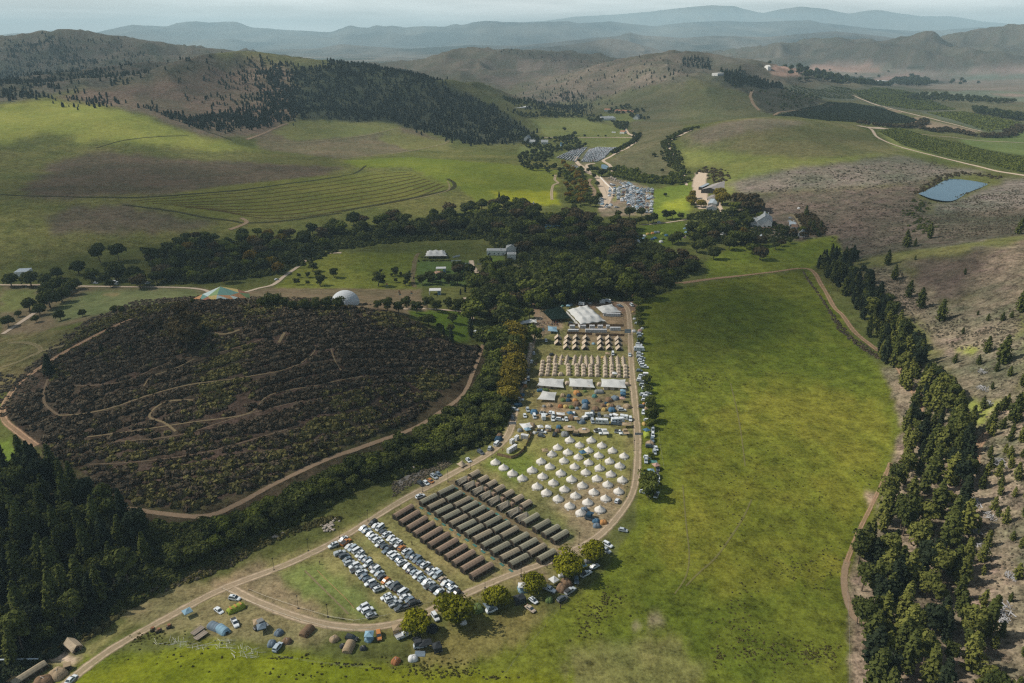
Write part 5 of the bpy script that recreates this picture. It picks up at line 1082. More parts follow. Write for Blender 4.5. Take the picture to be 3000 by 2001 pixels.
def carbody(kind):
    mb = MB(); W = .9
    if kind == 'van': Lr, Lf, hood, belt, roof = -2.3, 2.3, 1.15, 1.15, 1.95
    elif kind == 'sedan': Lr, Lf, hood, belt, roof = -2.2, 2.25, .82, .9, 1.42
    elif kind == 'hatch': Lr, Lf, hood, belt, roof = -1.9, 1.95, .88, .95, 1.48
    elif kind == 'suv': Lr, Lf, hood, belt, roof = -2.25, 2.3, 1.05, 1.12, 1.78
    else: Lr, Lf, hood, belt, roof = -2.6, 2.55, 1.08, 1.12, 1.78
    z0 = .28
    if kind == 'pickup':
        loft(mb, [(-.55, sect(W, z0, belt)), (.9, sect(W, z0, belt)), (1.0, sect(W, z0, hood)), (Lf - .4, sect(W, z0, hood - .06)), (Lf - .08, sect(W - .08, z0 + .05, hood - .2)), (Lf, sect(W - .2, z0 + .15, hood - .3))])
        mb.box(Lr, -.6, -W, W, z0 + .1, .62); mb.box(Lr, -.6, -W, -W + .08, .62, 1.1); mb.box(Lr, -.6, W - .08, W, .62, 1.1); mb.box(Lr, Lr + .08, -W + .08, W - .08, .62, 1.1)
        cab = (-.55, 1.15, -.35, .55)
    elif kind == 'van':
        loft(mb, [(Lr, sect(W - .06, z0, belt)), (Lr + .15, sect(W, z0, belt)), (1.5, sect(W, z0, belt)), (Lf - .15, sect(W - .04, z0, .95)), (Lf, sect(W - .15, z0 + .1, .8))])
        cab = (Lr + .05, 1.95, Lr + .15, 1.15)
    else:
        loft(mb, [(Lr, sect(W - .15, z0 + .15, belt - .1)), (Lr + .12, sect(W - .03, z0, belt)), (-.8, sect(W, z0, belt)), (.95, sect(W, z0, belt)), (1.05, sect(W, z0, hood)), (Lf - .4, sect(W - .02, z0, hood - .08)), (Lf - .08, sect(W - .1, z0 + .05, hood - .22)), (Lf, sect(W - .22, z0 + .15, hood - .32))])
        cab = {'sedan': (-1.55, 1.15, -.85, .35), 'hatch': (-1.75, 1.15, -1.35, .35), 'suv': (-2.1, 1.2, -1.8, .5)}[kind]
    x0, x1, r0, r1 = cab; wb, wr = W - .06, W - .22; zb = belt - .02
    B = [(x0, -wb, zb), (x1, -wb, zb), (x1, wb, zb), (x0, wb, zb)]; T = [(r0, -wr, roof), (r1, -wr, roof), (r1, wr, roof), (r0, wr, roof)]
    T2 = [(r0 + .12, -wr + .1, roof + .05), (r1 - .15, -wr + .1, roof + .05), (r1 - .15, wr - .1, roof + .05), (r0 + .12, wr - .1, roof + .05)]
    mb.add(B + T + T2, [(0, 1, 5, 4), (1, 2, 6, 5), (2, 3, 7, 6), (3, 0, 4, 7), (4, 5, 9, 8), (5, 6, 10, 9), (6, 7, 11, 10), (7, 4, 8, 11), (8, 9, 10, 11)])
    def pane(a, b, c, d, m=.12, off=.025):
        a, b, c, d = map(np.array, (a, b, c, d)); ctr = (a + b + c + d) / 4; nn = np.cross(b - a, d - a); nn = nn / np.linalg.norm(nn) * off
        if np.dot(nn, ctr - np.array([(x0 + x1) / 2, 0, 1.2])) < 0: nn = -nn
        q = [tuple(p + (ctr - p) / np.linalg.norm(ctr - p) * m + nn) for p in (a, b, c, d)]; return MB().add(q, [(0, 1, 2, 3)])
    ws = pane(B[1], B[2], T[2], T[1], .09).mesh('windscreen'); rw = pane(B[3], B[0], T[0], T[3], .12).mesh('rear_window')
    sd = []
    for s in (0, 1):
        b0, b1, t1, t0 = (B[0], B[1], T[1], T[0]) if s == 0 else (B[3], B[2], T[2], T[3])
        sd.append(pane(b0, b1, t1, t0, .13).mesh('side_window'))
    wh = []
    fx, rx = Lf - .85, Lr + (.85 if kind != 'pickup' else 1.05); R = .36 if kind in ('suv', 'pickup') else .31
    for x, y in ((fx, -W + .05), (fx, W - .05), (rx, -W + .05), (rx, W - .05)):
        t = MB(); t.bar((x, y - .13, R), (x, y + .13, R), R, 12); s_ = 1 if y > 0 else -1; r2 = MB(); r2.bar((x, y + s_ * .10, R), (x, y + s_ * .145, R), R * .55, 8); wh.append((t.mesh('tyre'), r2.mesh('rim')))
    hl = [MB().box(Lf - .22, Lf - .02, s * (W - .3) - .14, s * (W - .3) + .14, hood - .36, hood - .22).mesh('headlight') for s in (-1, 1)]
    tlx = Lr - .02
    tl_ = [MB().box(tlx, tlx + .12, s * (W - .16) - .07, s * (W - .16) + .07, .7, .98).mesh('tail_light') for s in (-1, 1)]
    rack = None
    if kind in ('suv',): rack = MB().bar((r0 + .2, -wr + .05, roof + .1), (r1 - .3, -wr + .05, roof + .1), .03).bar((r0 + .2, wr - .05, roof + .1), (r1 - .3, wr - .05, roof + .1), .03).mesh('roof_rail')
    return dict(body=mb.mesh('body'), ws=ws, rw=rw, sd=sd, wh=wh, hl=hl, tl=tl_, rack=rack, roof=roof, Lr=Lr)
CARS = {k: carbody(k) for k in ('sedan', 'hatch', 'suv', 'van', 'pickup')}
CANOPY = MB().box(-2.55, -.6, -.88, .88, 1.1, 1.8, .08, .1).mesh('load_canopy'); LOADCOV = MB().box(-2.55, -.65, -.84, .84, 1.09, 1.14).mesh('load_cover')
SUNROOF = {k: MB().box(-.6, .25, -.42, .42, CARS[k]['roof'] + .05, CARS[k]['roof'] + .075).mesh('sunroof') for k in CARS}
KN = {'sedan': 'saloon car', 'hatch': 'hatchback', 'suv': 'SUV', 'van': 'minibus', 'pickup': 'pickup'}
NAMEK = {'sedan': 'parked_car', 'hatch': 'parked_car', 'suv': 'parked_car', 'van': 'minibus', 'pickup': 'pickup_truck'}
ncar = [0]
def car(loc, rz, kind, col, extra='', detail=2, sc=1.0):
    c = CARS[kind]; p = PAINT[col]; parts = [('body', c['body'], p)]
    for a in [('windscreen', c['ws'], GLASS), ('rear_window', c['rw'], GLASS), ('side_window', c['sd'][0], GLASS), ('side_window', c['sd'][1], GLASS)]: parts.append(a)
    if detail >= 2:
        for t, r_ in c['wh']: parts.append(('wheel', t, TYRE, ('rim', r_, RIM)))
        parts += [('headlight', h_, LAMP) for h_ in c['hl']] + [('tail_light', h_, TAIL) for h_ in c['tl']]
        if c['rack'] and ncar[0] % 2 == 0: parts.append(('roof_rail', c['rack'], BLACKP))
    elif detail == 1:
        for t, r_ in c['wh']: parts.append(('wheel', t, TYRE))
    if 'c' in extra: parts.append(('load_canopy', CANOPY, PAINT[col] if 'C' not in extra else CANV))
    if 'L' in extra: parts.append(('load_cover', LOADCOV, CANV))
    if 'r' in extra: parts.append(('sunroof', SUNROOF[kind], GLASS))
    ncar[0] += 1
    o = thing(NAMEK[kind], loc, rz, parts, sc); o['category'] = {'van': 'minibus', 'pickup': 'pickup'}.get(kind, 'car'); return o
# ---------------------------------------------------------------- tents
CREAM = fabric('cream_canvas', (.70, .67, .62), .06, .2); STRETCH = fabric('pale_stretch_fabric', (.56, .57, .56), .07, .2); KHAKI = fabric('khaki_canvas', (.30, .255, .185), .10, .1)
OLIVE = fabric('olive_grey_canvas', (.27, .255, .19), .10, .1); BROWNC = fabric('brown_canvas', (.28, .205, .15), .10, .1); TANC = fabric('tan_canvas', (.42, .345, .25), .10, .15); BEIGE = fabric('beige_canvas', (.50, .415, .32), .09, .15)
WALLC = fabric('shaded_tent_wall', (.085, .068, .05), .1, .1); MESHD = fabric('dark_mesh_opening', (.035, .033, .03), .1, 0); POLE = mat('steel_pole', (.30, .30, .30), .5, .05, 1, .4); GSHEET = fabric('groundsheet', (.30, .29, .27), .1, 0)  # tent wall colour darkened for the shade on the tent sides
TEAL = fabric('teal_groundsheet', (.06, .16, .14), .1, .1)
def FC(name, c): return fabric(name, c, .08, .2)
TC_ = {'blue': FC('blue_nylon', (.075, .16, .25)), 'navy': FC('navy_nylon', (.035, .075, .12)), 'sky': FC('sky_blue_nylon', (.24, .38, .48)), 'green': FC('green_nylon', (.12, .17, .06)), 'lime': FC('lime_nylon', (.30, .36, .06)),
       'orange': FC('orange_nylon', (.50, .26, .10)), 'yellow': FC('yellow_nylon', (.50, .36, .13)), 'brown': FC('brown_nylon', (.21, .14, .09)), 'tan': FC('tan_nylon', (.38, .29, .19)), 'grey': FC('grey_nylon', (.25, .26, .26)),
       'white': FC('white_nylon', (.66, .67, .67)), 'pink': FC('pink_nylon', (.48, .32, .27)), 'dark': FC('charcoal_nylon', (.05, .055, .06)), 'teal': FC('teal_nylon', (.10, .24, .22)), 'rust': FC('rust_nylon', (.34, .15, .07)), 'slate': FC('slate_nylon', (.17, .22, .27))}
def ring_mesh(name, prof, n, wob=0, a0=0, z_wob=0, rings=None):
    mb = MB(); vs = []
    for i, (r, z) in enumerate(prof):
        for k in range(n):
            a = a0 + 6.28318 * k / n; q = 1 - wob * (k % 2)
            vs.append((r * q * math.cos(a), r * q * math.sin(a), z - z_wob * (k % 2)))
    fs = [(i * n + k, i * n + (k + 1) % n, (i + 1) * n + (k + 1) % n, (i + 1) * n + k) for i in range(len(prof) - 1) for k in range(n)]
    fs.append(tuple(range((len(prof) - 1) * n, len(prof) * n))); mb.add(vs, fs); return mb.mesh(name)
BELL = [ring_mesh('roof', [(2.5, .62), (2.42, .72), (1.75, 1.25), (1.1, 1.80), (.55, 2.32), (.2, 2.72), (.07, 3.0)], 32, .03)]
BELLW = ring_mesh('wall', [(2.46, 0), (2.5, .62)], 32, .02); BELLS = MB().lathe([(2.62, .03), (2.62, .06)], 24).mesh('groundsheet')
BELLD = MB().add([(2.52, -.45, .02), (2.52, .45, .02), (1.2, .1, 1.85), (1.2, -.1, 1.85)], [(0, 1, 2, 3)]).add([(2.3, -.55, .01), (3.3, -.5, .04), (3.3, .5, .04), (2.3, .55, .01)], [(0, 1, 2, 3)]).mesh('door_flap')
BELLR = MB()
for k in range(12):
    a = k * .5236; BELLR.bar((2.48 * math.cos(a), 2.48 * math.sin(a), .64), (3.25 * math.cos(a), 3.25 * math.sin(a), .0), .02, 3)
BELLR = BELLR.mesh('guy_ropes'); ROPE = mat('pale_rope', (.55, .52, .45), .9)
BELLP = MB().bar((0, 0, 2.9), (0, 0, 3.12), .09, 8).mesh('peak_cap')
def bell(loc, rz, sc=1.0):
    return thing('bell_tent', loc, rz, [('roof', BELL[0], CREAM), ('wall', BELLW, CREAM), ('groundsheet', BELLS, GSHEET), ('door_flap', BELLD, FC('weathered_canvas', (.52, .50, .46))), ('guy_ropes', BELLR, ROPE), ('peak_cap', BELLP, CREAM)], sc)
def army(L=10.6, W=2.75, ridge=2.8, eave=2.05, open_=False, over=.15):
    r_ = MB(); n = 14; prof = [(-W / 2 - over, eave - .18), (-W / 2, eave), (-W * .26, eave + (ridge - eave) * .62), (0, ridge), (W * .26, eave + (ridge - eave) * .62), (W / 2, eave), (W / 2 + over, eave - .18)]
    vs = []
    for i in range(n + 1):
        x = -L / 2 + L * i / n; sag = .07 * math.sin(i * 3.14159) + (.05 if i % 2 else 0)
        for y, z in prof: vs.append((x, y, z - sag * (1 if abs(y) < W * .4 else .5)))
    m_ = len(prof); r_.add(vs, [(i * m_ + k, i * m_ + k + 1, (i + 1) * m_ + k + 1, (i + 1) * m_ + k) for i in range(n) for k in range(m_ - 1)])
    w_ = MB(); ins = .04
    for s in (-1, 1): w_.add([(-L / 2, s * (W / 2 - ins), 0), (L / 2, s * (W / 2 - ins), 0), (L / 2, s * (W / 2 - ins), eave), (-L / 2, s * (W / 2 - ins), eave)], [(0, 1, 2, 3)])
    for x in (-L / 2 + .02, L / 2 - .02):
        w_.add([(x, -W / 2 + ins, 0), (x, W / 2 - ins, 0), (x, W / 2 - ins, eave), (x, 0, ridge - .05), (x, -W / 2 + ins, eave)], [(0, 1, 2, 3, 4)])
    wn = []
    for s in (-1, 1):
        for i in range(5): x = -L * .4 + L * .8 * i / 4; wn.append(MB().box(x - .35, x + .35, s * (W / 2) - .01, s * (W / 2) + .01, .8, 1.3).mesh('window'))
    dr = [MB().box(s * (L / 2 + .01) - .02, s * (L / 2 + .01) + .02, -.7, .7, 0, 1.9).mesh('doorway') for s in (-1, 1)]
    po = []
    for s in (-1, 1):
        for y in (-W / 2 - .2, W / 2 + .2): po.append(MB().bar((s * (L / 2 + .4), y, 0), (s * (L / 2 - .1), y * .98, eave), .035).bar((s * (L / 2 + .4), y, 0), (s * (L / 2 + 1.0), y * 1.1, 0.02), .02).mesh('corner_pole'))
    ro = MB()
    for i in range(6):
        x = -L / 2 + L * i / 5
        for s in (-1, 1): ro.bar((x, s * (W / 2 + over), eave - .18), (x, s * (W / 2 + 1.0), 0), .018, 3)
    return r_.mesh('roof'), w_.mesh('wall'), wn, dr, po, ro.mesh('guy_ropes')
ARMY = {'long': army(), 'short': army(5.6, 3.0, 2.8, 1.9), 'mid': army(8.7, 2.75, 2.8, 2.05)}
PORCH = MB().box(-1.0, 1.0, -1.1, 1.1, 0, 1.9, .12, .12).mesh('wash_cubicle')
FLYS = MB().add([(x * 1.0, y, z) for x in (-3.2, -1.1, 1.1, 3.2) for y, z in ((-1.9, 1.35 + (.0 if abs(x) > 2 else .35)), (0, 2.85 + (.25 if abs(x) > 2 else 0)), (1.9, 1.35 + (.0 if abs(x) > 2 else .35)))], [(i * 3 + k, i * 3 + k + 1, (i + 1) * 3 + k + 1, (i + 1) * 3 + k) for i in range(3) for k in range(2)]).mesh('fly_sheet')
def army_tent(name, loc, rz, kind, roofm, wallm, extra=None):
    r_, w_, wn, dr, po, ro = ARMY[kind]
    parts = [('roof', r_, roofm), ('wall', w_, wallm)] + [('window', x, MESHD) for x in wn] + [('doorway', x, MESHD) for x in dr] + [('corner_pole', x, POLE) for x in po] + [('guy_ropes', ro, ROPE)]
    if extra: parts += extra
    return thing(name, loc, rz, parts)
# A-frame tent (ridge along x, open end to +x)
AF = MB().add([(-2.3, -2.3, .55), (-2.3, 0, 2.9), (-2.3, 2.3, .55), (0, -2.35, .5), (0, 0, 2.8), (0, 2.35, .5), (2.5, -2.3, .55), (2.6, 0, 2.95), (2.5, 2.3, .55)], [(0, 1, 4, 3), (1, 2, 5, 4), (3, 4, 7, 6), (4, 5, 8, 7)]).mesh('roof')
AFW = MB().add([(-2.2, -2.0, 0), (2.0, -2.0, 0), (2.0, -2.15, .7), (-2.2, -2.15, .7), (-2.2, 2.0, 0), (2.0, 2.0, 0), (2.0, 2.15, .7), (-2.2, 2.15, .7)], [(0, 1, 2, 3), (4, 5, 6, 7)]).add([(-2.2, -2.0, 0), (-2.2, 2.0, 0), (-2.2, 2.1, .7), (-2.2, 0, 2.8), (-2.2, -2.1, .7)], [(0, 1, 2, 3, 4)]).mesh('wall')
AFF = MB().add([(2.0, -2.0, 0), (2.0, 2.0, 0), (2.0, 2.1, .7), (2.0, 0, 2.75), (2.0, -2.1, .7)], [(0, 1, 2, 3, 4)]).mesh('front_wall'); AFD = MB().add([(2.04, -.7, 0), (2.04, .7, 0), (2.04, .35, 1.9), (2.04, -.35, 1.9)], [(0, 1, 2, 3)]).mesh('doorway')
AFP = MB().bar((2.5, 0, 0), (2.5, 0, 2.9), .04).bar((2.5, -2.25, 0), (2.5, -2.25, .55), .03).bar((2.5, 2.25, 0), (2.5, 2.25, .55), .03).mesh('front_poles')
def aframe(loc, rz): return thing('ridge_tent', loc, rz, [('roof', AF, BEIGE), ('wall', AFW, TANC), ('front_wall', AFF, WALLC), ('doorway', AFD, MESHD), ('front_poles', AFP, POLE)])
# dome tent: crossed poles, ribs raised, doorway facing +x
def dome(name, rx, ry, h, n=24, pw=1.9, flat=.0):
    mb = MB(); vs = []; R = 7
    for i in range(R):
        t = i / (R - 1) * 1.5708
        for k in range(n):
            a = 6.28318 * k / n; sq = 1 + .16 * abs(math.sin(2 * a)) ** 1.2 * (1 if True else 0); rb = 1 + .04 * math.cos(4 * a + 3.14)
            c = math.cos(t) ** .8 if i < R - 1 else .02
            vs.append((rx * c * sq * math.cos(a), ry * c * sq * math.sin(a), h * math.sin(t) * rb))
    mb.add(vs, [(i * n + k, i * n + (k + 1) % n, (i + 1) * n + (k + 1) % n, (i + 1) * n + k) for i in range(R - 1) for k in range(n)] + [tuple(range((R - 1) * n, R * n))]); return mb.mesh(name)
DOMES = {'s': (dome('flysheet', 1.15, 1.0, 1.15), 1.15, 1.15), 'm': (dome('flysheet', 1.6, 1.4, 1.5), 1.6, 1.5), 'l': (dome('flysheet', 2.3, 2.0, 1.95), 2.3, 1.95)}
def arch_mesh(name, x, r, h, n=10, x2=None):
    vs = [(x, r * math.cos(3.14159 * k / n), h * math.sin(3.14159 * k / n)) for k in range(n + 1)]
    return MB().add(vs, [tuple(range(n + 1))]).mesh(name)
DDOOR = {k: MB().add([(v[1] * 1.02 * .97, -.45, .05), (v[1] * 1.02 * .97, .45, .05), (v[1] * .80, .3, v[2] * .66), (v[1] * .80, -.3, v[2] * .66)], [(0, 1, 2, 3)]).mesh('door') for k, v in DOMES.items()}
DPOLE = {}
for k_, (me_, rx_, h_) in DOMES.items():
    mb = MB()
    for a in (.785, 2.356):
        pr = [(rx_ * 1.14 * math.cos(t) * math.cos(a), rx_ * 1.02 * math.cos(t) * math.sin(a), h_ * 1.05 * math.sin(t)) for t in np.linspace(0, 3.14159, 13)]
        for p_, q_ in zip(pr[:-1], pr[1:]): mb.bar(p_, q_, .03, 3)
    DPOLE[k_] = mb.mesh('poles')
def dometent(loc, rz, sz, col, sc=1.0):
    return thing('dome_tent', loc, rz, [('flysheet', DOMES[sz][0], TC_[col]), ('door', DDOOR[sz], MESHD), ('poles', DPOLE[sz], POLE)], sc)
# half-barrel tunnel tent (axis x)
def tunnel(L, W, h, n=12, hoops=5):
    mb = MB(); vs = []; xs = np.linspace(-L / 2, L / 2, hoops * 2 - 1)
    for i, x in enumerate(xs):
        e = 1 - (.35 if i in (0, len(xs) - 1) else .0) - (.05 if i % 2 else 0)
        for k in range(n + 1): t = 3.14159 * k / n; vs.append((x, W / 2 * math.cos(t) * (1 if e > .9 else .85), h * e * math.sin(t) ** .8 if 0 < k < n else 0))
    m_ = n + 1; mb.add(vs, [(i * m_ + k, i * m_ + k + 1, (i + 1) * m_ + k + 1, (i + 1) * m_ + k) for i in range(len(xs) - 1) for k in range(n)] + [tuple(range(m_)), tuple(range((len(xs) - 1) * m_, len(xs) * m_))])
    return mb.mesh('flysheet')
TUN = {'s': tunnel(3.6, 2.4, 1.6), 'l': tunnel(5.2, 3.4, 2.1)}
TDOOR = {'s': MB().add([(1.82, -.5, .02), (1.82, .5, .02), (1.82, .4, .85), (1.82, -.4, .85)], [(0, 1, 2, 3)]).mesh('door'), 'l': MB().add([(2.62, -.7, .02), (2.62, .7, .02), (2.62, .55, 1.15), (2.62, -.55, 1.15)], [(0, 1, 2, 3)]).mesh('door')}
def tuntent(loc, rz, sz, col): return thing('tunnel_tent', loc, rz, [('flysheet', TUN[sz], TC_[col]), ('door', TDOOR[sz], MESHD)])
# small canvas dome tents of the hired village (front to -y in the photo, i.e. towards the camera)
VD = dome('flysheet', 1.65, 1.55, 2.0, 20); VDD = MB().add([(1.66, -.55, .02), (1.66, .55, .02), (1.28, .4, 1.45), (1.28, -.4, 1.45)], [(0, 1, 2, 3)]).mesh('door')
VARCH = MB()
for a, b in zip(np.linspace(0, 3.14159, 12)[:-1], np.linspace(0, 3.14159, 12)[1:]): VARCH.bar((1.5, 1.1 * math.cos(a), 1.7 * math.sin(a)), (1.5, 1.1 * math.cos(b), 1.7 * math.sin(b)), .06, 3)
VARCH = VARCH.mesh('door_arch')
def vdome(loc, rz, opened): return thing('canvas_dome_tent', loc, rz, [('flysheet', VD, BEIGE), ('door', VDD, MESHD if opened else TANC), ('door_arch', VARCH, TANC)])
VT = ring_mesh('flysheet', [(1.75, 0), (1.15, .75), (.55, 1.55), (.1, 2.35)], 8, .12); VTD = MB().add([(1.62, -.42, .03), (1.62, .42, .03), (.9, .1, 1.15), (.9, -.1, 1.15)], [(0, 1, 2, 3)]).mesh('door')
def vteepee(loc, rz, opened): return thing('small_teepee', loc, rz, [('flysheet', VT, BEIGE), ('door', VTD, MESHD if opened else TANC), ('peak_cap', MB().bar((0, 0, 2.2), (0, 0, 2.5), .05).mesh('peak_cap'), TANC)])
# pop-up gazebo
def gaz(w=3.0, h=2.2, pk=.95, wd=None):
    wd = wd or w; mb = MB(); a, b = w / 2, wd / 2
    mb.add([(-a, -b, h), (a, -b, h), (a, b, h), (-a, b, h), (-a * .5, -b * .5, h + pk * .42), (a * .5, -b * .5, h + pk * .42), (a * .5, b * .5, h + pk * .42), (-a * .5, b * .5, h + pk * .42), (0, 0, h + pk), (-a, -b, h - .25), (a, -b, h - .25), (a, b, h - .25), (-a, b, h - .25)],
           [(0, 1, 5, 4), (1, 2, 6, 5), (2, 3, 7, 6), (3, 0, 4, 7), (4, 5, 8), (5, 6, 8), (6, 7, 8), (7, 4, 8), (0, 9, 10, 1), (1, 10, 11, 2), (2, 11, 12, 3), (3, 12, 9, 0)])
    return mb.mesh('canopy'), [MB().bar((x, y, 0), (x, y, h), .03).mesh('leg') for x in (-a + .05, a - .05) for y in (-b + .05, b - .05)]
GZ = {3.0: gaz(), 4.5: gaz(4.5, 2.3, 1.0, 3.0), 6.0: gaz(6, 2.4, .9, 4)}
def gazebo(loc, rz, col, w=3.0, side=False):
    c, l = GZ[w]; parts = [('canopy', c, TC_[col])] + [('leg', x, POLE) for x in l]
    if side: parts.append(('side_wall', MB().add([(-w / 2, -1.45, .1), (w / 2, -1.45, .1), (w / 2, -1.45, 2.1), (-w / 2, -1.45, 2.1)], [(0, 1, 2, 3)]).mesh('side_wall'), TC_[col]))
    return thing('gazebo', loc, rz, parts)
# stretch tent between four surveyed corners
def stretch(name, k, cor, peaks, hedge_=2.0, hpk=3.6, fab=None, low=(), dip=.55, poles=True):
    fab = fab or STRETCH
    C = [np.array(P(k, x, y, hedge_)[:2]) for x, y in cor]; z0 = float(np.mean([zat(c[0], c[1]) for c in C])); ctr = sum(C) / 4
    nx, ny = peaks; NX, NY = nx * 10, ny * 10; vs = []
    for j in range(NY + 1):
        for i in range(NX + 1):
            u, v = i / NX, j / NY
            # concave scalloped edge pulled between poles
            su = .035 * math.sin(math.pi * ((u * nx) % 1 if u < 1 else 0)); sv = .035 * math.sin(math.pi * ((v * ny) % 1 if v < 1 else 0))
            uu, vv_ = u, v
            if j == 0: vv_ = su
            if j == NY: vv_ = 1 - su
            if i == 0: uu = sv
            if i == NX: uu = 1 - sv
            p = (C[0] * (1 - uu) + C[1] * uu) * (1 - vv_) + (C[3] * (1 - uu) + C[2] * uu) * vv_
            hh = 0
            for a in range(nx):
                for b in range(ny):
                    dx = (u * nx - a - .5); dy = (v * ny - b - .5); d_ = math.hypot(dx, dy); hh = max(hh, math.exp(-d_ * 2.6) * 1.0)
            edge = min(u, 1 - u) * nx; edge2 = min(v, 1 - v) * ny; e = min(1, edge * 1.6) * min(1, edge2 * 1.6)
            z = hedge_ + (hpk - hedge_) * (.42 * e + .58 * hh * e) 
            ed = 0
            if min(edge, edge2) < .12: ed = -.35 * (abs(math.sin(math.pi * u * nx)) if edge2 < edge else abs(math.sin(math.pi * v * ny))) * .6
            vs.append((p[0] - ctr[0], p[1] - ctr[1], z + ed))
    m_ = NX + 1
    me = MB().add(vs, [(j * m_ + i, j * m_ + i + 1, (j + 1) * m_ + i + 1, (j + 1) * m_ + i) for j in range(NY) for i in range(NX)]).mesh('canopy', True)
    parts = [('canopy', me, fab)]
    if poles:
        for i in range(nx + 1):
            for j in range(ny + 1):
                if 0 < i < nx and 0 < j < ny: continue
                u, v = i / nx, j / ny; p = (C[0] * (1 - u) + C[1] * u) * (1 - v) + (C[3] * (1 - u) + C[2] * u) * v - ctr
                parts.append(('pole', MB().bar((p[0] * 1.02, p[1] * 1.02, 0), (p[0], p[1], hedge_ - .02), .07, 5).bar((p[0], p[1], hedge_), (p[0] * 1.12, p[1] * 1.12, 0), .02, 3).mesh('pole'), POLE))
        for a in range(nx):
            for b in range(ny):
                u, v = (a + .5) / nx, (b + .5) / ny; p = (C[0] * (1 - u) + C[1] * u) * (1 - v) + (C[3] * (1 - u) + C[2] * u) * v - ctr
                parts.append(('pole', MB().bar((p[0], p[1], 0), (p[0], p[1], hpk - .1), .08, 5).mesh('pole'), POLE))
    return thing(name, (ctr[0], ctr[1], z0), 0, parts), C, z0
# person
SKIN = mat('skin', (.30, .17, .11), .7); HAIR = mat('dark_hair', (.03, .02, .015), .8)
CLOTH = {'k': fabric('black_clothes', (.03, .03, .032)), 'w': fabric('white_shirt', (.6, .6, .58)), 'r': fabric('red_shirt', (.35, .06, .04)), 'b': fabric('blue_shirt', (.06, .1, .2)), 'g': fabric('khaki_shirt', (.2, .17, .1)), 'j': fabric('denim_trousers', (.05, .07, .11))}
def person_meshes():
    out = []
    for stride in (.0, .22):
        bm_v = [(0, 0, .92), (0, 0, 1.12), (0, 0, 1.38), (0, 0, 1.52), (0, 0, 1.68), (.02, .17, 1.40), (.04, .24, 1.14), (.10, .25, .90), (.02, -.17, 1.40), (-.02, -.24, 1.14), (-.04, -.25, .90),
                (0, .10, .86), (stride * .5, .11, .48), (stride, .11, .08), (stride + .14, .12, .03), (0, -.10, .86), (-stride * .4, -.11, .48), (-stride * 1.1, -.11, .08), (-stride * 1.1 + .14, -.12, .03)]
        E = [(0, 1), (1, 2), (2, 3), (3, 4), (2, 5), (5, 6), (6, 7), (2, 8), (8, 9), (9, 10), (0, 11), (11, 12), (12, 13), (13, 14), (0, 15), (15, 16), (16, 17), (17, 18)]
        R_ = [.15, .14, .16, .06, .11, .07, .05, .04, .07, .05, .04, .09, .07, .05, .04, .09, .07, .05, .04]
        me = bpy.data.meshes.new('body'); me.from_pydata(bm_v, E, []); ob = bpy.data.objects.new('tmp', me); COL.objects.link(ob)
        md = ob.modifiers.new('skin', 'SKIN'); 
        for i, r_ in enumerate(R_): me.skin_vertices[0].data[i].radius = (r_, r_) if i > 3 else (r_ * .75, r_)
        me.skin_vertices[0].data[0].use_root = True
        ob.modifiers.new('s', 'SUBSURF').levels = 1
        dg = bpy.context.evaluated_depsgraph_get(); ev = bpy.data.meshes.new_from_object(ob.evaluated_get(dg)); ev.name = 'body'
        bpy.data.objects.remove(ob); out.append(ev)
    return out
try: PERS = person_meshes()
except Exception as e_: PERS = None
def blob(name, r, c, sx=1, sy=1, sz_=1):
    return MB().lathe([(.01, c[2] - r * sz_), (r * .75, c[2] - r * .6 * sz_), (r, c[2]), (r * .8, c[2] + r * .6 * sz_), (.02, c[2] + r * sz_)], 10, c[0], c[1]).mesh(name, True)
HAIRM = blob('hair', .125, (-.02, 0, 1.71)); SHIRT = MB().lathe([(.17, .98), (.19, 1.1), (.20, 1.35), (.15, 1.46), (.07, 1.49)], 10).mesh('shirt', True)
TROU = [MB().bar((0, s * .1, .95), (.02 * s, s * .12, .12), .095, 8).mesh('trouser_leg') for s in (-1, 1)]
def person(loc, rz, top='k', leg='j', walk=0):
    parts = [('body', PERS[walk], SKIN), ('hair', HAIRM, HAIR), ('shirt', SHIRT, CLOTH[top])]
    if not walk: parts += [('trouser_leg', t, CLOTH[leg]) for t in TROU]
    return thing('person', loc, rz, parts)
water('pond','C',[(1620,1345),(1750,1280),(1850,1225),(1960,1225),(2110,1250),(2060,1290),(1960,1330),(1850,1390),(1720,1385)], .5)
water('river', 'J', [(60,560),(130,540),(170,600),(165,625),(90,625),(50,600)], .3); water('river', 'J', [(20,380),(70,370),(110,430),(150,470),(150,560),(60,560),(20,440)], .3); water('river', 'J', [(120,780),(170,770),(175,850),(120,850)], .3); water('river', 'J', [(110,980),(165,970),(185,1110),(140,1110)], .3)
water('pond', 'P', [(200,1185),(395,1180),(380,1240),(240,1285),(205,1250)], 1.0); water('pond', 'P', [(610,740),(640,735),(650,790),(620,800)], 1.0); water('river', 'P', [(385,150),(420,165),(410,205),(385,210)], 1.0); water('dam', 'P', [(905,400),(990,470),(990,500),(900,490)], 1.5)
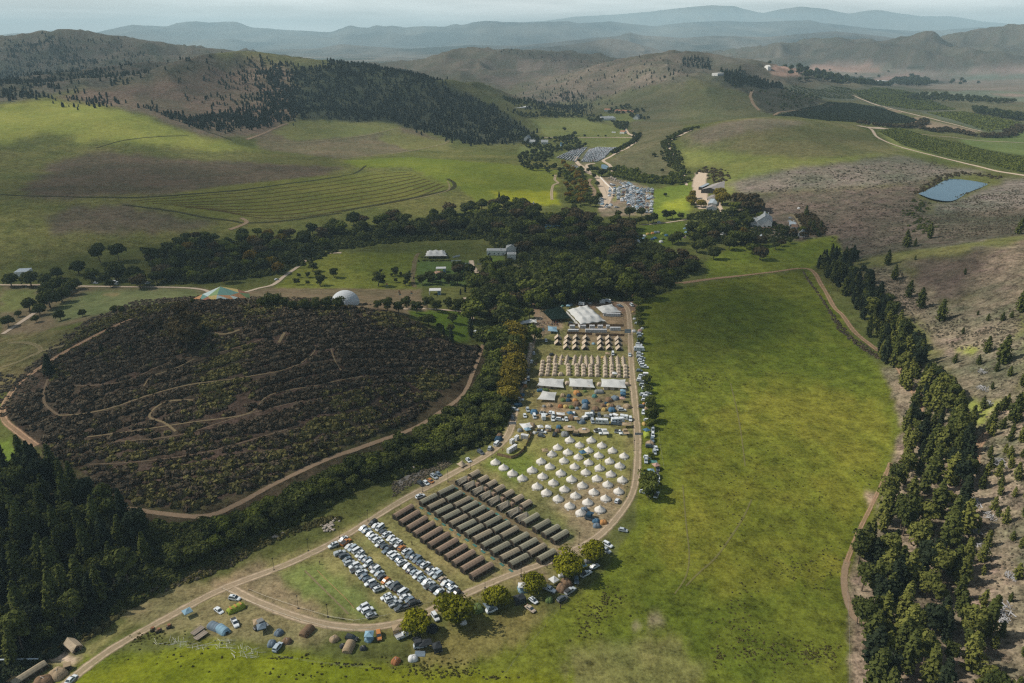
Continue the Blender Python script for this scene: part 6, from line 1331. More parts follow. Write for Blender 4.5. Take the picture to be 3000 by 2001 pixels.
# ---------------------------------------------------------------- parking blocks
BL = {
 'outer left row of the parking block': ('L', (150, -55), [(220,455,'w','suv','r'),(310,560,'s','pickup','cL'),(370,600,'d','suv'),(410,650,'b','hatch','r'),(445,700,'s','suv'),(510,735,'w','suv'),(540,785,'s','pickup','L'),(605,830,'w','suv','r'),(635,885,'b','hatch'),(690,925,'b','hatch','r'),(730,975,'w','suv'),(790,1015,'d','hatch'),(845,1055,'w','suv','r')]),
 'inner left row of the parking block': ('L', (140, -85), [(355,365,'w','sedan','r'),(395,410,'o','pickup','L'),(440,465,'w','sedan'),(485,495,'g','suv'),(545,525,'w','van'),(585,580,'w','suv','r'),(620,625,'w','hatch'),(675,650,'b','sedan'),(695,710,'w','suv'),(770,750,'d','sedan'),(800,790,'w','suv'),(850,840,'g','sedan'),(885,890,'d','hatch'),(940,940,'o','hatch'),(1000,985,'w','hatch'),(1060,1015,'d','suv'),(1115,1050,'k','suv'),(1180,1095,'w','van')]),
 'tail of the left parking block': ('L', (140, -50), [(950,1165,'w','suv','r'),(1010,1200,'w','suv','r'),(1075,1255,'s','pickup'),(1150,1315,'d','pickup'),(1210,1160,'w','sedan'),(1275,1205,'b','hatch'),(1335,1250,'k','suv')]),
 'separate group of three at the bend': ('L', (140, -60), [(630,1305,'w','suv'),(690,1350,'w','suv'),(740,1415,'s','hatch','r')]),
 'inner right row of the parking block': ('L', (130, -75), [(625,220,'w','hatch'),(675,250,'g','sedan'),(720,300,'w','hatch'),(770,340,'w','suv'),(820,380,'w','suv'),(860,435,'w','suv','r'),(925,470,'d','hatch','r'),(965,520,'b','pickup','cC'),(1025,570,'w','suv'),(1070,610,'w','suv'),(1120,650,'b','hatch'),(1165,695,'w','suv','r'),(1235,745,'w','hatch'),(1285,790,'d','sedan'),(1335,825,'g','hatch'),(1385,870,'w','suv'),(1440,915,'g','hatch'),(1500,955,'w','sedan'),(1545,1000,'s','pickup','L'),(1610,1045,'d','suv'),(1675,1090,'s','sedan')]),
 'outer right row of the parking block': ('L', (125, -85), [(765,140,'k','suv'),(805,180,'w','sedan'),(860,215,'w','van'),(905,265,'d','hatch'),(955,305,'w','suv','r'),(1005,350,'w','sedan'),(1060,395,'w','suv'),(1115,440,'w','suv','r'),(1160,490,'o','hatch'),(1230,540,'w','suv','r'),(1270,590,'b','suv'),(1325,610,'b','sedan'),(1375,650,'b','suv'),(1420,690,'b','hatch'),(1485,725,'w','suv','r'),(1540,785,'d','sedan'),(1600,815,'w','pickup'),(1655,865,'g','suv'),(1720,920,'n','hatch'),(1765,970,'w','sedan'),(1830,1000,'b','hatch'),(1860,1060,'w','suv','r'),(1915,1110,'k','hatch')]),
}
for rown, (k, d_, lst) in BL.items():
    for i, t in enumerate(lst):
        x, y, c, kd = t[:4]; ex = t[4] if len(t) > 4 else ''
        X, Y, Z = P(k, x, y, .7); rz = heading(k, x, y, *d_) + random.uniform(-.05, .05) + (math.pi if (i * 7 + len(rown)) % 5 < 2 else 0)
        o = car((X, Y, Z), rz, kd, c, ex, sc=random.uniform(.96, 1.02))
        tag(o, '%s %s, %s from the far end, %s' % (CNAME[c], KN[kd], ordw(i + 1), rown), None, 'vehicles in the parking block')
def onecar(k, x, y, dx, dy, c, kd, lab, ex='', grp='vehicles of the campers', det=2):
    X, Y, Z = P(k, x, y, .7); o = car((X, Y, Z), heading(k, x, y, dx, dy), kd, c, ex, det); o['group'] = grp
    if lab: o['label'] = lab
    else: later(o, '%s %s among the campers' % (CNAME[c], KN[kd]), o['category'], grp)
    return o
onecar('N', 420, 690, 60, 90, 'w', 'suv', 'silver-white estate car standing between two bushy oaks')
onecar('N', 1385, 530, 80, 60, 'w', 'hatch', 'white hatchback with black roof on the grass by the beige car', 'r'); onecar('N', 1355, 610, 100, 70, 'n', 'sedan', 'beige saloon car alone on the open grass')
onecar('N', 1545, 420, 130, 60, 'w', 'pickup', 'white pickup with white canopy below the white gazebo', 'c'); onecar('N', 1750, 435, 90, -60, 's', 'pickup', 'silver pickup with dark canopy at the meadow edge', 'cC')
onecar('N', 1670, 515, 100, -55, 'd', 'suv', 'dark grey car at the end of the line at the meadow edge'); onecar('N', 1810, 330, 5, 70, 'b', 'hatch', 'dark blue hatchback in the shade of the tall oak')
onecar('N', 1905, 268, 95, -55, 'w', 'pickup', 'white pickup with black canopy below the white saloon', 'cC'); onecar('N', 1985, 195, 95, -45, 'w', 'sedan', 'white saloon on the meadow edge right of the blue gazebo')
onecar('O', 900, 100, 120, 12, 'w', 'suv', 'white four-wheel-drive with dark sunroof above the striped green tent', 'r'); onecar('O', 755, 210, 90, 55, 'w', 'sedan', 'white saloon left of the striped green tent')
onecar('O', 905, 325, 60, 110, 'w', 'pickup', 'white pickup with dark load cover below the striped green tent', 'L'); onecar('O', 1295, 548, 70, -90, 'g', 'suv', 'pale blue four-wheel-drive beside the small grey tent')
onecar('O', 1975, 465, 110, 25, 'k', 'suv', 'black four-wheel-drive parked behind the brown striped tent'); onecar('O', 2225, 440, 15, 100, 'o', 'suv', 'orange four-wheel-drive with black bonnet near the light blue awning')
onecar('S', 1080, 1510, 120, -115, 'w', 'sedan', 'white saloon driving on the dirt road at the bottom edge')
for x, y, c, kd, nm in ((340,395,'k','suv','black four-wheel-drive, leftmost of five on the stream bank'),(405,385,'w','hatch','white hatchback, second of five on the stream bank'),(460,362,'o','hatch','orange hatchback, middle of five on the stream bank'),(502,312,'s','suv','silver four-wheel-drive with open roof on the stream bank'),(555,280,'b','hatch','dark blue hatchback, farthest of five on the stream bank')):
    onecar('M', x, y, 80, 55, c, kd, nm, 'r' if kd == 'suv' else '')
onecar('M', 335, 550, 110, -45, 'w', 'suv', 'white four-wheel-drive beside the first olive army tent', 'r'); onecar('M', 918, 112, 50, 45, 'w', 'hatch', 'white hatchback right of the lone beige star tent', 'r')
onecar('H', 1940, 425, 25, -40, 'w', 'hatch', 'white hatchback with black windows right of the lowest bell tents')
for t in ((1977,608,60,10,'s','hatch'),(1880,700,60,30,'w','suv'),(1868,735,60,30,'s','suv'),(1187,68,55,-45,'w','van'),(1143,97,20,-50,'s','suv'),(1085,122,50,30,'d','suv')): onecar('H', *t, None)
for t in ((452,330,30,80,'s','suv'),(413,410,20,70,'w','hatch'),(545,420,25,80,'w','van'),(668,378,90,20,'w','suv'),(770,362,50,-50,'w','hatch'),(798,455,20,90,'w','suv'),(805,400,10,60,'w','van'),(893,462,110,5,'w','suv'),(983,455,20,60,'w','hatch'),(1085,382,20,-80,'w','suv'),(1130,452,90,5,'s','suv'),
          (1345,485,20,70,'s','van'),(1435,405,10,60,'d','suv'),(1350,375,20,60,'d','suv'),(1595,412,20,-70,'w','suv'),(1750,330,120,0,'w','suv'),(1866,455,10,80,'w','suv'),(1655,518,120,12,'b','suv'),(1700,520,90,10,'d','hatch'),(645,632,120,12,'w','pickup'),(638,682,100,15,'d','hatch'),(822,665,40,-90,'k','suv'),(1430,612,90,-20,'w','pickup'),(1715,636,80,10,'w','pickup'),
          (345,185,90,5,'w','suv'),(270,325,80,10,'s','suv'),(30,795,70,-80,'w','van'),(240,440,20,60,'d','suv'),(2085,148,90,5,'w','suv'),(2062,192,70,5,'w','hatch'),(2035,285,40,5,'d','suv'),(2045,362,0,80,'w','suv'),(2175,600,5,60,'s','van'),(2175,672,8,80,'w','suv'),(2200,912,10,80,'s','suv'),(2083,1030,5,80,'s','suv'),(2240,1245,20,80,'w','pickup'),(2225,1495,40,-90,'w','pickup'),(2135,830,90,5,'d','suv'),(2245,1135,10,60,'d','hatch')):
    onecar('K', *t, None, 'cC' if t[5] == 'pickup' else '')
for t in ((1997,597,80,5,'w','suv'),(2005,642,70,5,'s','suv'),(1995,872,80,5,'w','suv'),(1995,915,80,5,'w','suv'),(2010,968,90,5,'w','suv'),(2018,1000,90,5,'w','hatch'),(2062,1057,120,8,'w','pickup'),(1990,1102,90,5,'b','hatch'),(2003,1212,60,3,'w','hatch'),(2003,1242,60,3,'w','suv'),(2040,1305,120,5,'s','suv'),(2072,1350,110,5,'w','suv'),
          (703,690,10,60,'w','hatch'),(535,866,10,60,'s','hatch'),(505,982,15,-50,'w','suv'),(458,1222,5,70,'w','van'),(430,1062,60,-30,'d','hatch'),(452,1096,60,-30,'d','sedan'),(440,1150,50,-20,'k','hatch'),(1625,872,5,60,'w','van'),(1055,456,95,4,'d','suv'),(1715,205,70,10,'s','sedan'),(1735,218,60,10,'b','hatch')):
    onecar('J', *t, None, det=1)
for t in ((1960,455,60,5,'w','hatch'),(2000,700,70,5,'b','hatch'),(1985,745,70,5,'w','suv'),(2030,930,80,5,'s','hatch'),(2040,1030,80,5,'w','suv'),(2020,1175,70,5,'w','hatch'),(2060,1270,80,5,'d','hatch'),(2085,1330,80,5,'w','suv'),(2050,1440,80,5,'w','suv'),(2100,1465,80,5,'w','hatch')): onecar('J', *t, None, det=1)
for t in ((2110,100,80,5,'w','hatch'),(2120,250,70,5,'s','hatch'),(2150,380,10,70,'w','hatch'),(2100,470,80,5,'w','hatch'),(2170,740,10,70,'b','suv'),(2220,860,20,60,'w','hatch'),(2100,980,60,5,'w','hatch'),(2230,1340,40,-60,'w','suv'),(2060,1460,60,10,'w','suv')): onecar('K', *t, None, det=1)
onecar('J', 1858, 888, 4, 60, 'w', 'pickup', 'white pickup driving along the eastern track', '')
onecar('J', 1885, 203, 90, 70, 'w', 'van', 'long white van at the top end of the eastern camper line')
onecar('D', 658, 537, 60, 0, 'w', 'hatch', 'white car under trees left of the white lorry', det=1); onecar('D', 1018, 537, 50, -10, 'w', 'suv', 'white car under trees right of the white lorry', det=1); onecar('D', 918, 538, 50, 0, 'd', 'hatch', 'dark car under trees just right of the white lorry', det=1); onecar('D', 1905, 512, 40, -10, 'w', 'hatch', 'white car on the lane beside the yellow-green lawn', det=1)
onecar('R', 658, 962, 60, 2, 'w', 'suv', 'white car on the small garden lawn', det=1); onecar('R', 1575, 790, 60, 2, 'w', 'suv', 'white car parked behind the farm cottages', det=1); onecar('R', 1575, 742, 50, 2, 's', 'hatch', 'silver car parked behind the farm cottages', det=1); onecar('P', 1615, 1146, 70, -4, 'w', 'suv', 'white car on the lane above the tent paddock', det=1)
onecar('E', 458, 1108, 10, 6, 'w', 'hatch', 'white car half hidden in trees by the red hill track', det=1)
# lorry, motorhomes, caravans, flatbed ------------------------------------------------
WHITEP = mat('white_panel', (.68, .69, .70), .5, .05, .6); GREYP = mat('grey_panel', (.38, .39, .40), .6, .06, .6)
def wheels(xs, y, R=.4): return [('wheel', MB().bar((x, s * y - .15, R), (x, s * y + .15, R), R, 12).mesh('wheel'), TYRE) for x in xs for s in (-1, 1)]
def bigvan(loc, rz, kind):
    if kind == 'lorry': parts = [('cargo_box', MB().box(-4.5, 2.6, -1.25, 1.25, 1.0, 3.7, .03, .03).mesh('cargo_box'), WHITEP), ('cab', MB().box(2.8, 4.6, -1.2, 1.2, .5, 2.9, .1, .08).mesh('cab'), PAINT['w']), ('windscreen', MB().box(4.5, 4.64, -1.0, 1.0, 1.7, 2.6).mesh('windscreen'), GLASS), ('chassis', MB().box(-4.4, 4.4, -.6, .6, .55, .95).mesh('chassis'), BLACKP)] + wheels((-3.3, -2.2, 3.5), 1.05, .48)
    elif kind == 'motorhome': parts = [('body', MB().box(-3.6, 2.2, -1.15, 1.15, .5, 2.9, .06, .08).box(2.2, 3.4, -1.0, 1.0, .5, 1.35, .0, .05).box(2.2, 2.9, -1.05, 1.05, 1.35, 2.85, .0, .1).mesh('body'), PAINT['w']), ('windscreen', MB().add([(3.05, -.85, 1.4), (3.05, .85, 1.4), (2.92, .8, 2.1), (2.92, -.8, 2.1)], [(0, 1, 2, 3)]).mesh('windscreen'), GLASS)] + \
        [('window', MB().box(x - .4, x + .4, s * 1.15 - .03, s * 1.15 + .03, 1.6, 2.2).mesh('window'), GLASS) for x in (-2.8, -1.2, .6) for s in (-1, 1)] + [('roof_vent', MB().box(x - .3, x + .3, -.3, .3, 2.9, 3.05, .05, .05).mesh('roof_vent'), GREYP) for x in (-2.4, 0.2)] + wheels((-2.3, 2.4), .95, .36) + [('door', MB().box(1.1, 1.7, -1.19, -1.15, .6, 2.4).mesh('door'), GREYP)]
    elif kind == 'caravan': parts = [('body', MB().box(-2.4, 2.2, -1.05, 1.05, .45, 2.5, .25, .08).mesh('body'), PAINT['w']), ('drawbar', MB().bar((2.2, 0, .45), (3.3, 0, .45), .06).mesh('drawbar'), POLE)] + [('window', MB().box(x - .35, x + .35, s * 1.0 - .06, s * 1.0 + .06, 1.35, 1.9).mesh('window'), GLASS) for x in (-1.3, .8) for s in (-1, 1)] + [('roof_vent', MB().box(-.3, .3, -.3, .3, 2.5, 2.62).mesh('roof_vent'), GREYP)] + wheels((0,), .95, .32)
    else: parts = [('body', MB().box(-1.6, 1.4, -.9, .9, .5, 1.7, .1, .06).mesh('body'), GREYP), ('lid', MB().box(-1.65, 1.45, -.95, .95, 1.7, 1.8).mesh('lid'), WHITEP), ('drawbar', MB().bar((1.4, 0, .5), (2.5, 0, .5), .05).mesh('drawbar'), POLE)] + wheels((0,), .85, .33)
    return thing({'lorry': 'lorry', 'motorhome': 'motorhome', 'caravan': 'caravan', 'trailer': 'camping_trailer'}[kind], loc, rz, parts)
def bv(k, x, y, dx, dy, kind, lab, cat): o = bigvan(P(k, x, y, 1.2), heading(k, x, y, dx, dy), kind); tag(o, lab, cat); return o
bv('D', 778, 540, 80, 3, 'lorry', 'white box lorry beside the gravel road under the trees', 'lorry')
bv('K', 1480, 495, 170, 10, 'motorhome', 'long white motorhome in the row behind the bell tents', 'motorhome'); bv('K', 1695, 478, 120, -8, 'motorhome', 'white motorhome behind the blue-grey car', 'motorhome')
bv('K', 670, 430, 20, 70, 'caravan', 'small white caravan with a roof hatch facing the tents', 'caravan'); bv('K', 1300, 400, 110, -10, 'caravan', 'white caravan with awning left of the motorhomes', 'caravan'); bv('K', 1240, 430, 60, -20, 'trailer', 'small grey camping trailer beside the white caravan', 'trailer')
bv('J', 1990, 812, 150, 3, 'motorhome', 'large white motorhome among cars on the meadow side', 'motorhome'); bv('J', 1985, 780, 130, 3, 'caravan', 'white caravan behind the large motorhome on the meadow side', 'caravan'); bv('J', 2078, 1148, 90, 3, 'trailer', 'grey box trailer in the eastern camper line', 'trailer')
bv('K', 1660, 405, 60, 20, 'trailer', 'grey camping trailer with lifted lid behind the motorhomes', 'trailer'); bv('K', 1780, 430, 60, 10, 'caravan', 'rounded white caravan left of the white four-wheel-drive', 'caravan'); bv('J', 1560, 145, 60, 10, 'caravan', 'white caravan under trees above the marquees', 'caravan'); bv('J', 1195, 185, 70, 10, 'caravan', 'pale caravan with dark windows above the largest marquee', 'caravan')
# flatbed pickup
o = thing('flatbed_truck', P('N', 110, 872, .7), heading('N', 110, 872, 130, -50), [('cab', CARS['pickup']['body'], PAINT['w']), ('windscreen', CARS['pickup']['ws'], GLASS), ('side_window', CARS['pickup']['sd'][0], GLASS), ('flat_bed', MB().box(-3.0, -.65, -1.0, 1.0, 1.12, 1.24).box(-3.0, -.65, -1.0, -.94, 1.24, 1.5).box(-3.0, -.65, .94, 1.0, 1.24, 1.5).mesh('flat_bed'), GREYP)] + [('wheel', t, TYRE) for t, r_ in CARS['pickup']['wh']])
tag(o, 'white flatbed truck with empty tray beside the brown family tent', 'truck')
# ---------------------------------------------------------------- bell tents
KB = [(1030,752),(1327,754),(1167,822),(1472,826),(865,854),(1290,892),(1620,896),(1005,921),(783,944),(1430,965),(1148,987),(1778,972),(636,1045),(950,1037),(1290,1062),(1578,1042),(757,1118),(1097,1118),(1442,1137),(1720,1108),(513,1168),(908,1208),(1252,1197),(1597,1222),(657,1253),(1054,1292),(1405,1283),(1755,1302),(805,1340),(582,1392),(1205,1378),(1553,1365),(957,1430),(710,1478),(1362,1470),(1703,1458),(1110,1520),(8,1060),(120,1133),(242,1212),(378,1278)]
HB = [(1570,415),(1643,460),(1712,503),(1755,438),(1832,483),(1867,413)]
bl = [P('K', x, y + 8) for x, y in KB] + [P('H', x, y + 5) for x, y in HB]
bl.sort(key=lambda p: -p[1])
for i, p in enumerate(bl):
    b_ = bell(p, -1.9 + random.uniform(-.5, .5), random.uniform(.93, 1.0)); later(b_, 'white bell tent with pointed roof', 'tent', 'white bell tents')
# ---------------------------------------------------------------- army tents
def rowset(cen, kind, roof, wallm, d_, group, lab, nm='army_tent', extra=None, h=2.2):
    for i, (x, y) in enumerate(cen):
        X, Y, Z = P('M', x, y, h); o = army_tent(nm, (X, Y, Z), heading('M', x, y, *d_) + random.uniform(-.015, .015), kind, roof[i % len(roof)], wallm, extra)
        tag(o, lab % ordw(i + 1), 'tent', group)
DL = (185, -105)
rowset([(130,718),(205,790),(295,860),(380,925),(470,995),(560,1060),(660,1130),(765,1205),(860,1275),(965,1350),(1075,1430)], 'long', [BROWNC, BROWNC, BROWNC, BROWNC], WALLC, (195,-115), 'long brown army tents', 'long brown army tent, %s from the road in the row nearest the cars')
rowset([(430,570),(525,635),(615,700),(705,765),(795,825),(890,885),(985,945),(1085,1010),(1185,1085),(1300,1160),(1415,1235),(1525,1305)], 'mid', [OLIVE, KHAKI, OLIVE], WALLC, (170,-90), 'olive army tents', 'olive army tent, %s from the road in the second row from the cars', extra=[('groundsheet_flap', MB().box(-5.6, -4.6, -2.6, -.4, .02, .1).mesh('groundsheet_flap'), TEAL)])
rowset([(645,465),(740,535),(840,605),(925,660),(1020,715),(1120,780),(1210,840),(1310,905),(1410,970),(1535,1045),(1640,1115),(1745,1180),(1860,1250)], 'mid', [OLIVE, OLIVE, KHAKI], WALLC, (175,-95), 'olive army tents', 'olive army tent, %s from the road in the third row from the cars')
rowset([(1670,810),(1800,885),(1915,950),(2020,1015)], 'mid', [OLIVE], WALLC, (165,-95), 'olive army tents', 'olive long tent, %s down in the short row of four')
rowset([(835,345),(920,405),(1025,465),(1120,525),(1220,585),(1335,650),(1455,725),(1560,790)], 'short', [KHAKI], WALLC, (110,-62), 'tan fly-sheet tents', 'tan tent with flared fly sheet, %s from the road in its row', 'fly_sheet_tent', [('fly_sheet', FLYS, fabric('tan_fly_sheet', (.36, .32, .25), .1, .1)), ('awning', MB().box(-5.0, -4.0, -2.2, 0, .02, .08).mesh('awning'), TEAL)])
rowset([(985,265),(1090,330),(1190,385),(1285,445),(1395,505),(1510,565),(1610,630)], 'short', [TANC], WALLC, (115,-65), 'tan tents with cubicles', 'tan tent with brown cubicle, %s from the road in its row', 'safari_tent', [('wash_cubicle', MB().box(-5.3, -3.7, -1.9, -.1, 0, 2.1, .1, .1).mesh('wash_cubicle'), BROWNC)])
# A-frame tents
AFP_ = [[(868,640),(865,712)], [(1005,645),(992,708),(987,772)], [(1122,640),(1115,708),(1113,778)], [(1255,647),(1248,712),(1240,778)], [(1453,655),(1455,717),(1457,782)], [(1568,650),(1570,715),(1577,782)], [(1697,662),(1700,722),(1712,788)]]
for c_, colm in enumerate(AFP_):
    for r_, (x, y) in enumerate(colm):
        o = aframe(P('J', x, y, 1.5), -math.pi / 2 + random.uniform(-.04, .04)); tag(o, 'beige ridge tent, %s from the back, %s column from the left' % (ordw(r_ + 1), ordw(c_ + 1)), 'tent', 'beige ridge tents in seven columns')
TEE = {830: 4, 912: 4, 992: 4, 1097: 4, 1180: 4, 1262: 5, 1340: 4, 1425: 4, 1525: 4, 1608: 4, 1692: 4, 1772: 4}
for c_, (cx, n_) in enumerate(TEE.items()):
    for r_ in range(n_):
        x = cx + (r_ - 1.5) * (-6 if cx < 1200 else 3); y = 905 + (cx - 830) * .02 + r_ * 30
        o = vteepee(P('J', x, y, .9), -math.pi / 2, (r_ + c_) % 4 == 1); tag(o, 'small beige teepee, %s from the back, %s column from the left' % (ordw(r_ + 1), ordw(c_ + 1)), 'tent', 'small beige teepees in dense columns')
VDS = {645: (985,1030,1072,1112,1155), 730: (930,972,1030,1072,1112,1158), 826: (1028,1072,1113,1155), 908: (1155,), 1012: (1033,1073,1113,1153), 1130: (1033,1078,1118,1158), 1221: (1035,1078,1118,1160), 1315: (1040,1082,1122,1163), 1407: (1040,1084,1124,1166), 1519: (1043,1087,1130,1173), 1610: (1045,1090,1132,1175), 1703: (1045,1092,1135,1178), 1798: (1048,1092,1137,1182)}
for c_, (cx, ys) in enumerate(VDS.items()):
    for r_, y in enumerate(ys):
        x = cx + (len(ys) - 1 - r_) * (-0 if cx > 900 else 4) - (r_ * 2 if cx < 900 else -r_ * 1.5)
        if cx == 730 and r_ < 2: x = 745
        o = vdome(P('J', x, y - 4, .9), -math.pi / 2 + random.uniform(-.08, .08), (r_ * 3 + c_ * 5) % 4 == 0); tag(o, 'beige canvas dome tent, %s from the back, %s column from the left' % (ordw(r_ + 1), ordw(c_ + 1)), 'tent', 'beige canvas dome tents in columns')
for i, (x, y) in enumerate(((490,745),(488,782),(485,818),(480,852),(468,888),(462,922),(452,956),(447,988),(392,890),(398,925))):
    o = vdome(P('J', x, y, .9), -math.pi / 2 + .2, False); tag(o, 'beige dome tent, %s from the back of the line along the western road' % ordw(i + 1), 'tent', 'beige dome tents along the western road')
for i, (x, y) in enumerate(((735,1325),(828,1318),(1100,1325),(1180,1330),(1295,1332),(1530,1340),(1618,1340),(1728,1345),(640,1325),(1000,1275),(1820,1290),(1440,1290))):
    o = vdome(P('J', x, y, .9), -math.pi / 2, i % 3 == 0); tag(o, 'beige dome tent, %s tucked under the three stretch canopies' % ordw(i + 1), 'tent', 'beige dome tents under the stretch canopies')
# ---------------------------------------------------------------- stretch tents and marquees
def st(lab, *a, nm='stretch_tent', cat='stretch tent', grp=None, **kw): o, C_, z_ = stretch(nm, *a, **kw); tag(o, lab, cat, grp); return o, C_, z_
st('pale stretch canopy, left one of three in a row', 'J', [(605,1215),(955,1215),(950,1330),(578,1312)], (2, 1), 2.1, 3.7, grp='three pale stretch canopies')
st('pale stretch canopy, middle one of three in a row', 'J', [(1018,1215),(1345,1218),(1380,1330),(1018,1325)], (2, 1), 2.1, 3.7, grp='three pale stretch canopies')
st('pale stretch canopy, right one of three in a row', 'J', [(1460,1220),(1800,1222),(1812,1340),(1455,1330)], (2, 1), 2.1, 3.7, grp='three pale stretch canopies')
st('single white stretch tent below the three canopies', 'J', [(655,1390),(850,1405),(825,1505),(578,1500)], (1, 1), 2.0, 4.0)
big, BC, bz = st('largest white marquee with many peaks and a white side wall', 'J', [(985,265),(1270,200),(1535,425),(1175,470)], (3, 3), 3.0, 6.5, nm='marquee', cat='marquee')
st('smaller white marquee at the top of the camp', 'J', [(1385,228),(1610,185),(1745,298),(1480,315)], (2, 2), 2.6, 5.0, nm='marquee', cat='marquee')
a_, b_ = BC[0], BC[3]; o = link('side_wall', MB().add([(a_[0], a_[1], bz), (b_[0], b_[1], bz), (b_[0], b_[1], bz + 2.2), (a_[0], a_[1], bz + 2.2)], [(0, 1, 2, 3)]).mesh('side_wall'), m=FC('white_wall_fabric', (.62, .62, .6))); tag(o, 'long white fabric wall along the largest marquee', 'wall')
st('grey-white stretch bar tent beside the river and the entrance', 'J', [(340,430),(500,395),(540,440),(330,470)], (2, 1), 2.2, 4.2, nm='bar_tent', cat='stretch tent'); st('small pale canopy right of the bar tent', 'J', [(505,398),(570,400),(580,450),(520,430)], (1, 1), 2.2, 3.0)
st('pale blue stretch tent beside the entrance banner', 'J', [(728,485),(850,500),(865,570),(728,560)], (1, 1), 2.0, 4.2, fab=TC_['sky'])
st('pale marquee with six peaks beside the villa lawn', 'Q', [(705,250),(960,248),(990,330),(680,332)], (3, 2), 2.6, 5.5, nm='marquee', cat='marquee')
st('salmon pink stretch tent left half hidden by trees', 'Q', [(1605,548),(1730,525),(1740,595),(1655,605)], (2, 1), 2.2, 4.0, fab=TC_['pink']); st('salmon pink stretch tent right half hidden by trees', 'Q', [(1795,522),(1865,520),(1880,585),(1815,610)], (1, 1), 2.2, 4.0, fab=TC_['pink'])
st('white stretch awning behind the toilet cabins', 'K', [(330,520),(480,502),(520,560),(400,605)], (1, 1), 2.0, 3.2, fab=TC_['white']); st('lone beige star-shaped stretch tent on the stream side', 'M', [(770,160),(840,118),(900,160),(835,195)], (1, 1), 1.0, 4.0, fab=TANC)
st('large white shade sail among cars in the camping row', 'K', [(840,360),(960,365),(970,400),(850,395)], (1, 1), 2.0, 2.9, fab=TC_['white']); st('brown shade sail at the end of the camping row', 'K', [(1755,500),(1880,495),(1885,540),(1745,545)], (1, 1), 1.9, 2.8, fab=TC_['tan'])
# black shade net
C_ = [P('J', *p) for p in ((780,275),(900,265),(1045,430),(770,450),(655,340))]; cz = np.mean(C_, 0)
o = link('shade_net', MB().add([(c[0], c[1], c[2] + 2.6) for c in C_] + [(cz[0], cz[1], cz[2] + 3.6)], [(i, (i + 1) % 5, 5) for i in range(5)]).mesh('shade_net'), m=FC('black_green_net', (.012, .022, .018))); tag(o, 'large black shade net left of the largest marquee', 'shade net')
# white dome
X, Y, Z = P('Z', 1012, 888); V_ = []; n_ = 28; R_ = 9.6
mb = MB(); prof = [(R_ * math.cos(t), .4 + 8.6 * math.sin(t)) for t in np.linspace(0, 1.53, 9)]; me = MB().lathe([(R_, 0)] + prof, n_).mesh('dome_shell', False)
o = thing('dome', (X, Y, Z), 0, [('dome_shell', me, FC('dome_white', (.55, .58, .6))), ('entrance', MB().box(-9.9, -8.4, -2.2, 2.2, 0, 3.2, .2, .3).mesh('entrance'), FC('dome_dark_mouth', (.12, .13, .14)))]); tag(o, 'white dome standing on the brown meadow behind the tree row', 'dome')
# colourful faceted tent
def pz(x, y, h): q = P('D', x, y, h); return (q[0], q[1], float(q[2]) + h)
cx, cy, cz0 = P('D', 1530, 648)
ring0 = [(-21, -6), (-12, -13), (0, -16), (13, -12), (21, -5), (17, 8), (4, 14), (-10, 11)]; ring1 = [(-12, -3.5, 5.0), (-7, -8, 4.6), (0, -9, 6.2), (8, -7, 5.2), (13, -2, 5.8), (10, 5, 6.6), (2, 8, 7.0), (-7, 6, 6.2)]
cols = ['orange', 'yellow', 'teal', 'lime', 'sky', 'rust', 'orange', 'yellow']; panels = []; n_ = 8
PC_ = {'orange': FC('panel_orange', (.46, .25, .13)), 'yellow': FC('panel_yellow', (.48, .38, .16)), 'teal': FC('panel_teal', (.15, .28, .25)), 'lime': FC('panel_green', (.22, .32, .16)), 'sky': FC('panel_pale', (.45, .55, .55)), 'rust': FC('panel_red', (.36, .18, .12))}
for k in range(n_):
    k2 = (k + 1) % n_; a = (*ring0[k], .5 + (k % 2) * 1.6); b = (*ring0[k2], .5 + (k2 % 2) * 1.6); c = ring1[k2]; d = ring1[k]; t = (0, 0, 10.2)
    for j, tri in enumerate(((a, b, d), (b, c, d), (d, c, t))): panels.append(('panel', MB().add(tri, [(0, 1, 2)]).mesh('panel'), PC_[list(PC_)[(k * 5 + j * 2 + (k // 3)) % 6]]))
panels.append(('centre_mast', MB().bar((0, 0, 0), (0, 0, 10.1), .18, 6).mesh('centre_mast'), POLE))
o = thing('stage_tent', (cx, cy, cz0), 0, panels, (1.0, .85, .9)); tag(o, 'colourful stage tent of orange, yellow and green triangles', 'stage tent')
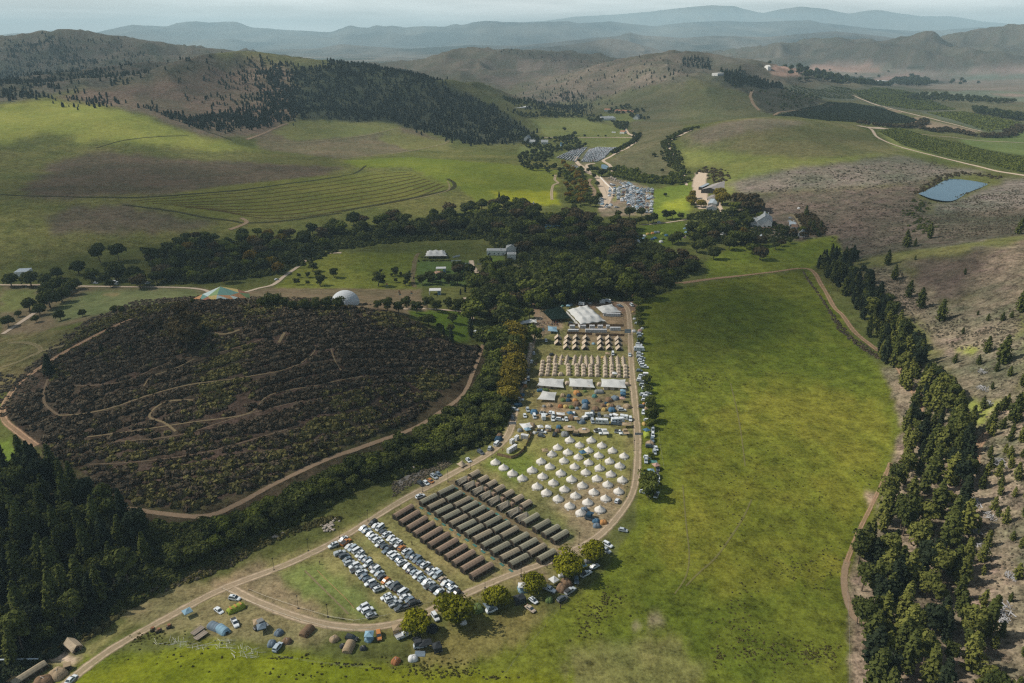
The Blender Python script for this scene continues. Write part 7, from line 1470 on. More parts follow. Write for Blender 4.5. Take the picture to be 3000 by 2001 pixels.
# ---------------------------------------------------------------- camping tents
KT = [('T',620,55,'blue','s',0),('T',695,50,'green','s',0),('D',935,118,'tan','m',-1.6),('D',1022,128,'navy','m',-1.6),('D',1130,85,'orange','l',-1.8),('D',1160,112,'dark','m',-1.4),('D',1245,62,'green','s',0),('T',1435,78,'grey','l',0),('D',1370,128,'teal','m',-1.6),('D',1655,158,'slate','l',-1),
 ('D',940,185,'green','m',-1.6),('D',1012,185,'navy','m',-1.6),('D',1105,185,'orange','m',-1.6),('D',1125,238,'brown','l',-1.6),('D',1245,212,'blue','l',-1.6),('T',1240,282,'slate','l',1.4),('D',1435,193,'brown','m',-.5),('D',1572,182,'brown','l',-1),('D',1490,256,'brown','m',-1),('D',1565,248,'yellow','s',-1),('D',1612,262,'brown','m',-1.6),('D',1535,225,'navy','s',-1),
 ('D',677,267,'grey','s',-1),('D',752,258,'tan','m',-1.6),('D',902,267,'rust','m',-1.6),('D',975,274,'yellow','m',-1.6),('D',1053,284,'green','m',-1.6),('D',1133,295,'slate','s',-1.6),('D',1388,308,'brown','l',-1.6),('D',1505,314,'yellow','m',-1.6),('D',1612,320,'blue','l',-1.6),('D',1705,282,'grey','m',-1.6),('D',1825,272,'tan','l',-1),
 ('D',540,350,'blue','l',-1.6),('D',900,415,'brown','m',-1.6),('D',1060,432,'brown','l',-1.6),('D',1190,480,'slate','l',-1.2),('D',505,535,'tan','l',-1.6),('D',735,585,'tan','l',-1.6),('D',880,555,'blue','m',-1.6),('D',862,608,'brown','m',-1.6),('D',545,632,'white','s',0),('D',965,655,'grey','l',-1.2),('D',375,112,'blue','m',-1.6),('D',350,155,'rust','m',-1.6),('D',340,218,'tan','s',-1.6),('T',310,262,'navy','l',.3),('D',240,272,'tan','m',-1.6),
 ('D',65,668,'brown','m',-1.6),('D',50,722,'navy','l',-1.6),('D',2030,68,'green','m',-1.6),('D',2095,298,'tan','m',-1.6),('D',2065,512,'yellow','m',-1.6),('T',2095,668,'lime','l',1.5),('D',2138,785,'tan','l',-1.6),('T',2075,1192,'blue','s',0),('D',2165,330,'white','s',0),('D',2060,232,'orange','s',0),('D',345,600,'grey','m',-1.6)]
def camptent(k, t, grp='camping tents of many colours'):
    kd, x, y, c, sz, a = t
    if kd == 'D': o = dometent(P(k, x, y + 8, .6), a + random.uniform(-.4, .4), sz, c)
    else: o = tuntent(P(k, x, y + 6, .6), a + random.uniform(-.15, .15), sz if sz != 'm' else 'l', c)
    szn = {'s': 'small', 'm': 'mid-sized', 'l': 'large'}[sz]
    later(o, '%s %s %s tent' % (szn, {'navy': 'dark blue', 'slate': 'grey-blue', 'rust': 'rusty orange', 'dark': 'charcoal', 'sky': 'pale blue'}.get(c, c), 'dome' if kd == 'D' else 'tunnel'), 'tent', grp); return o
for t in KT: camptent('K', t)
JT = [('D',400,1275,'slate','m',-1.6),('D',412,1308,'orange','m',-1.6),('D',1905,285,'yellow','s',0),('D',1930,345,'green','s',0),('D',1922,380,'white','s',0),('D',1995,415,'white','s',0),('D',1915,552,'white','m',0),('D',2000,545,'pink','m',0),('D',2030,512,'white','s',0),('D',2000,622,'blue','m',0),('D',1995,668,'sky','m',0),('D',1358,722,'sky','s',-1),('D',930,950,'yellow','s',0),('D',1487,912,'yellow','s',0),('D',1002,795,'lime','s',0),('D',780,872,'dark','m',0),('D',2015,1385,'green','m',0),('D',2150,1330,'slate','s',0),('D',1040,925,'dark','s',0),
 ('D',840,130,'tan','m',0),('D',800,150,'white','m',0),('D',905,222,'white','s',0),('D',930,205,'teal','s',0),('D',1045,190,'slate','m',0),('D',1310,170,'grey','m',0),('D',780,105,'rust','m',0),('D',1175,105,'tan','m',0),('D',845,75,'sky','s',0)]
for t in JT: camptent('J', t)
NT_ = [('D',835,600,'green','l',-1.2),('D',1285,402,'sky','l',-1.6),('D',1540,512,'green','m',-1.6),('D',1665,400,'brown','l',-1.6),('D',1712,345,'brown','l',-1.6),('D',1660,272,'white','s',0),('D',200,1090,'white','m',0),('D',32,1115,'rust','m',.8),('D',380,795,'dark','l',0),('D',700,735,'white','s',0),('D',1915,130,'grey','m',0)]
for t in NT_: camptent('N', t)
OT = [('D',1305,405,'slate','m',-1.6),('D',1240,505,'slate','m',-1.6),('D',1380,482,'brown','m',0),('T',1565,395,'brown','l',1.2),('D',1815,462,'tan','m',.5),('T',1950,540,'tan','l',1.4),('D',2080,545,'dark','s',0),('D',2135,460,'sky','m',-1.6),('D',1895,525,'dark','s',0),('T',720,355,'slate','l',-.6),('T',790,385,'sky','l',-.5)]
for t in OT: camptent('O', t)
for x, y, c in ((1430,1310,'white'),(1425,1345,'sky'),(1475,1285,'yellow'),(1535,1275,'orange'),(1570,1265,'slate'),(1605,1262,'grey'),(1655,1280,'lime'),(1705,1302,'blue'),(1565,1335,'blue'),(1655,1345,'green'),(1640,1380,'white'),(1240,1335,'sky'),(1320,1310,'blue'),(1350,1370,'white'),(1300,1340,'navy'),(1380,1400,'slate'),(1500,1370,'green'),(1870,1535,'white'),(1940,1530,'tan'),(1885,1480,'lime'),(1530,1350,'navy'),(1435,1375,'green'),(1345,1325,'slate')):
    camptent('P', ('D', x, y, c, 'l', -1.6), 'tents in the far paddock')
for x, y, c in ((150,835,'white'),(125,880,'sky'),(140,930,'sky'),(155,975,'white'),(120,1000,'pink'),(65,1175,'lime'),(45,1225,'white'),(130,1225,'white'),(1695,600,'white'),(70,1460,'sky')): camptent('R', ('D', x, y, c, 'm', 0), 'tents at the wood edge')
# striped green and yellow tent, big family tents
o = thing('striped_tent', P('O', 910, 190, .9), heading('O', 910, 190, 110, -50), [('flysheet', tunnel(6.2, 3.2, 2.1, 12, 5), TC_['lime'])] + [('stripe', MB().box(x - .28, x + .28, -.9, .9, 2.0, 2.08).mesh('stripe'), TC_['orange']) for x in (-1.8, 0, 1.8)] + [('door', MB().add([(-3.13, -.6, .02), (-3.13, .6, .02), (-3.13, .4, 1.2), (-3.13, -.4, 1.2)], [(0, 1, 2, 3)]).mesh('door'), MESHD)]); tag(o, 'long green and yellow striped tent below the white four-wheel-drive', 'tent')
def gz(k, x, y, c, w, lab, side=False, rz=None, dx=60, dy=0): o = gazebo(P(k, x, y, 2.3), heading(k, x, y, dx, dy) if rz is None else rz, c, w, side); tag(o, lab, 'gazebo', 'gazebos and awnings') ; return o
gz('O', 465, 215, 'sky', 3.0, 'lone pale blue gazebo casting a dark shadow lower left', dx=90, dy=-40); gz('N', 1588, 322, 'white', 3.0, 'white pop-up gazebo with pointed peak by the curving road', rz=.7); gz('N', 1865, 175, 'sky', 3.0, 'blue and white gazebo under the large oak', rz=.5)
gz('K', 690, 880, 'tan', 3.0, 'tan gazebo left of the bell tent field', rz=.2); gz('K', 1208, 905, 'blue', 3.0, 'blue gazebo standing between bell tents', rz=.4); gz('K', 1755, 165, 'pink', 3.0, 'pink gazebo near the eastern track'); gz('K', 1765, 60, 'sky', 3.0, 'pale blue awning closest to the right stretch canopy', True); gz('K', 1765, 100, 'blue', 3.0, 'blue awning in front of the pale blue awning', True)
gz('K', 670, 328, 'tan', 3.0, 'tan awning behind the white caravan'); gz('K', 1035, 365, 'blue', 3.0, 'blue awning at the middle of the camping row', rz=.4); gz('K', 625, 555, 'white', 3.0, 'white angular awning in front of the parked row', rz=.3); gz('K', 735, 555, 'white', 3.0, 'white box awning over a brown dome tent', True); gz('K', 2090, 600, 'blue', 3.0, 'round blue parasol awning beside the lime tunnel tent', rz=.5)
gz('K', 2220, 1082, 'pink', 3.0, 'pinkish sunshade over a dark car on the meadow side', rz=.4); gz('K', 2150, 1160, 'sky', 3.0, 'pale blue gazebo above the oak on the meadow side', rz=.1); gz('K', 450, 590, 'sky', 3.0, 'pale blue awning joined to the white stretch awning', rz=.4); gz('K', 1540, 410, 'grey', 3.0, 'grey awning left of the upright white car'); gz('K', 1135, 445, 'tan', 3.0, 'tan awning beside the grey-blue dome')
gz('J', 1010, 208, 'sky', 3.0, 'pale blue gazebo just above the largest marquee'); gz('J', 1480, 135, 'white', 4.5, 'white frame tent under trees above the smaller marquee', True); gz('J', 495, 165, 'sky', 3.0, 'small blue gazebo at the foot of the dark trees'); gz('J', 1555, 865, 'tan', 3.0, 'cream gazebo behind the small teepees'); gz('J', 520, 495, 'white', 4.5, 'low white stall beside the river willow', True); gz('J', 295, 475, 'white', 4.5, 'white leaning awning left of the bar tent', rz=1.9)
gz('J', 1650, 1138, 'white', 3.0, 'white table canopy among the canvas domes'); gz('J', 405, 1262, 'white', 3.0, 'white awning beside the western road'); gz('N', 1275, 380, 'white', 3.0, 'white awning over the pale tent beside the road'); gz('O', 2135, 425, 'sky', 3.0, 'sky blue awning beside the orange four-wheel-drive')
gz('N', 1245, 500, 'dark', 4.5, 'dark blue box awning with a white roof panel', True, None, 120, -40); gz('N', 60, 790, 'tan', 4.5, 'brown family awning left of the large oak', True, None, 120, -25)
# vehicles with round and boxy canopies
for x, y, nm in ((1025, 572, 'left of two round beige awnings around a white vehicle'), (1225, 605, 'right of two round beige awnings around a white vehicle')):
    mb = MB(); n_ = 16; vs = [(0, 0, 2.55)] + [(3.3 * (1 if k % 2 else .93) * math.cos(k * .3927), 3.3 * (1 if k % 2 else .93) * math.sin(k * .3927), 1.95) for k in range(n_)]
    mb.add(vs, [(0, 1 + k, 1 + (k + 1) % n_) for k in range(n_)])
    o = thing('batwing_awning', P('K', x, y, 2.2), 0, [('canopy', mb.mesh('canopy'), TC_['tan'])] + [('leg', MB().bar((3.2 * math.cos(a), 3.2 * math.sin(a), 0), (3.2 * math.cos(a), 3.2 * math.sin(a), 1.95), .03).mesh('leg'), POLE) for a in (.4, 2.0, 3.5, 5.1)] + [('roof_tent', MB().box(-.9, .9, -.7, .7, 2.5, 2.95, .1, .1).mesh('roof_tent'), TC_['white'])]); tag(o, nm, 'awning')
def rtent(k, x, y, dx, dy, lab, col, car_c='s', kd='suv'):
    X, Y, Z = P(k, x, y, 1.2); rz = heading(k, x, y, dx, dy); c = CARS[kd]
    parts = [('body', c['body'], PAINT[car_c]), ('windscreen', c['ws'], GLASS), ('side_window', c['sd'][0], GLASS), ('side_window', c['sd'][1], GLASS)] + [('wheel', t, TYRE) for t, r_ in c['wh']]
    parts += [('roof_tent', MB().add([(-1.9, -1.0, 1.9), (.8, -1.0, 1.9), (.8, 1.0, 1.9), (-1.9, 1.0, 1.9), (-1.5, -.9, 2.9), (.5, -.9, 3.0), (.5, .9, 3.0), (-1.5, .9, 2.9)], [(4, 5, 6, 7), (0, 1, 5, 4), (1, 2, 6, 5), (2, 3, 7, 6), (3, 0, 4, 7)]).mesh('roof_tent'), TC_[col]), ('awning', MB().add([(-2.0, 1.0, 2.1), (.9, 1.0, 2.1), (.9, 3.2, 1.95), (-2.0, 3.2, 1.95)], [(0, 1, 2, 3)]).mesh('awning'), TC_[col]), ('ladder', MB().bar((-2.0, -.3, 0), (-1.9, -.3, 1.9), .03).bar((-2.0, .1, 0), (-1.9, .1, 1.9), .03).bar((-2, -.3, .6), (-2, .1, .6), .02).bar((-1.95, -.3, 1.2), (-1.95, .1, 1.2), .02).mesh('ladder'), POLE)]
    o = thing('camper_car', (X, Y, Z), rz, parts); tag(o, lab, 'car', 'vehicles with rooftop tents'); return o
rtent('N', 975, 612, 130, -50, 'white four-wheel-drive with grey rooftop tent and ladder beside the oak', 'slate', 'w'); rtent('N', 270, 965, 120, -20, 'silver car under a big charcoal canopy at the bottom', 'dark', 's'); rtent('O', 1130, 345, -90, 45, 'off-roader with beige and grey canopies in the foreground camp', 'grey', 'k')
rtent('K', 1500, 640, -100, 5, 'white off-roader with a tall silver rooftop tent and awning', 'white', 'w', 'pickup'); rtent('K', 1780, 640, -80, 5, 'white off-roader with upright tan rooftop tent near the track', 'tan', 'w', 'pickup'); rtent('K', 1130, 660, 90, 10, 'brown-shaded off-roader with cream awning beside round awnings', 'tan', 'k'); rtent('H', 1770, 530, 40, 10, 'dark blue camper car at the corner of the bell tent field', 'navy', 'd')
camptent('H', ('D', 1808, 542, 'blue', 'm', 0)); camptent('H', ('D', 1855, 550, 'orange', 'm', 0)); camptent('H', ('D', 1812, 572, 'slate', 'm', 0)); camptent('H', ('D', 1735, 470, 'slate', 'm', 0))
gz('N', 320, 945, 'dark', 4.5, 'charcoal canopy with pale roof stripes at the bottom camp', rz=.3); gz('N', 435, 970, 'dark', 3.0, 'square charcoal awning right of the charcoal canopy', True, rz=.4); gz('O', 1110, 310, 'tan', 3.0, 'beige parasol awning on the off-roader', rz=.4); gz('O', 1145, 355, 'slate', 3.0, 'grey awning in front of the beige parasol', rz=.4)
# lower-left group
o = army_tent('safari_tent', P('S', 1110, 975, 1.8), heading('S', 1110, 975, 120, 90), 'short', TANC, BROWNC, [('fly_sheet', FLYS, TANC)]); tag(o, 'tan fly-sheet tent standing alone near the pale sand', 'tent')
o = army_tent('army_tent', P('S', 430, 1400, 2.2), heading('S', 430, 1400, 300, -190), 'long', KHAKI, WALLC); tag(o, 'long khaki tent at the bottom left corner', 'tent')
o = dometent(P('S', 880, 1420, .9), -.4, 'l', 'tan', 1.25); tag(o, 'brown pyramid tent at the bottom left corner', 'tent'); o = dometent(P('S', 660, 1545, .8), .3, 'l', 'brown', 1.3); tag(o, 'brown dome tent cut by the bottom edge', 'tent')
o = thing('shower_cubicle', P('S', 1030, 1320, 1), .5, [('cabin', MB().box(-1, 1, -1, 1, 0, 2.0, .1, .1).mesh('cabin'), WALLC), ('roof', MB().box(-1.1, 1.1, -1.1, 1.1, 2.0, 2.08).mesh('roof'), TC_['tan'])]); tag(o, 'brown square cubicle beside the dirt road lower left', 'cubicle')
A_, B_ = P('S', -60, 1255), P('S', 600, 1240); o = link('water_pipe', MB().bar((A_[0], A_[1], A_[2] + 1.2), (B_[0], B_[1], B_[2] + 1.2), .28, 10).mesh('water_pipe', True), m=mat('galvanised_pipe', (.45, .52, .56), .4, .05, 1, .3)); tag(o, 'pale metal pipe crossing the dark stream gully', 'pipe')
# ---------------------------------------------------------------- toilets, fences, banners
def cabins(k, x, y, n, lab, dx=60, dy=0, w=1.25, col=None):
    parts = []
    for i in range(n):
        xx = (i - n / 2 + .5) * w; parts.append(('cabin', MB().box(xx - w / 2 + .04, xx + w / 2 - .04, -.8, .8, 0, 2.3, .02, .02).mesh('cabin'), col or WHITEP, ('door', MB().box(xx - .35, xx + .35, -.83, -.8, .1, 1.95).mesh('door'), GREYP), ('vent', MB().box(xx - .2, xx + .2, -.2, .2, 2.3, 2.42).mesh('vent'), GREYP)))
    o = thing('toilet_block', P(k, x, y, 1.2), heading(k, x, y, dx, dy), parts); tag(o, lab, 'toilets', 'white toilet cabins'); return o
cabins('J', 1080, 558, 6, 'row of six white toilet cabins at the left of the fence'); cabins('J', 1393, 555, 12, 'long row of white toilet cabins in the middle of the fence'); cabins('J', 1658, 528, 6, 'row of white toilet cabins near the banner end')
for i, (x, n_) in enumerate(((1066, 3), (1217, 3), (1339, 3), (1452, 3), (1557, 2))): cabins('J', x, 500, n_, 'small white cabin block, %s from the left behind the toilets' % ordw(i + 1))
cabins('J', 1635, 335, 8, 'striped white cabin row below the smaller marquee'); cabins('J', 1517, 330, 2, 'short white cabin pair left of the striped cabin row')
cabins('K', 235, 865, 4, 'largest white cabin block inside the wicker fence', 110, -70, 1.7); cabins('K', 237, 760, 2, 'upright white cabin behind the largest block', 60, -40, 1.3); cabins('K', 300, 715, 2, 'tall white cabins behind the track banner', 60, -50, 1.4); cabins('K', 410, 695, 3, 'white cabin block at the back corner of the fence', 80, 10, 1.3)
cabins('P', 1053, 30, 4, 'pair of tiny white sheds on the far green field', 60, 0, 2.4)
WICK = mat('brown_screen', (.23, .15, .085), .9, .2, 4)
def fence(k, pl, h, m_, lab, nm='screen_fence', cat='fence', posts=True, step=3.0):
    pts_ = [P(k, *p) for p in pl]; o0 = pts_[0]; parts = []
    for a, b in zip(pts_[:-1], pts_[1:]):
        A = np.array(a) - np.array(o0); B = np.array(b) - np.array(o0); parts.append(('panel', MB().add([tuple(A), tuple(B), tuple(B + [0, 0, h]), tuple(A + [0, 0, h])], [(0, 1, 2, 3)]).mesh('panel'), m_))
        if posts:
            L = np.hypot(*(B - A)[:2]); 
            for t in range(int(L / step) + 1): q = A + (B - A) * t * step / max(L, .1); parts.append(('post', MB().bar(tuple(q), tuple(q + [0, 0, h + .15]), .05).mesh('post'), mat('wooden_post', (.12, .085, .055), .9)))
    if len(parts) > 95: parts = parts[:95]
    o = thing(nm, o0, 0, parts); tag(o, lab, cat); return o
fence('K', [(30,960),(225,1005),(310,975),(400,895),(395,830)], 1.7, WICK, 'brown wicker screen around the white toilet cabins'); fence('K', [(430,835),(500,690),(490,655)], 1.7, WICK, 'short brown wicker screen along the cabins far side')
fence('J', [(990,600),(1340,618)], 1.8, WICK, 'brown screen fence in front of the toilets, left part'); fence('J', [(1385,625),(1780,632)], 1.8, WICK, 'brown screen fence in front of the toilets, right part'); fence('J', [(1000,490),(1400,492),(1775,500)], 1.8, WICK, 'brown screen fence behind the toilets')
BAN = FC('banner_pale_blue', (.33, .42, .47)); BAN2 = FC('banner_grey', (.33, .34, .37))
def banner(k, x0, x1, y, h, hb, m_, lab, foot):
    a, b = P(k, x0, foot), P(k, x1, foot); o0 = ((a[0] + b[0]) / 2, (a[1] + b[1]) / 2, (a[2] + b[2]) / 2); d = math.hypot(b[0] - a[0], b[1] - a[1]) / 2
    letters = MB()
    for i in range(9): letters.box(-d * .62 + i * d * .15, -d * .62 + i * d * .15 + d * .09, -.09, -.06, h - hb * .68, h - hb * .34)
    o = thing('banner_gate', o0, math.atan2(b[1] - a[1], b[0] - a[0]), [('post', MB().bar((-d, 0, 0), (-d, 0, h), .09, 6).mesh('post'), BLACKP), ('post', MB().bar((d, 0, 0), (d, 0, h), .09, 6).mesh('post'), BLACKP), ('banner', MB().box(-d, d, -.05, .05, h - hb, h).mesh('banner'), m_, ('lettering', letters.mesh('lettering'), GREYP))]); tag(o, lab, 'banner', 'banners over the tracks'); return o
banner('K', 1922, 2028, 690, 6.0, 1.3, BAN2, 'grey banner hung on posts over the eastern track', 790); banner('K', 192, 292, 545, 5.0, 1.6, BAN2, 'pale banner hung over the western track', 610)
banner('J', 608, 678, 545, 4.2, 2.2, BAN, 'blue-white banner at the entrance beside the blue tent', 600); banner('J', 1785, 1868, 550, 4.0, 2.8, BAN, 'pale blue banner over the eastern track near the toilets', 610)
# thin light masts along the roads
def mast(k, x, y, h, lab=None):
    o = thing('light_mast', P(k, x, y), 0, [('pole', MB().bar((0, 0, 0), (0, 0, h), .07, 5).mesh('pole'), BLACKP), ('floodlight', MB().box(-.25, .25, -.12, .12, h - .1, h + .25).mesh('floodlight'), BLACKP), ('base', MB().box(-.3, .3, -.3, .3, 0, .15).mesh('base'), BLACKP)]); later(o, 'thin black mast beside the dirt road', 'mast', 'thin masts round the camp'); return o
for k, x, y in (('L',305,350),('L',697,125),('L',1795,1180),('L',2310,1045),('L',145,1445),('M',365,495),('M',670,370),('M',942,230),('M',1203,85),('M',1555,1520),('M',1945,1400),('N',910,410),('N',1265,300),('O',1757,275),('O',1485,195),('K',1915,890),('K',1858,1300),('K',1812,1530),('K',1863,200),('J',1870,330),('J',1773,400),('H',1840,240),('H',1700,700),('H',1338,890),('G',1715,860),('G',1930,740)): mast(k, x, y, 5.5)
# ropes marking the parking field
def rope(k, pl, lab, m_=ROPE, h=.8, r=.03, nm='marker_rope'):
    pts_ = [P(k, *p) for p in pl]; o0 = pts_[0]; mb = MB(); ps = MB()
    for a, b in zip(pts_[:-1], pts_[1:]):
        A = np.array(a) - np.array(o0); B = np.array(b) - np.array(o0); mb.bar(tuple(A + [0, 0, h]), tuple(B + [0, 0, h]), r, 4); ps.bar(tuple(A), tuple(A + [0, 0, h + .1]), .04, 4)
    o = thing(nm, o0, 0, [('rope', mb.mesh('rope'), m_), ('stakes', ps.mesh('stakes'), BLACKP)]); tag(o, lab, 'rope'); return o
ORNG = mat('orange_tape', (.5, .22, .12), .8)
rope('L', [(0,815),(100,920),(220,1035),(350,1160),(450,1265),(510,1340)], 'orange tape line running diagonally across the grass left of the cars', ORNG, .5, .06, 'marker_tape')
rope('O', [(1030,30),(1200,100),(1500,200),(1800,290),(2000,320),(2300,270)], 'white rope along the inner side of the curving road', r=.04); rope('O', [(790,20),(1000,130),(1250,225),(1500,310),(1750,375),(1990,405),(2250,370)], 'white rope along the outer side of the curving road', r=.04); rope('L', [(90,1440),(500,1510),(900,1450),(1400,1300),(1750,1210)], 'white rope below the parking rows', r=.03)
# wire fences across the grass (posts)
def wire(k, pl, lab, step=4.0, h=1.1):
    pts_ = [np.array(P(k, *p)) for p in pl]; o0 = pts_[0]; parts = []; wm = MB()
    for a, b in zip(pts_[:-1], pts_[1:]):
        L = np.hypot(*(b - a)[:2]); n_ = max(1, int(L / step))
        for t in range(n_):
            q = a + (b - a) * t / n_ - o0; parts.append(('post', MB().bar(tuple(q), (q[0], q[1], q[2] + h), .06, 4).mesh('post'), MATS['wooden_post']))
        for hh in (.5, 1.0): wm.bar(tuple(a - o0 + [0, 0, hh]), tuple(b - o0 + [0, 0, hh]), .012, 3)
    o = thing('wire_fence', tuple(o0), 0, parts[:99] + [('wire', wm.mesh('wire'), POLE)]); tag(o, lab, 'fence')
wire('O', [(1250,640),(1500,680),(1800,720),(2150,750)], 'low wire fence across the bottom grass'); wire('N', [(2010,175),(1880,330),(1650,620),(1430,880),(1250,1070),(1090,1290)], 'wire fence between camp grass and bright meadow'); wire('I', [(1030,1000),(1042,1250),(1045,1600)], 'wire fence along the meadow beside the pines', 5)
wire('K', [(2130,0),(2200,250),(2240,550),(2270,800),(2330,1150)], 'wire fence behind the eastern camper line', 5)
# junk pile and trailers lower left
PLASTIC = mat('white_plastic_pipe', (.62, .61, .58), .5, .08); r8 = np.random.RandomState(8)
for (x, y, sx, sy, n_, lab) in ((780, 530, 90, 40, 26, 'stack of white pipe frames on the grass'), (1010, 620, 110, 45, 42, 'jumbled heap of white pipes at the fence end'), (560, 560, 190, 25, 34, 'long heap of white boards along the fence'), (300, 520, 130, 22, 26, 'white crates and boards at the left end of the heap')):
    mb = MB(); o0 = P('O', x, y)
    for _ in range(n_):
        a = P('O', x + r8.uniform(-sx, sx), y + r8.uniform(-sy, sy)); ang = r8.choice([.4, 2.0, .2]) + r8.randn() * .25; L = r8.uniform(1.2, 3.2)
        dx, dy = a[0] - o0[0], a[1] - o0[1]; mb.bar((dx, dy, .1 + r8.rand() * .5), (dx + L * math.cos(ang), dy + L * math.sin(ang), .1 + r8.rand() * .5), .035, 4)
    o = link('pipe_heap', mb.mesh('pipe_heap'), o0, m=PLASTIC); tag(o, lab, 'pipe heap', 'heaps of white pipes')
def ftrailer(k, x, y, dx, dy, lab):
    o = thing('farm_trailer', P(k, x, y, .8), heading(k, x, y, dx, dy), [('deck', MB().box(-2.2, 2.2, -1.1, 1.1, .75, .88).mesh('deck'), mat('weathered_planks', (.24, .20, .16), .9)), ('side_rail', MB().bar((-2.2, -1.1, 1.4), (2.2, -1.1, 1.4), .05).bar((-2.2, 1.1, 1.4), (2.2, 1.1, 1.4), .05).bar((-2.2, -1.1, .8), (-2.2, -1.1, 1.4), .05).bar((2.2, 1.1, .8), (2.2, 1.1, 1.4), .05).mesh('side_rail'), POLE), ('drawbar', MB().bar((-2.2, 0, .7), (-4.0, 0, .5), .07).mesh('drawbar'), POLE)] + wheels((0.2,), 1.1, .38)); tag(o, lab, 'trailer')
ftrailer('O', 560, 395, 90, -60, 'weathered flat farm trailer in the foreground grass'); ftrailer('O', 590, 440, 90, -60, 'rusty trailer frame in front of the flat farm trailer')
for x, y, w_, lab in ((205, 410, 1.3, 'small green farm machine beside the fire patch'), (300, 372, 1.1, 'dark oil drum stack beside the fire patch'), (150, 400, 1.0, 'low wooden bench by the farm machine')):
    o = thing('farm_machine', P('O', x, y), .5, [('body', MB().box(-.9 * w_, .9 * w_, -.6, .6, .35, 1.0, .08, .08).mesh('body'), mat('rusty_green_metal', (.12, .10, .06), .8)), ('hopper', MB().box(-.3, .5, -.4, .4, 1.0, 1.5, -.1, -.1).mesh('hopper'), mat('rust_metal', (.22, .10, .05), .8))] + wheels((-.5, .5), .6, .3)); tag(o, lab, 'farm machine')
# white pavilions on the lawns
def pavilion(k, x, y, w_, d_, h, lab):
    o = thing('pavilion', P(k, x, y), .05, [('roof', MB().box(-w_ / 2, w_ / 2, -d_ / 2, d_ / 2, h, h + .3, .2, .2).mesh('roof'), TC_['white'])] + [('post', MB().bar((sx * w_ * .47, sy * d_ * .45, 0), (sx * w_ * .47, sy * d_ * .45, h), .25, 6).mesh('post'), TC_['white']) for sx in (-1, 1) for sy in (-1, 1)] + [('curtain', MB().box(w_ * .2, w_ * .45, -d_ * .4, -d_ * .36, .2, h).mesh('curtain'), TC_['sky'])]); tag(o, lab, 'pavilion')
pavilion('Q', 825, 850, 9.5, 7, 3.6, 'white pavilion with four thick posts on the brown meadow'); pavilion('Q', 905, 545, 9, 6, 3.6, 'white pavilion with side ropes on the green lawn')
o = thing('sand_ring', P('Q', 870, 553), 0, [('sand', MB().lathe([(4.5, .05), (4.0, .3), (.5, .4)], 18).mesh('sand'), mat('pink_sand', (.48, .30, .2), .9))]); tag(o, 'round pink sand mound below the lawn pavilion', 'sand mound')
WALLW = mat('white_plaster', (.62, .62, .60), .8, .05, .5)
fence('Q', [(1040,408),(1180,404),(1180,450),(1300,440)], 1.6, WALLW, 'low white garden wall with a step on the lawn', 'garden_wall', 'wall', False); fence('Q', [(1062,352),(1165,330)], 1.6, WALLW, 'short white wall right of the pale marquee', 'garden_wall', 'wall', False); fence('Q', [(1395,445),(1780,440)], 1.1, mat('grey_plaster', (.34, .34, .32), .9), 'low grey wall in front of the villa garden', 'garden_wall', 'wall', False)
fence('P', [(880,592),(950,670),(1045,757)], 2.2, WALLW, 'long white wall beside the wide gravel road', 'boundary_wall', 'wall', False)
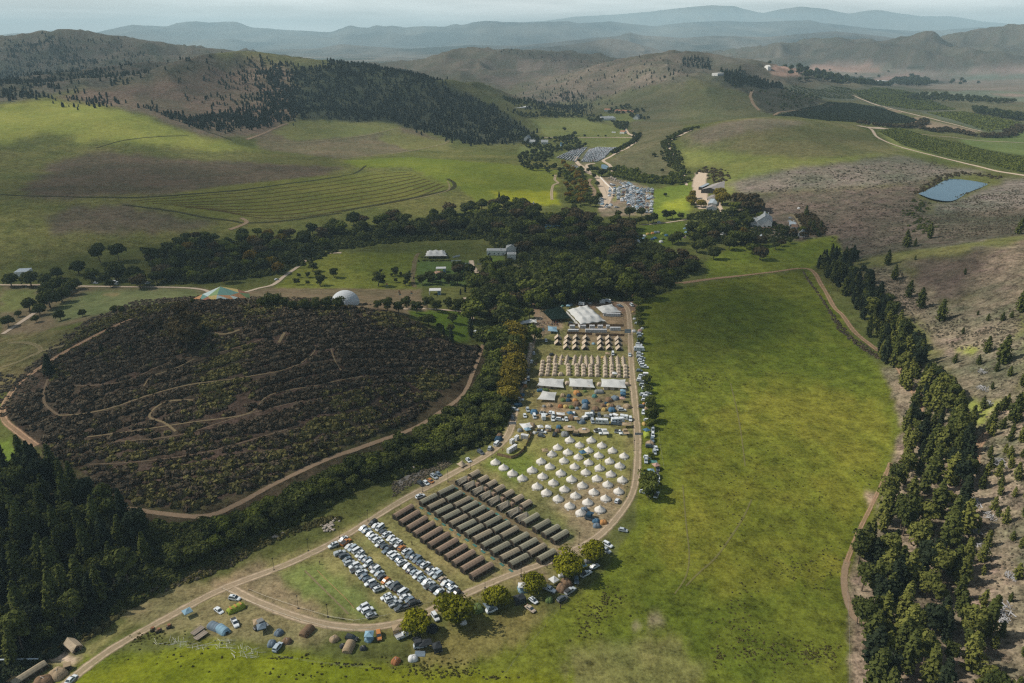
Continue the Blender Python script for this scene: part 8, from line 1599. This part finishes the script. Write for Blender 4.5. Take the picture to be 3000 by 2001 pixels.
# ---------------------------------------------------------------- buildings
THATCH = mat('grey_roof', (.26, .28, .29), .8, .1, .4); TIN = mat('corrugated_grey_roof', (.30, .27, .25), .6, .14, .35); TINB = mat('pale_blue_tin', (.33, .38, .42), .5, .08, .4); BRICKD = mat('dark_open_front', (.03, .028, .025), .9)
def house(k, xl, xr, y, depth, eave, ridge, wm, rm, lab, along='depth', nm='house', cat='house', wins=4, par=0, chim=True, dh=0):
    a, b = P(k, xl, y), P(k, xr, y); w_ = math.hypot(b[0] - a[0], b[1] - a[1]); rz = math.atan2(b[1] - a[1], b[0] - a[0]); z = min(a[2], b[2]) - .3
    wl = MB(); rf = MB(); D = depth; o_ = .35
    if along == 'flat':
        wl.box(0, w_, 0, D, 0, eave + .5); rf.box(.3, w_ - .3, .3, D - .3, eave + .5, eave + .58)
    elif along == 'depth':   # gable faces us
        wl.add([(0, 0, 0), (w_, 0, 0), (w_, 0, eave), (w_ / 2, 0, ridge - .08), (0, 0, eave), (0, D, 0), (w_, D, 0), (w_, D, eave), (w_ / 2, D, ridge - .08), (0, D, eave)], [(0, 1, 2, 3, 4), (9, 8, 7, 6, 5), (0, 5, 6, 1), (1, 6, 7, 2), (5, 0, 4, 9)])
        rf.add([(-o_, -o_, eave - .15), (w_ / 2, -o_, ridge), (w_ + o_, -o_, eave - .15), (-o_, D + o_, eave - .15), (w_ / 2, D + o_, ridge), (w_ + o_, D + o_, eave - .15)], [(0, 1, 4, 3), (1, 2, 5, 4)])
    else:
        wl.add([(0, 0, 0), (0, D, 0), (0, D, eave), (0, D / 2, ridge - .08), (0, 0, eave), (w_, 0, 0), (w_, D, 0), (w_, D, eave), (w_, D / 2, ridge - .08), (w_, 0, eave)], [(0, 1, 2, 3, 4), (9, 8, 7, 6, 5), (0, 5, 9, 4), (1, 6, 7, 2)][0:3] + [(1, 2, 7, 6)])
        rf.add([(-o_, -o_, eave - .15), (-o_, D / 2, ridge), (-o_, D + o_, eave - .15), (w_ + o_, -o_, eave - .15), (w_ + o_, D / 2, ridge), (w_ + o_, D + o_, eave - .15)], [(0, 1, 4, 3), (1, 2, 5, 4)])
    parts = [('wall', wl.mesh('wall'), wm), ('roof', rf.mesh('roof'), rm)]
    if chim: parts[1] = parts[1] + (('chimney', MB().box(w_ * .7 - .5, w_ * .7 + .5, D * .5 - .5, D * .5 + .5, eave, ridge + 1.2).mesh('chimney'), wm),)
    for i in range(wins):
        x = w_ * (i + .7) / (wins + .4); parts.append(('window', MB().box(x - .55, x + .55, -.06, .02, 1.2, 2.6).mesh('window'), GLASS, ('frame', MB().box(x - .62, x + .62, -.08, -.05, 2.6, 2.7).box(x - .62, x + .62, -.08, -.05, 1.1, 1.2).mesh('frame'), WALLW)))
    parts.append(('door', MB().box(w_ * .08, w_ * .08 + 1.0, -.05, .02, 0, 2.1).mesh('door'), BLACKP))
    o = thing(nm, (a[0], a[1], z), rz, parts); tag(o, lab, cat); return o
house('Q', 1532, 1800, 318, 9, 4.4, 5, WALLW, THATCH, 'long white villa wing with flat roof and four windows', 'flat', 'villa', 'villa', 4); house('Q', 1800, 1935, 300, 14, 6.0, 9.0, WALLW, THATCH, 'grey-roofed gabled hall joined to the white villa', 'depth', 'villa_hall', 'house', 2); house('Q', 1815, 1935, 378, 8, 5.0, 5, WALLW, THATCH, 'white flat-roofed block in front of the villa hall', 'flat', 'villa_annex', 'house', 1)
house('R', 345, 590, 405, 62, 5.5, 9.0, BRICKD, TIN, 'large corrugated grey barn in the sandy farmyard', 'depth', 'barn', 'barn', 0, chim=False); house('R', 310, 365, 360, 50, 4.0, 4.2, BRICKD, TINB, 'pale lean-to roof along the left of the barn', 'flat', 'lean_to', 'shed', 0, chim=False); house('R', 425, 530, 500, 22, 3.5, 4.4, WALLW, TIN, 'small grey-roofed shed below the barn', 'depth', 'farm_shed', 'shed', 0, chim=False)
house('R', 440, 555, 585, 30, 4.0, 5.0, WALLW, TINB, 'pale-roofed shed in the middle of the farm lane', 'depth', 'farm_shed', 'shed', 0, chim=False); house('R', 420, 560, 640, 10, 3.5, 6.0, WALLW, TIN, 'gabled shed closest to the trees below the barn', 'depth', 'farm_shed', 'shed', 1, chim=False)
house('R', 1110, 1320, 870, 26, 7.0, 13.0, WALLW, THATCH, 'white gabled farmhouse with steep grey roof and chimney', 'depth', 'farmhouse', 'house', 3); house('R', 1030, 1110, 860, 12, 6.0, 9.0, WALLW, THATCH, 'white left wing of the gabled farmhouse', 'across', 'farmhouse_wing', 'house', 1, chim=False)
house('R', 1560, 1640, 865, 10, 3.2, 5.0, WALLW, TINB, 'white cottage behind the farm trees', 'across', 'cottage', 'house', 2); house('R', 1590, 1670, 900, 10, 3.0, 5.0, WALLW, mat('brown_roof', (.16, .10, .07), .9), 'brown-roofed cottage at the farm edge', 'across', 'cottage', 'house', 1); house('R', 1678, 1775, 1010, 12, 3.2, 8.0, WALLW, THATCH, 'grey pyramid-roofed summer house at the field edge', 'depth', 'summer_house', 'house', 0, chim=False)
house('R', 1140, 1215, 1075, 8, 3.2, 7.0, BRICKD, TINB, 'open thatched shelter below the farmhouse garden', 'depth', 'garden_shelter', 'shelter', 0, chim=False); house('R', 1570, 1615, 940, 5, 3, 4, WALLW, WALLW, 'small white outbuilding beside the farm cottages', 'flat', 'outbuilding', 'shed', 0, chim=False); house('R', 580, 650, 995, 3, 1.6, 2, WALLW, WALLW, 'low white wall block on the garden lawn', 'flat', 'garden_block', 'shed', 0, chim=False)
house('E', 825, 868, 272, 14, 5, 8, WALLW, THATCH, 'white house alone in the northern wood', 'across', 'house', 'house', 2); house('P', 150, 235, 178, 16, 4.5, 8.0, WALLW, THATCH, 'white house on the right of the distant hamlet', 'across', 'house', 'house', 3); house('P', 0, 72, 172, 14, 4.5, 7.5, WALLW, THATCH, 'white house on the left of the distant hamlet', 'across', 'house', 'house', 2); house('B', 1258, 1292, 975, 22, 7, 12, WALLW, THATCH, 'tall white house below the forested hill', 'depth', 'house', 'house', 1)
house('B', 1805, 1890, 828, 30, 6, 10, WALLW, THATCH, 'white farm building in the upper valley', 'across', 'house', 'house', 3); house('B', 2010, 2045, 822, 30, 5, 12, WALLW, THATCH, 'white gabled house near the valley hillside', 'depth', 'house', 'house', 1); house('B', 1810, 1850, 768, 25, 6, 8, WALLW, mat('terracotta_roof', (.35, .17, .1), .9), 'terracotta building on the valley knoll', 'across', 'house', 'house', 1, chim=False); house('B', 1880, 2010, 775, 25, 6, 8, mat('sand_wall', (.4, .3, .2), .9), mat('terracotta_roof', (.35, .17, .1), .9), 'long sandy buildings on the valley knoll', 'across', 'house', 'house', 3, chim=False)
house('P', 1125, 1180, 48, 10, 5, 7, WALLW, mat('terracotta_roof', (.35, .17, .1), .9), 'small terracotta farm shed beside the valley road', 'across', 'farm_shed', 'shed', 1, chim=False); house('B', 1170, 1310, 745, 80, 4, 4, WALLW, mat('pale_greenhouse', (.62, .63, .62), .6), 'long pale greenhouse beyond the forested hill', 'flat', 'greenhouse', 'greenhouse', 0, chim=False)
house('C', 1340, 1420, 575, 60, 14, 18, WALLW, WALLW, 'pale farmstead on the distant plain', 'flat', 'farmstead', 'house', 3, chim=False); house('C', 200, 240, 522, 40, 8, 12, WALLW, WALLW, 'pale house by the ridge cutting', 'flat', 'house', 'house', 1, chim=False); house('C', 585, 605, 485, 40, 14, 18, WALLW, WALLW, 'tiny pale farmhouse beside the pink field', 'across', 'farmhouse', 'house', 1, chim=False)
house('D', 100, 190, 492, 12, 4, 5, WALLW, TINB, 'pale low shed at the far left among trees', 'flat', 'shed', 'shed', 0, chim=False); house('O', 690, 718, 0, 1, 1, 1, WALLW, WALLW, 'x', 'flat', 'shed', 'shed', 0, chim=False) if False else None
fence('P', [(205,1178),(410,1174)], 1.5, mat('timber_deck', (.36, .25, .17), .8), 'timber deck edge along the woodland pond', 'jetty', 'jetty', False); fence('J', [(30,335),(185,330)], .8, MATS['timber_deck'], 'timber deck at the head of the river', 'jetty', 'jetty', False)
# rocks along the stream and quarry
ROCK = mat('pale_boulder', (.36, .31, .26), .9, .25, 1.5)
def rocks(k, spots, s0, s1, lab, seed):
    r_ = np.random.RandomState(seed); o0 = P(k, *spots[0]); mb = MB()
    for x, y in spots:
        for _ in range(7):
            q = P(k, x + r_.randn() * 26, y + r_.randn() * 12); s = r_.uniform(s0, s1); mb.lathe([(s * .6, -.1), (s * r_.uniform(.8, 1.1), s * .35), (s * .5, s * .8)], 6, q[0] - o0[0], q[1] - o0[1], squash=r_.uniform(.6, 1))
    o = link('rocks', mb.mesh('rocks'), o0, m=ROCK); tag(o, kind='stuff', label=lab)
rocks('M', [(180,210),(260,200),(330,180),(390,160),(430,140),(300,150)], .3, .9, 'pale boulders', 4); rocks('L', [(60,190),(120,200),(160,180),(200,240),(90,240)], .3, .8, 'pale boulders', 5); rocks('P', [(1000,600),(1050,615),(1120,635),(1200,650),(1280,665),(1350,690),(1400,695)], 1.0, 3.0, 'pale boulders', 6); rocks('G', [(2030,575),(2080,560),(1720,650)], .4, 1.0, 'pale boulders', 7)
# ---------------------------------------------------------------- the far car parks
def cloud_cars(name, spots, lab, single_n, grp, seed):
    r_ = random.Random(seed); cc = 'wwwwgsssbdwgk'
    for i, (p, rz) in enumerate(spots[:single_n]):
        kd = r_.choice(['suv', 'sedan', 'hatch', 'suv']); c = r_.choice(cc); col = CARS[kd]
        o = thing('parked_car', p, rz, [('body', col['body'], PAINT[c]), ('windscreen', col['ws'], GLASS)]); later(o, '%s %s %s' % (CNAME[c], KN[kd], lab), 'car', grp)
lots = []
for (x0, y0, x1, y1, w_) in ((1060,720,1050,840,3),(1200,700,1180,900,4),(1330,730,1310,1000,4),(1460,730,1430,1040,4),(1180,655,1280,730,3),(1040,680,1010,700,2),(990,930,970,990,2),(1100,960,1140,970,2),(870,850,890,940,2),(1520,840,1500,870,2)):
    a, b = np.array(P('P', x0, y0)[:2]), np.array(P('P', x1, y1)[:2]); L = np.hypot(*(b - a)); d = (b - a) / max(L, .1); nrm = np.array([-d[1], d[0]])
    for t in range(int(L / 3.0)):
        for s in range(w_):
            if random.random() < .42: continue
            q = a + d * (t * 3.0 + random.uniform(-.6, .6)) + nrm * ((s - (w_ - 1) / 2) * 5.2 + random.uniform(-.6, .6)); lots.append(((float(q[0]), float(q[1]), float(zat(*q))), math.atan2(nrm[1], nrm[0]) + random.uniform(-.25, .25) + (math.pi if random.random() < .5 else 0)))
random.shuffle(lots)
cloud_cars('x', lots, 'beside the wide gravel road', 125, 'vehicles beside the wide gravel road', 3)
for i, (p, rz) in enumerate(lots[125:180]):
    o = dometent(p, rz, 'l', ('white', 'sky', 'white', 'grey', 'blue')[i % 5]) ; later(o, 'pale tent among cars on the valley floor', 'tent', 'tents beside the wide gravel road')
def boxcar(r_):
    mb = MB(); loft(mb, [(-2.1, sect(.8, .3, .95)), (2.1, sect(.8, .3, .85))]); mb.add([(-1.6, -.8, .93), (1.0, -.8, .93), (1.0, .8, .93), (-1.6, .8, .93), (-1.1, -.65, 1.5), (.4, -.65, 1.5), (.4, .65, 1.5), (-1.1, .65, 1.5)], [(4, 5, 6, 7), (0, 1, 5, 4), (1, 2, 6, 5), (2, 3, 7, 6), (3, 0, 4, 7)]); return mb
bc = boxcar(None); bV = np.array(bc.v); bF = bc.f
m, nt, out = newmat('distant_car_paint'); at = N(nt, 'ShaderNodeAttribute', attribute_name='tint'); cr = N(nt, 'ShaderNodeValToRGB'); cr.color_ramp.interpolation = 'CONSTANT'
for i_, (p_, c_) in enumerate(((0, (.66, .70, .74)), (.58, (.30, .33, .36)), (.74, (.12, .15, .19)), (.84, (.05, .055, .06)), (.94, (.3, .08, .05)))):
    e_ = cr.color_ramp.elements[i_] if i_ < 2 else cr.color_ramp.elements.new(p_); e_.position = p_; e_.color = (*c_, 1)
b_ = N(nt, 'ShaderNodeBsdfPrincipled'); b_.inputs['Roughness'].default_value = .3; nt.links.new(at.outputs['Fac'], cr.inputs[0]); nt.links.new(cr.outputs[0], b_.inputs['Base Color']); nt.links.new(b_.outputs[0], out.inputs['Surface']); CARMASS = m
def carlist(sp_):
    Vs, Fs, T, o = [], [], [], 0
    for (x, y, z), a in sp_:
        ca, sa = math.cos(a), math.sin(a); Vs.append(np.stack([bV[:, 0] * ca - bV[:, 1] * sa + x, bV[:, 0] * sa + bV[:, 1] * ca + y, bV[:, 2] + z], -1)); Fs += [tuple(x_ + o for x_ in f) for f in bF]; o += len(bV); tt = random.random(); T += [tt] * (len(bF) - 4) + [.85] * 4
    if not Vs: return
    me = bpy.data.meshes.new('cars'); me.from_pydata(np.concatenate(Vs).tolist(), [], Fs); a_ = me.attributes.new('tint', 'FLOAT', 'FACE'); a_.data.foreach_set('value', np.array(T, np.float32)); me.materials.append(CARMASS); tag(link('distant_parked_cars', me), kind='stuff')
def carmass(k, cor, label):
    C_ = [np.array(P(k, *p)[:2]) for p in cor]; W_ = max(np.hypot(*(C_[1] - C_[0])), np.hypot(*(C_[2] - C_[3]))); D_ = max(np.hypot(*(C_[3] - C_[0])), np.hypot(*(C_[2] - C_[1])))
    Vs, Fs, T, o = [], [], [], 0
    for j in range(int(D_ / 6.3)):
        for i in range(int(W_ / 2.9)):
            if random.random() < .07: continue
            u, v = (i + .5) / int(W_ / 2.9), (j + .5) / int(D_ / 6.3); q = (C_[0] * (1 - u) + C_[1] * u) * (1 - v) + (C_[3] * (1 - u) + C_[2] * u) * v + np.array([random.gauss(0, .35), random.gauss(0, .7)])
            a = 1.35 + random.uniform(-.2, .2); ca, sa = math.cos(a), math.sin(a); z = float(zat(*q)); X = bV[:, 0] * ca - bV[:, 1] * sa + q[0]; Y = bV[:, 0] * sa + bV[:, 1] * ca + q[1]
            Vs.append(np.stack([X, Y, bV[:, 2] + z], -1)); Fs += [tuple(x_ + o for x_ in f) for f in bF]; tt = random.random(); o += len(bV)
            T += [tt] * 8 + [.9] * 0 + [tt] * 2 + [tt] + [.85] * 4
    me = bpy.data.meshes.new('cars_in_far_lot'); me.from_pydata(np.concatenate(Vs).tolist(), [], Fs); a_ = me.attributes.new('tint', 'FLOAT', 'FACE')
    n_ = len(me.polygons); T = (T + [.5] * n_)[:n_]; a_.data.foreach_set('value', np.array(T, np.float32)); me.materials.append(CARMASS); tag(link('distant_parked_cars', me), kind='stuff')
carmass('P', [(330,350),(600,225),(725,220),(590,405)], ''); carmass('P', [(645,400),(745,250),(860,215),(830,400)], ''); carmass('P', [(830,400),(860,215),(1085,222),(930,350)], ''); carlist(lots[180:]); carmass('P', [(510,440),(600,455),(640,490),(600,500)], '')
# ---------------------------------------------------------------- people
if PERS:
    for k, x, y, t, l, w_, lab in (('L',1303,450,'k','k',0,'person in black walking between the parking rows and brown tents'),('L',33,720,'k','j',0,'person in dark clothes on the grass left of the cars'),('N',1520,215,'w','k',0,'person in white and black on the curving road, left one'),('N',1580,190,'w','k',0,'person in white and black on the curving road, right one'),('N',1652,610,'k','k',0,'person in black alone at the edge of the bright meadow'),
                                ('M',1902,830,'k','k',0,'person in black standing above the short row of four tents'),('M',1935,1380,'k','k',0,'person in black beside the last olive tent'),('J',557,1035,'k','j',0,'left walker of two on the western road'),('J',573,1033,'k','k',0,'right walker of two on the western road'),('J',1886,850,'k','j',0,'person beside the pickup on the eastern track'),
                                ('Q',853,890,'k','k',0,'person in front of the white pavilion on the brown meadow'),('Q',515,535,'k','j',0,'person walking on the lawn path, middle'),('Q',515,750,'k','j',0,'person at the lower end of the lawn path'),('Q',540,660,'w','j',0,'person in white on the lawn path'),('Q',515,420,'r','j',0,'person in red at the upper end of the lawn path'),('D',2213,608,'k','k',0,'person alone on the brown meadow left of the dome'),('K',418,860,'k','k',0,'person at the gap of the wicker screen'),('K',108,905,'r','k',0,'person inside the wicker screen by the cabins'),('K',765,640,'w','j',0,'person behind the white pickup near a brown dome')):
        o = person(P(k, x, y), random.uniform(0, 6.2), t, l, w_); tag(o, lab, 'person')
    rr = random.Random(4); 
    for i in range(70):
        x = rr.gauss(760, 90) if i % 3 else rr.uniform(590, 680); y = rr.gauss(470, 18) if i % 3 else rr.uniform(430, 610)
        o = person(P('J', x, y), rr.uniform(0, 6.2), rr.choice('kwrbgk'), rr.choice('jkg'), i % 2); later(o, 'person in the crowd at the entrance', 'person', 'crowd at the camp entrance')
# feather flags on the meadow
for x, y in ((150,800),(320,900),(330,930),(488,910),(520,700)):
    o = thing('festival_flag', P('Q', x, y), 0, [('pole', MB().bar((0, 0, 0), (0, 0, 6), .05).mesh('pole'), POLE), ('flag', MB().box(0, 1.4, -.02, .02, 4.6, 5.9).mesh('flag'), PC_['orange']), ('flag', MB().box(0, 1.4, -.02, .02, 3.6, 4.6).mesh('flag'), PC_['teal'])]); later(o, 'orange and teal flag pole on the brown meadow', 'flag', 'flag poles on the meadow')
o = link('tarpaulin', MB().box(-1.9, 1.9, -1.3, 1.3, .02, .06).mesh('tarpaulin'), P('K', 2180, 1040), m=TC_['teal']); tag(o, 'teal tarpaulin on the grass in the eastern camper line', 'tarpaulin')
o = link('tarpaulin', MB().box(-1.9, 1.6, -1.3, 1.3, .02, .1).mesh('tarpaulin'), P('N', 275, 1058), m=TC_['slate']); tag(o, 'grey tarpaulin below the charcoal canopy', 'tarpaulin'); o = link('tarpaulin', MB().box(-1.4, 1.4, -.9, .9, .02, .06).mesh('tarpaulin'), P('M', 1110, 1180), m=TC_['white']); tag(o, 'white sheet lying beside an olive army tent', 'tarpaulin')
# ---------------------------------------------------------------- cloud sheet, unseen above the frame, its cover shaped to shade chosen ground
SUN_EL = math.radians(43); SUN_AZ = math.atan2(-.978, .208)       # towards the sun, from +Y clockwise
sdir = np.array([math.cos(SUN_EL) * -.978, math.cos(SUN_EL) * .208, math.sin(SUN_EL)])
CLZ = 1750.0
SHADE = [  # (u, v, ru, rv, strength) of the shaded ground, survey readings
 (300, 1000, 500, 150, .45), (150, 1600, 420, 260, .5), (1000, 1100, 420, 190, .35), (450, 760, 620, 110, .62), (350, 570, 620, 130, .66), (0, 450, 200, 70, .25),
 (1250, 750, 420, 110, .42), (1700, 740, 330, 120, .50), (2100, 920, 330, 170, .62), (2420, 760, 330, 130, .55), (2700, 820, 300, 130, .45), (2250, 700, 300, 90, .35),
 (850, 480, 260, 50, .5), (900, 380, 200, 50, .45), (1250, 300, 380, 110, .45), (500, 250, 330, 60, .35), (200, 180, 400, 80, .4), (1850, 300, 250, 60, .35), (2300, 400, 330, 50, .40), (2250, 290, 300, 60, .45), (2600, 620, 260, 60, .3),
 (1450, 880, 160, 90, .35), (1100, 1400, 200, 120, .35), (760, 1530, 260, 120, .45), (2800, 250, 330, 60, .2), (1650, 170, 250, 40, .3), (2550, 150, 250, 50, .3), (2500, 1000, 160, 120, .3)]
LIT = [(350, 340, 420, 45), (1430, 575, 150, 25), (2050, 590, 80, 30), (1650, 1300, 380, 260), (2300, 1350, 330, 220), (1500, 1650, 600, 220), (1150, 460, 160, 40), (900, 440, 60, 15), (2250, 520, 200, 30)]
cth = np.linspace(-1.0, 1.0, 150); cl = np.linspace(math.log(70), math.log(16000), 190); CT, CLg = np.meshgrid(cth, cl)
gx, gy = np.exp(CLg) * np.sin(CT), np.exp(CLg) * np.cos(CT); gz = zat(gx, np.maximum(gy, 1))
zz = gz - CAMH; dd = np.maximum(gy * CP - zz * SP, 20); uu = 1500 + FOC * gx / dd; vv = 1000 - FOC * (gy * SP + zz * CP) / dd
den = np.zeros_like(gx)
for u, v, ru, rv, s in SHADE:
    den = np.maximum(den, s * np.clip(1.6 - 1.35 * np.sqrt(((uu - u) / ru) ** 2 + ((vv - v) / rv) ** 2), 0, 1))
nzc = fbm(gx / 300, gy / 300, 401, 4); den = den * np.clip(.55 + nzc * .9, 0, 1.2)
for u, v, ru, rv in LIT:
    den = den * (1 - np.clip(1.8 - 1.5 * np.sqrt(((uu - u) / ru) ** 2 + ((vv - v) / rv) ** 2), 0, 1) * .95)
V = np.stack([gx + sdir[0] / sdir[2] * (CLZ - gz), gy + sdir[1] / sdir[2] * (CLZ - gz), np.full_like(gx, CLZ)], -1).reshape(-1, 3)
n0, n1 = CT.shape; i_, j_ = np.meshgrid(np.arange(n0 - 1), np.arange(n1 - 1), indexing='ij'); a = (i_ * n1 + j_).ravel()
me = np_mesh('cloud_shade_sheet', V, np.stack([a, a + 1, a + n1 + 1, a + n1], -1))
at_ = me.attributes.new('cloudiness', 'FLOAT', 'POINT'); at_.data.foreach_set('value', np.clip(den * 1.05, 0, .8).astype(np.float32).ravel())
m, nt, out = newmat('cloud_shade_layer')
at = N(nt, 'ShaderNodeAttribute', attribute_name='cloudiness'); d = N(nt, 'ShaderNodeBsdfTranslucent'); d.inputs[0].default_value = (.16, .17, .19, 1)
t = N(nt, 'ShaderNodeBsdfTransparent'); mx = N(nt, 'ShaderNodeMixShader')
nt.links.new(at.outputs['Fac'], mx.inputs[0]); nt.links.new(t.outputs[0], mx.inputs[1]); nt.links.new(d.outputs[0], mx.inputs[2]); nt.links.new(mx.outputs[0], out.inputs['Surface'])
me.materials.append(m); tag(link('cloud_shade_sheet', me), kind='structure')
# ---------------------------------------------------------------- valley haze: a thin even scattering volume, with emission added to brighten it
HZ = MB().box(-60000, 60000, -4000, 47000, -60, 1150).mesh('haze')
m, nt, out = newmat('valley_haze'); vs = N(nt, 'ShaderNodeVolumeScatter'); vs.inputs['Color'].default_value = (.56, .84, .98, 1); vs.inputs['Density'].default_value = HAZE
vs.inputs['Anisotropy'].default_value = .1
va = N(nt, 'ShaderNodeVolumeAbsorption'); va.inputs['Color'].default_value = (.60, .86, .98, 1); va.inputs['Density'].default_value = HAZE
ad = N(nt, 'ShaderNodeAddShader'); nt.links.new(vs.outputs[0], ad.inputs[0]); nt.links.new(va.outputs[0], ad.inputs[1]); em = N(nt, 'ShaderNodeEmission'); em.inputs['Color'].default_value = (.78, .94, 1, 1); em.inputs['Strength'].default_value = HAZE * .105
ad2 = N(nt, 'ShaderNodeAddShader'); nt.links.new(ad.outputs[0], ad2.inputs[0]); nt.links.new(em.outputs[0], ad2.inputs[1]); nt.links.new(ad2.outputs[0], out.inputs['Volume']); HZ.materials.append(m)
tag(link('haze', HZ), kind='structure')
# ---------------------------------------------------------------- labels from the nearest landmark
LAND = [(P('J', 1260, 350), 'the largest marquee'), (P('Z', 1010, 880), 'the white dome'), (P('Z', 646, 880), 'the colourful tent'), (P('Q', 1670, 310), 'the white villa'),
        (P('C', 1900, 1300), 'the hillside pond'), (P('R', 450, 390), 'the grey barn'), (P('R', 1220, 860), 'the gabled farmhouse'), (P('K', 230, 880), 'the wicker fence'),
        (P('Z', 2360, 790), 'the far meadow corner'), (P('N', 1500, 330), 'the white pop-up gazebo'), (P('O', 460, 230), 'the lone blue gazebo'), (P('S', 1120, 960), 'the water pipe'),
        (P('K', 1470, 490), 'the long motorhome'), (P('K', 1980, 690), 'the eastern banner'), (P('K', 240, 530), 'the western banner'), (P('J', 1190, 1290), 'the middle stretch canopy'),
        (P('Z', 2660, 1200), 'the eastern track bend'), (P('Z', 2490, 1700), 'the dusty clearing'), (P('G', 1230, 520), 'the hill track bend'), (P('P', 700, 380), 'the far car park'), (P('P', 900, 980), 'the gravel road'),
        (P('J', 120, 560), 'the river pool'), (P('D', 1300, 900), 'the gum clump'), (P('N', 800, 300), 'the nearest brown tent'), (P('D', 780, 540), 'the white lorry'), (P('Q', 850, 310), 'the villa marquee')]
from collections import defaultdict
grp = defaultdict(list)
for o, base, pref in PENDING:
    L = o.location; c = [(math.hypot(L.x - q[0][0], L.y - q[0][1]), q[1]) for q in LAND if not (pref and pref == q[1])]
    d_, nm_ = min(c); grp[(base, nm_)].append((d_, o))
for (base, nm_), lst in grp.items():
    lst.sort(key=lambda t: t[0])
    for i, (d_, o) in enumerate(lst):
        if len(lst) == 1: s = '%s, near %s' % (base, nm_)
        elif i == 0: s = '%s, closest to %s' % (base, nm_)
        else: s = '%s, %s closest to %s' % (base, ordw(i + 1), nm_)
        if len(s.split()) > 16: print('LONG', s)
        o['label'] = s
# ---------------------------------------------------------------- sky, sun, camera
w = bpy.data.worlds.new('World'); scene.world = w; w.use_nodes = True; nt = w.node_tree; nt.nodes.clear()
out = nt.nodes.new('ShaderNodeOutputWorld'); bg = nt.nodes.new('ShaderNodeBackground'); sky = nt.nodes.new('ShaderNodeTexSky')
sky.sky_type = 'NISHITA'; sky.sun_disc = False; sky.sun_elevation = SUN_EL; sky.sun_rotation = SUN_AZ; sky.air_density = 1.0; sky.dust_density = 1.5; sky.ozone_density = 1.0
tc = nt.nodes.new('ShaderNodeTexCoord'); mp = nt.nodes.new('ShaderNodeMapping'); mp.inputs['Scale'].default_value = (2.2, 2.2, 26)
no = nt.nodes.new('ShaderNodeTexNoise'); no.inputs['Scale'].default_value = 1.6; no.inputs['Detail'].default_value = 7; no.inputs['Roughness'].default_value = .55
nt.links.new(tc.outputs['Generated'], mp.inputs[0]); nt.links.new(mp.outputs[0], no.inputs['Vector'])
mr = nt.nodes.new('ShaderNodeMapRange'); mr.inputs[1].default_value = .42; mr.inputs[2].default_value = .62; mr.inputs[3].default_value = .6; mr.inputs[4].default_value = 1.0
nt.links.new(no.outputs['Fac'], mr.inputs[0])
sx = nt.nodes.new('ShaderNodeSeparateXYZ'); nt.links.new(tc.outputs['Generated'], sx.inputs[0])
lo = nt.nodes.new('ShaderNodeMapRange'); lo.inputs[1].default_value = .05; lo.inputs[2].default_value = .085; lo.inputs[3].default_value = 1.0; lo.inputs[4].default_value = .12
nt.links.new(sx.outputs['Z'], lo.inputs[0])
mu = nt.nodes.new('ShaderNodeMath'); mu.operation = 'MULTIPLY'; nt.links.new(mr.outputs[0], mu.inputs[0]); nt.links.new(lo.outputs[0], mu.inputs[1])
mx = nt.nodes.new('ShaderNodeMix'); mx.data_type = 'RGBA'; mx.inputs[7].default_value = CLOUDC
nt.links.new(mu.outputs[0], mx.inputs[0]); nt.links.new(sky.outputs[0], mx.inputs[6])
nt.links.new(mx.outputs[2], bg.inputs[0]); bg.inputs[1].default_value = SKYS; nt.links.new(bg.outputs[0], out.inputs[0])
sun = bpy.data.lights.new('sun', 'SUN'); sun.energy = SUNS; sun.angle = math.radians(.5); sun.color = (1, .93, .82)
so = bpy.data.objects.new('sun', sun); COL.objects.link(so)
from mathutils import Vector
so.rotation_euler = Vector((-sdir[0], -sdir[1], -sdir[2])).to_track_quat('-Z', 'Y').to_euler(); so.location = (0, 0, 500)
cam = bpy.data.cameras.new('camera'); cam.sensor_width = 36; cam.lens = 36 * FOC / 3000; cam.clip_end = 200000; cam.clip_start = 1
co = bpy.data.objects.new('camera', cam); COL.objects.link(co); co.location = (0, 0, CAMH); co.rotation_euler = (math.pi / 2 - PITCH, 0, 0)
scene.camera = co
scene.view_settings.view_transform = 'Standard'; scene.view_settings.look = 'None'; scene.view_settings.exposure = 0; scene.view_settings.gamma = 1
cy = scene.cycles; cy.max_bounces = 4; cy.diffuse_bounces = 2; cy.glossy_bounces = 2; cy.transparent_max_bounces = 12; cy.volume_bounces = 0; cy.transmission_bounces = 2
try:
    cy.use_denoising = False; cy.filter_width = 1.3
except Exception: pass
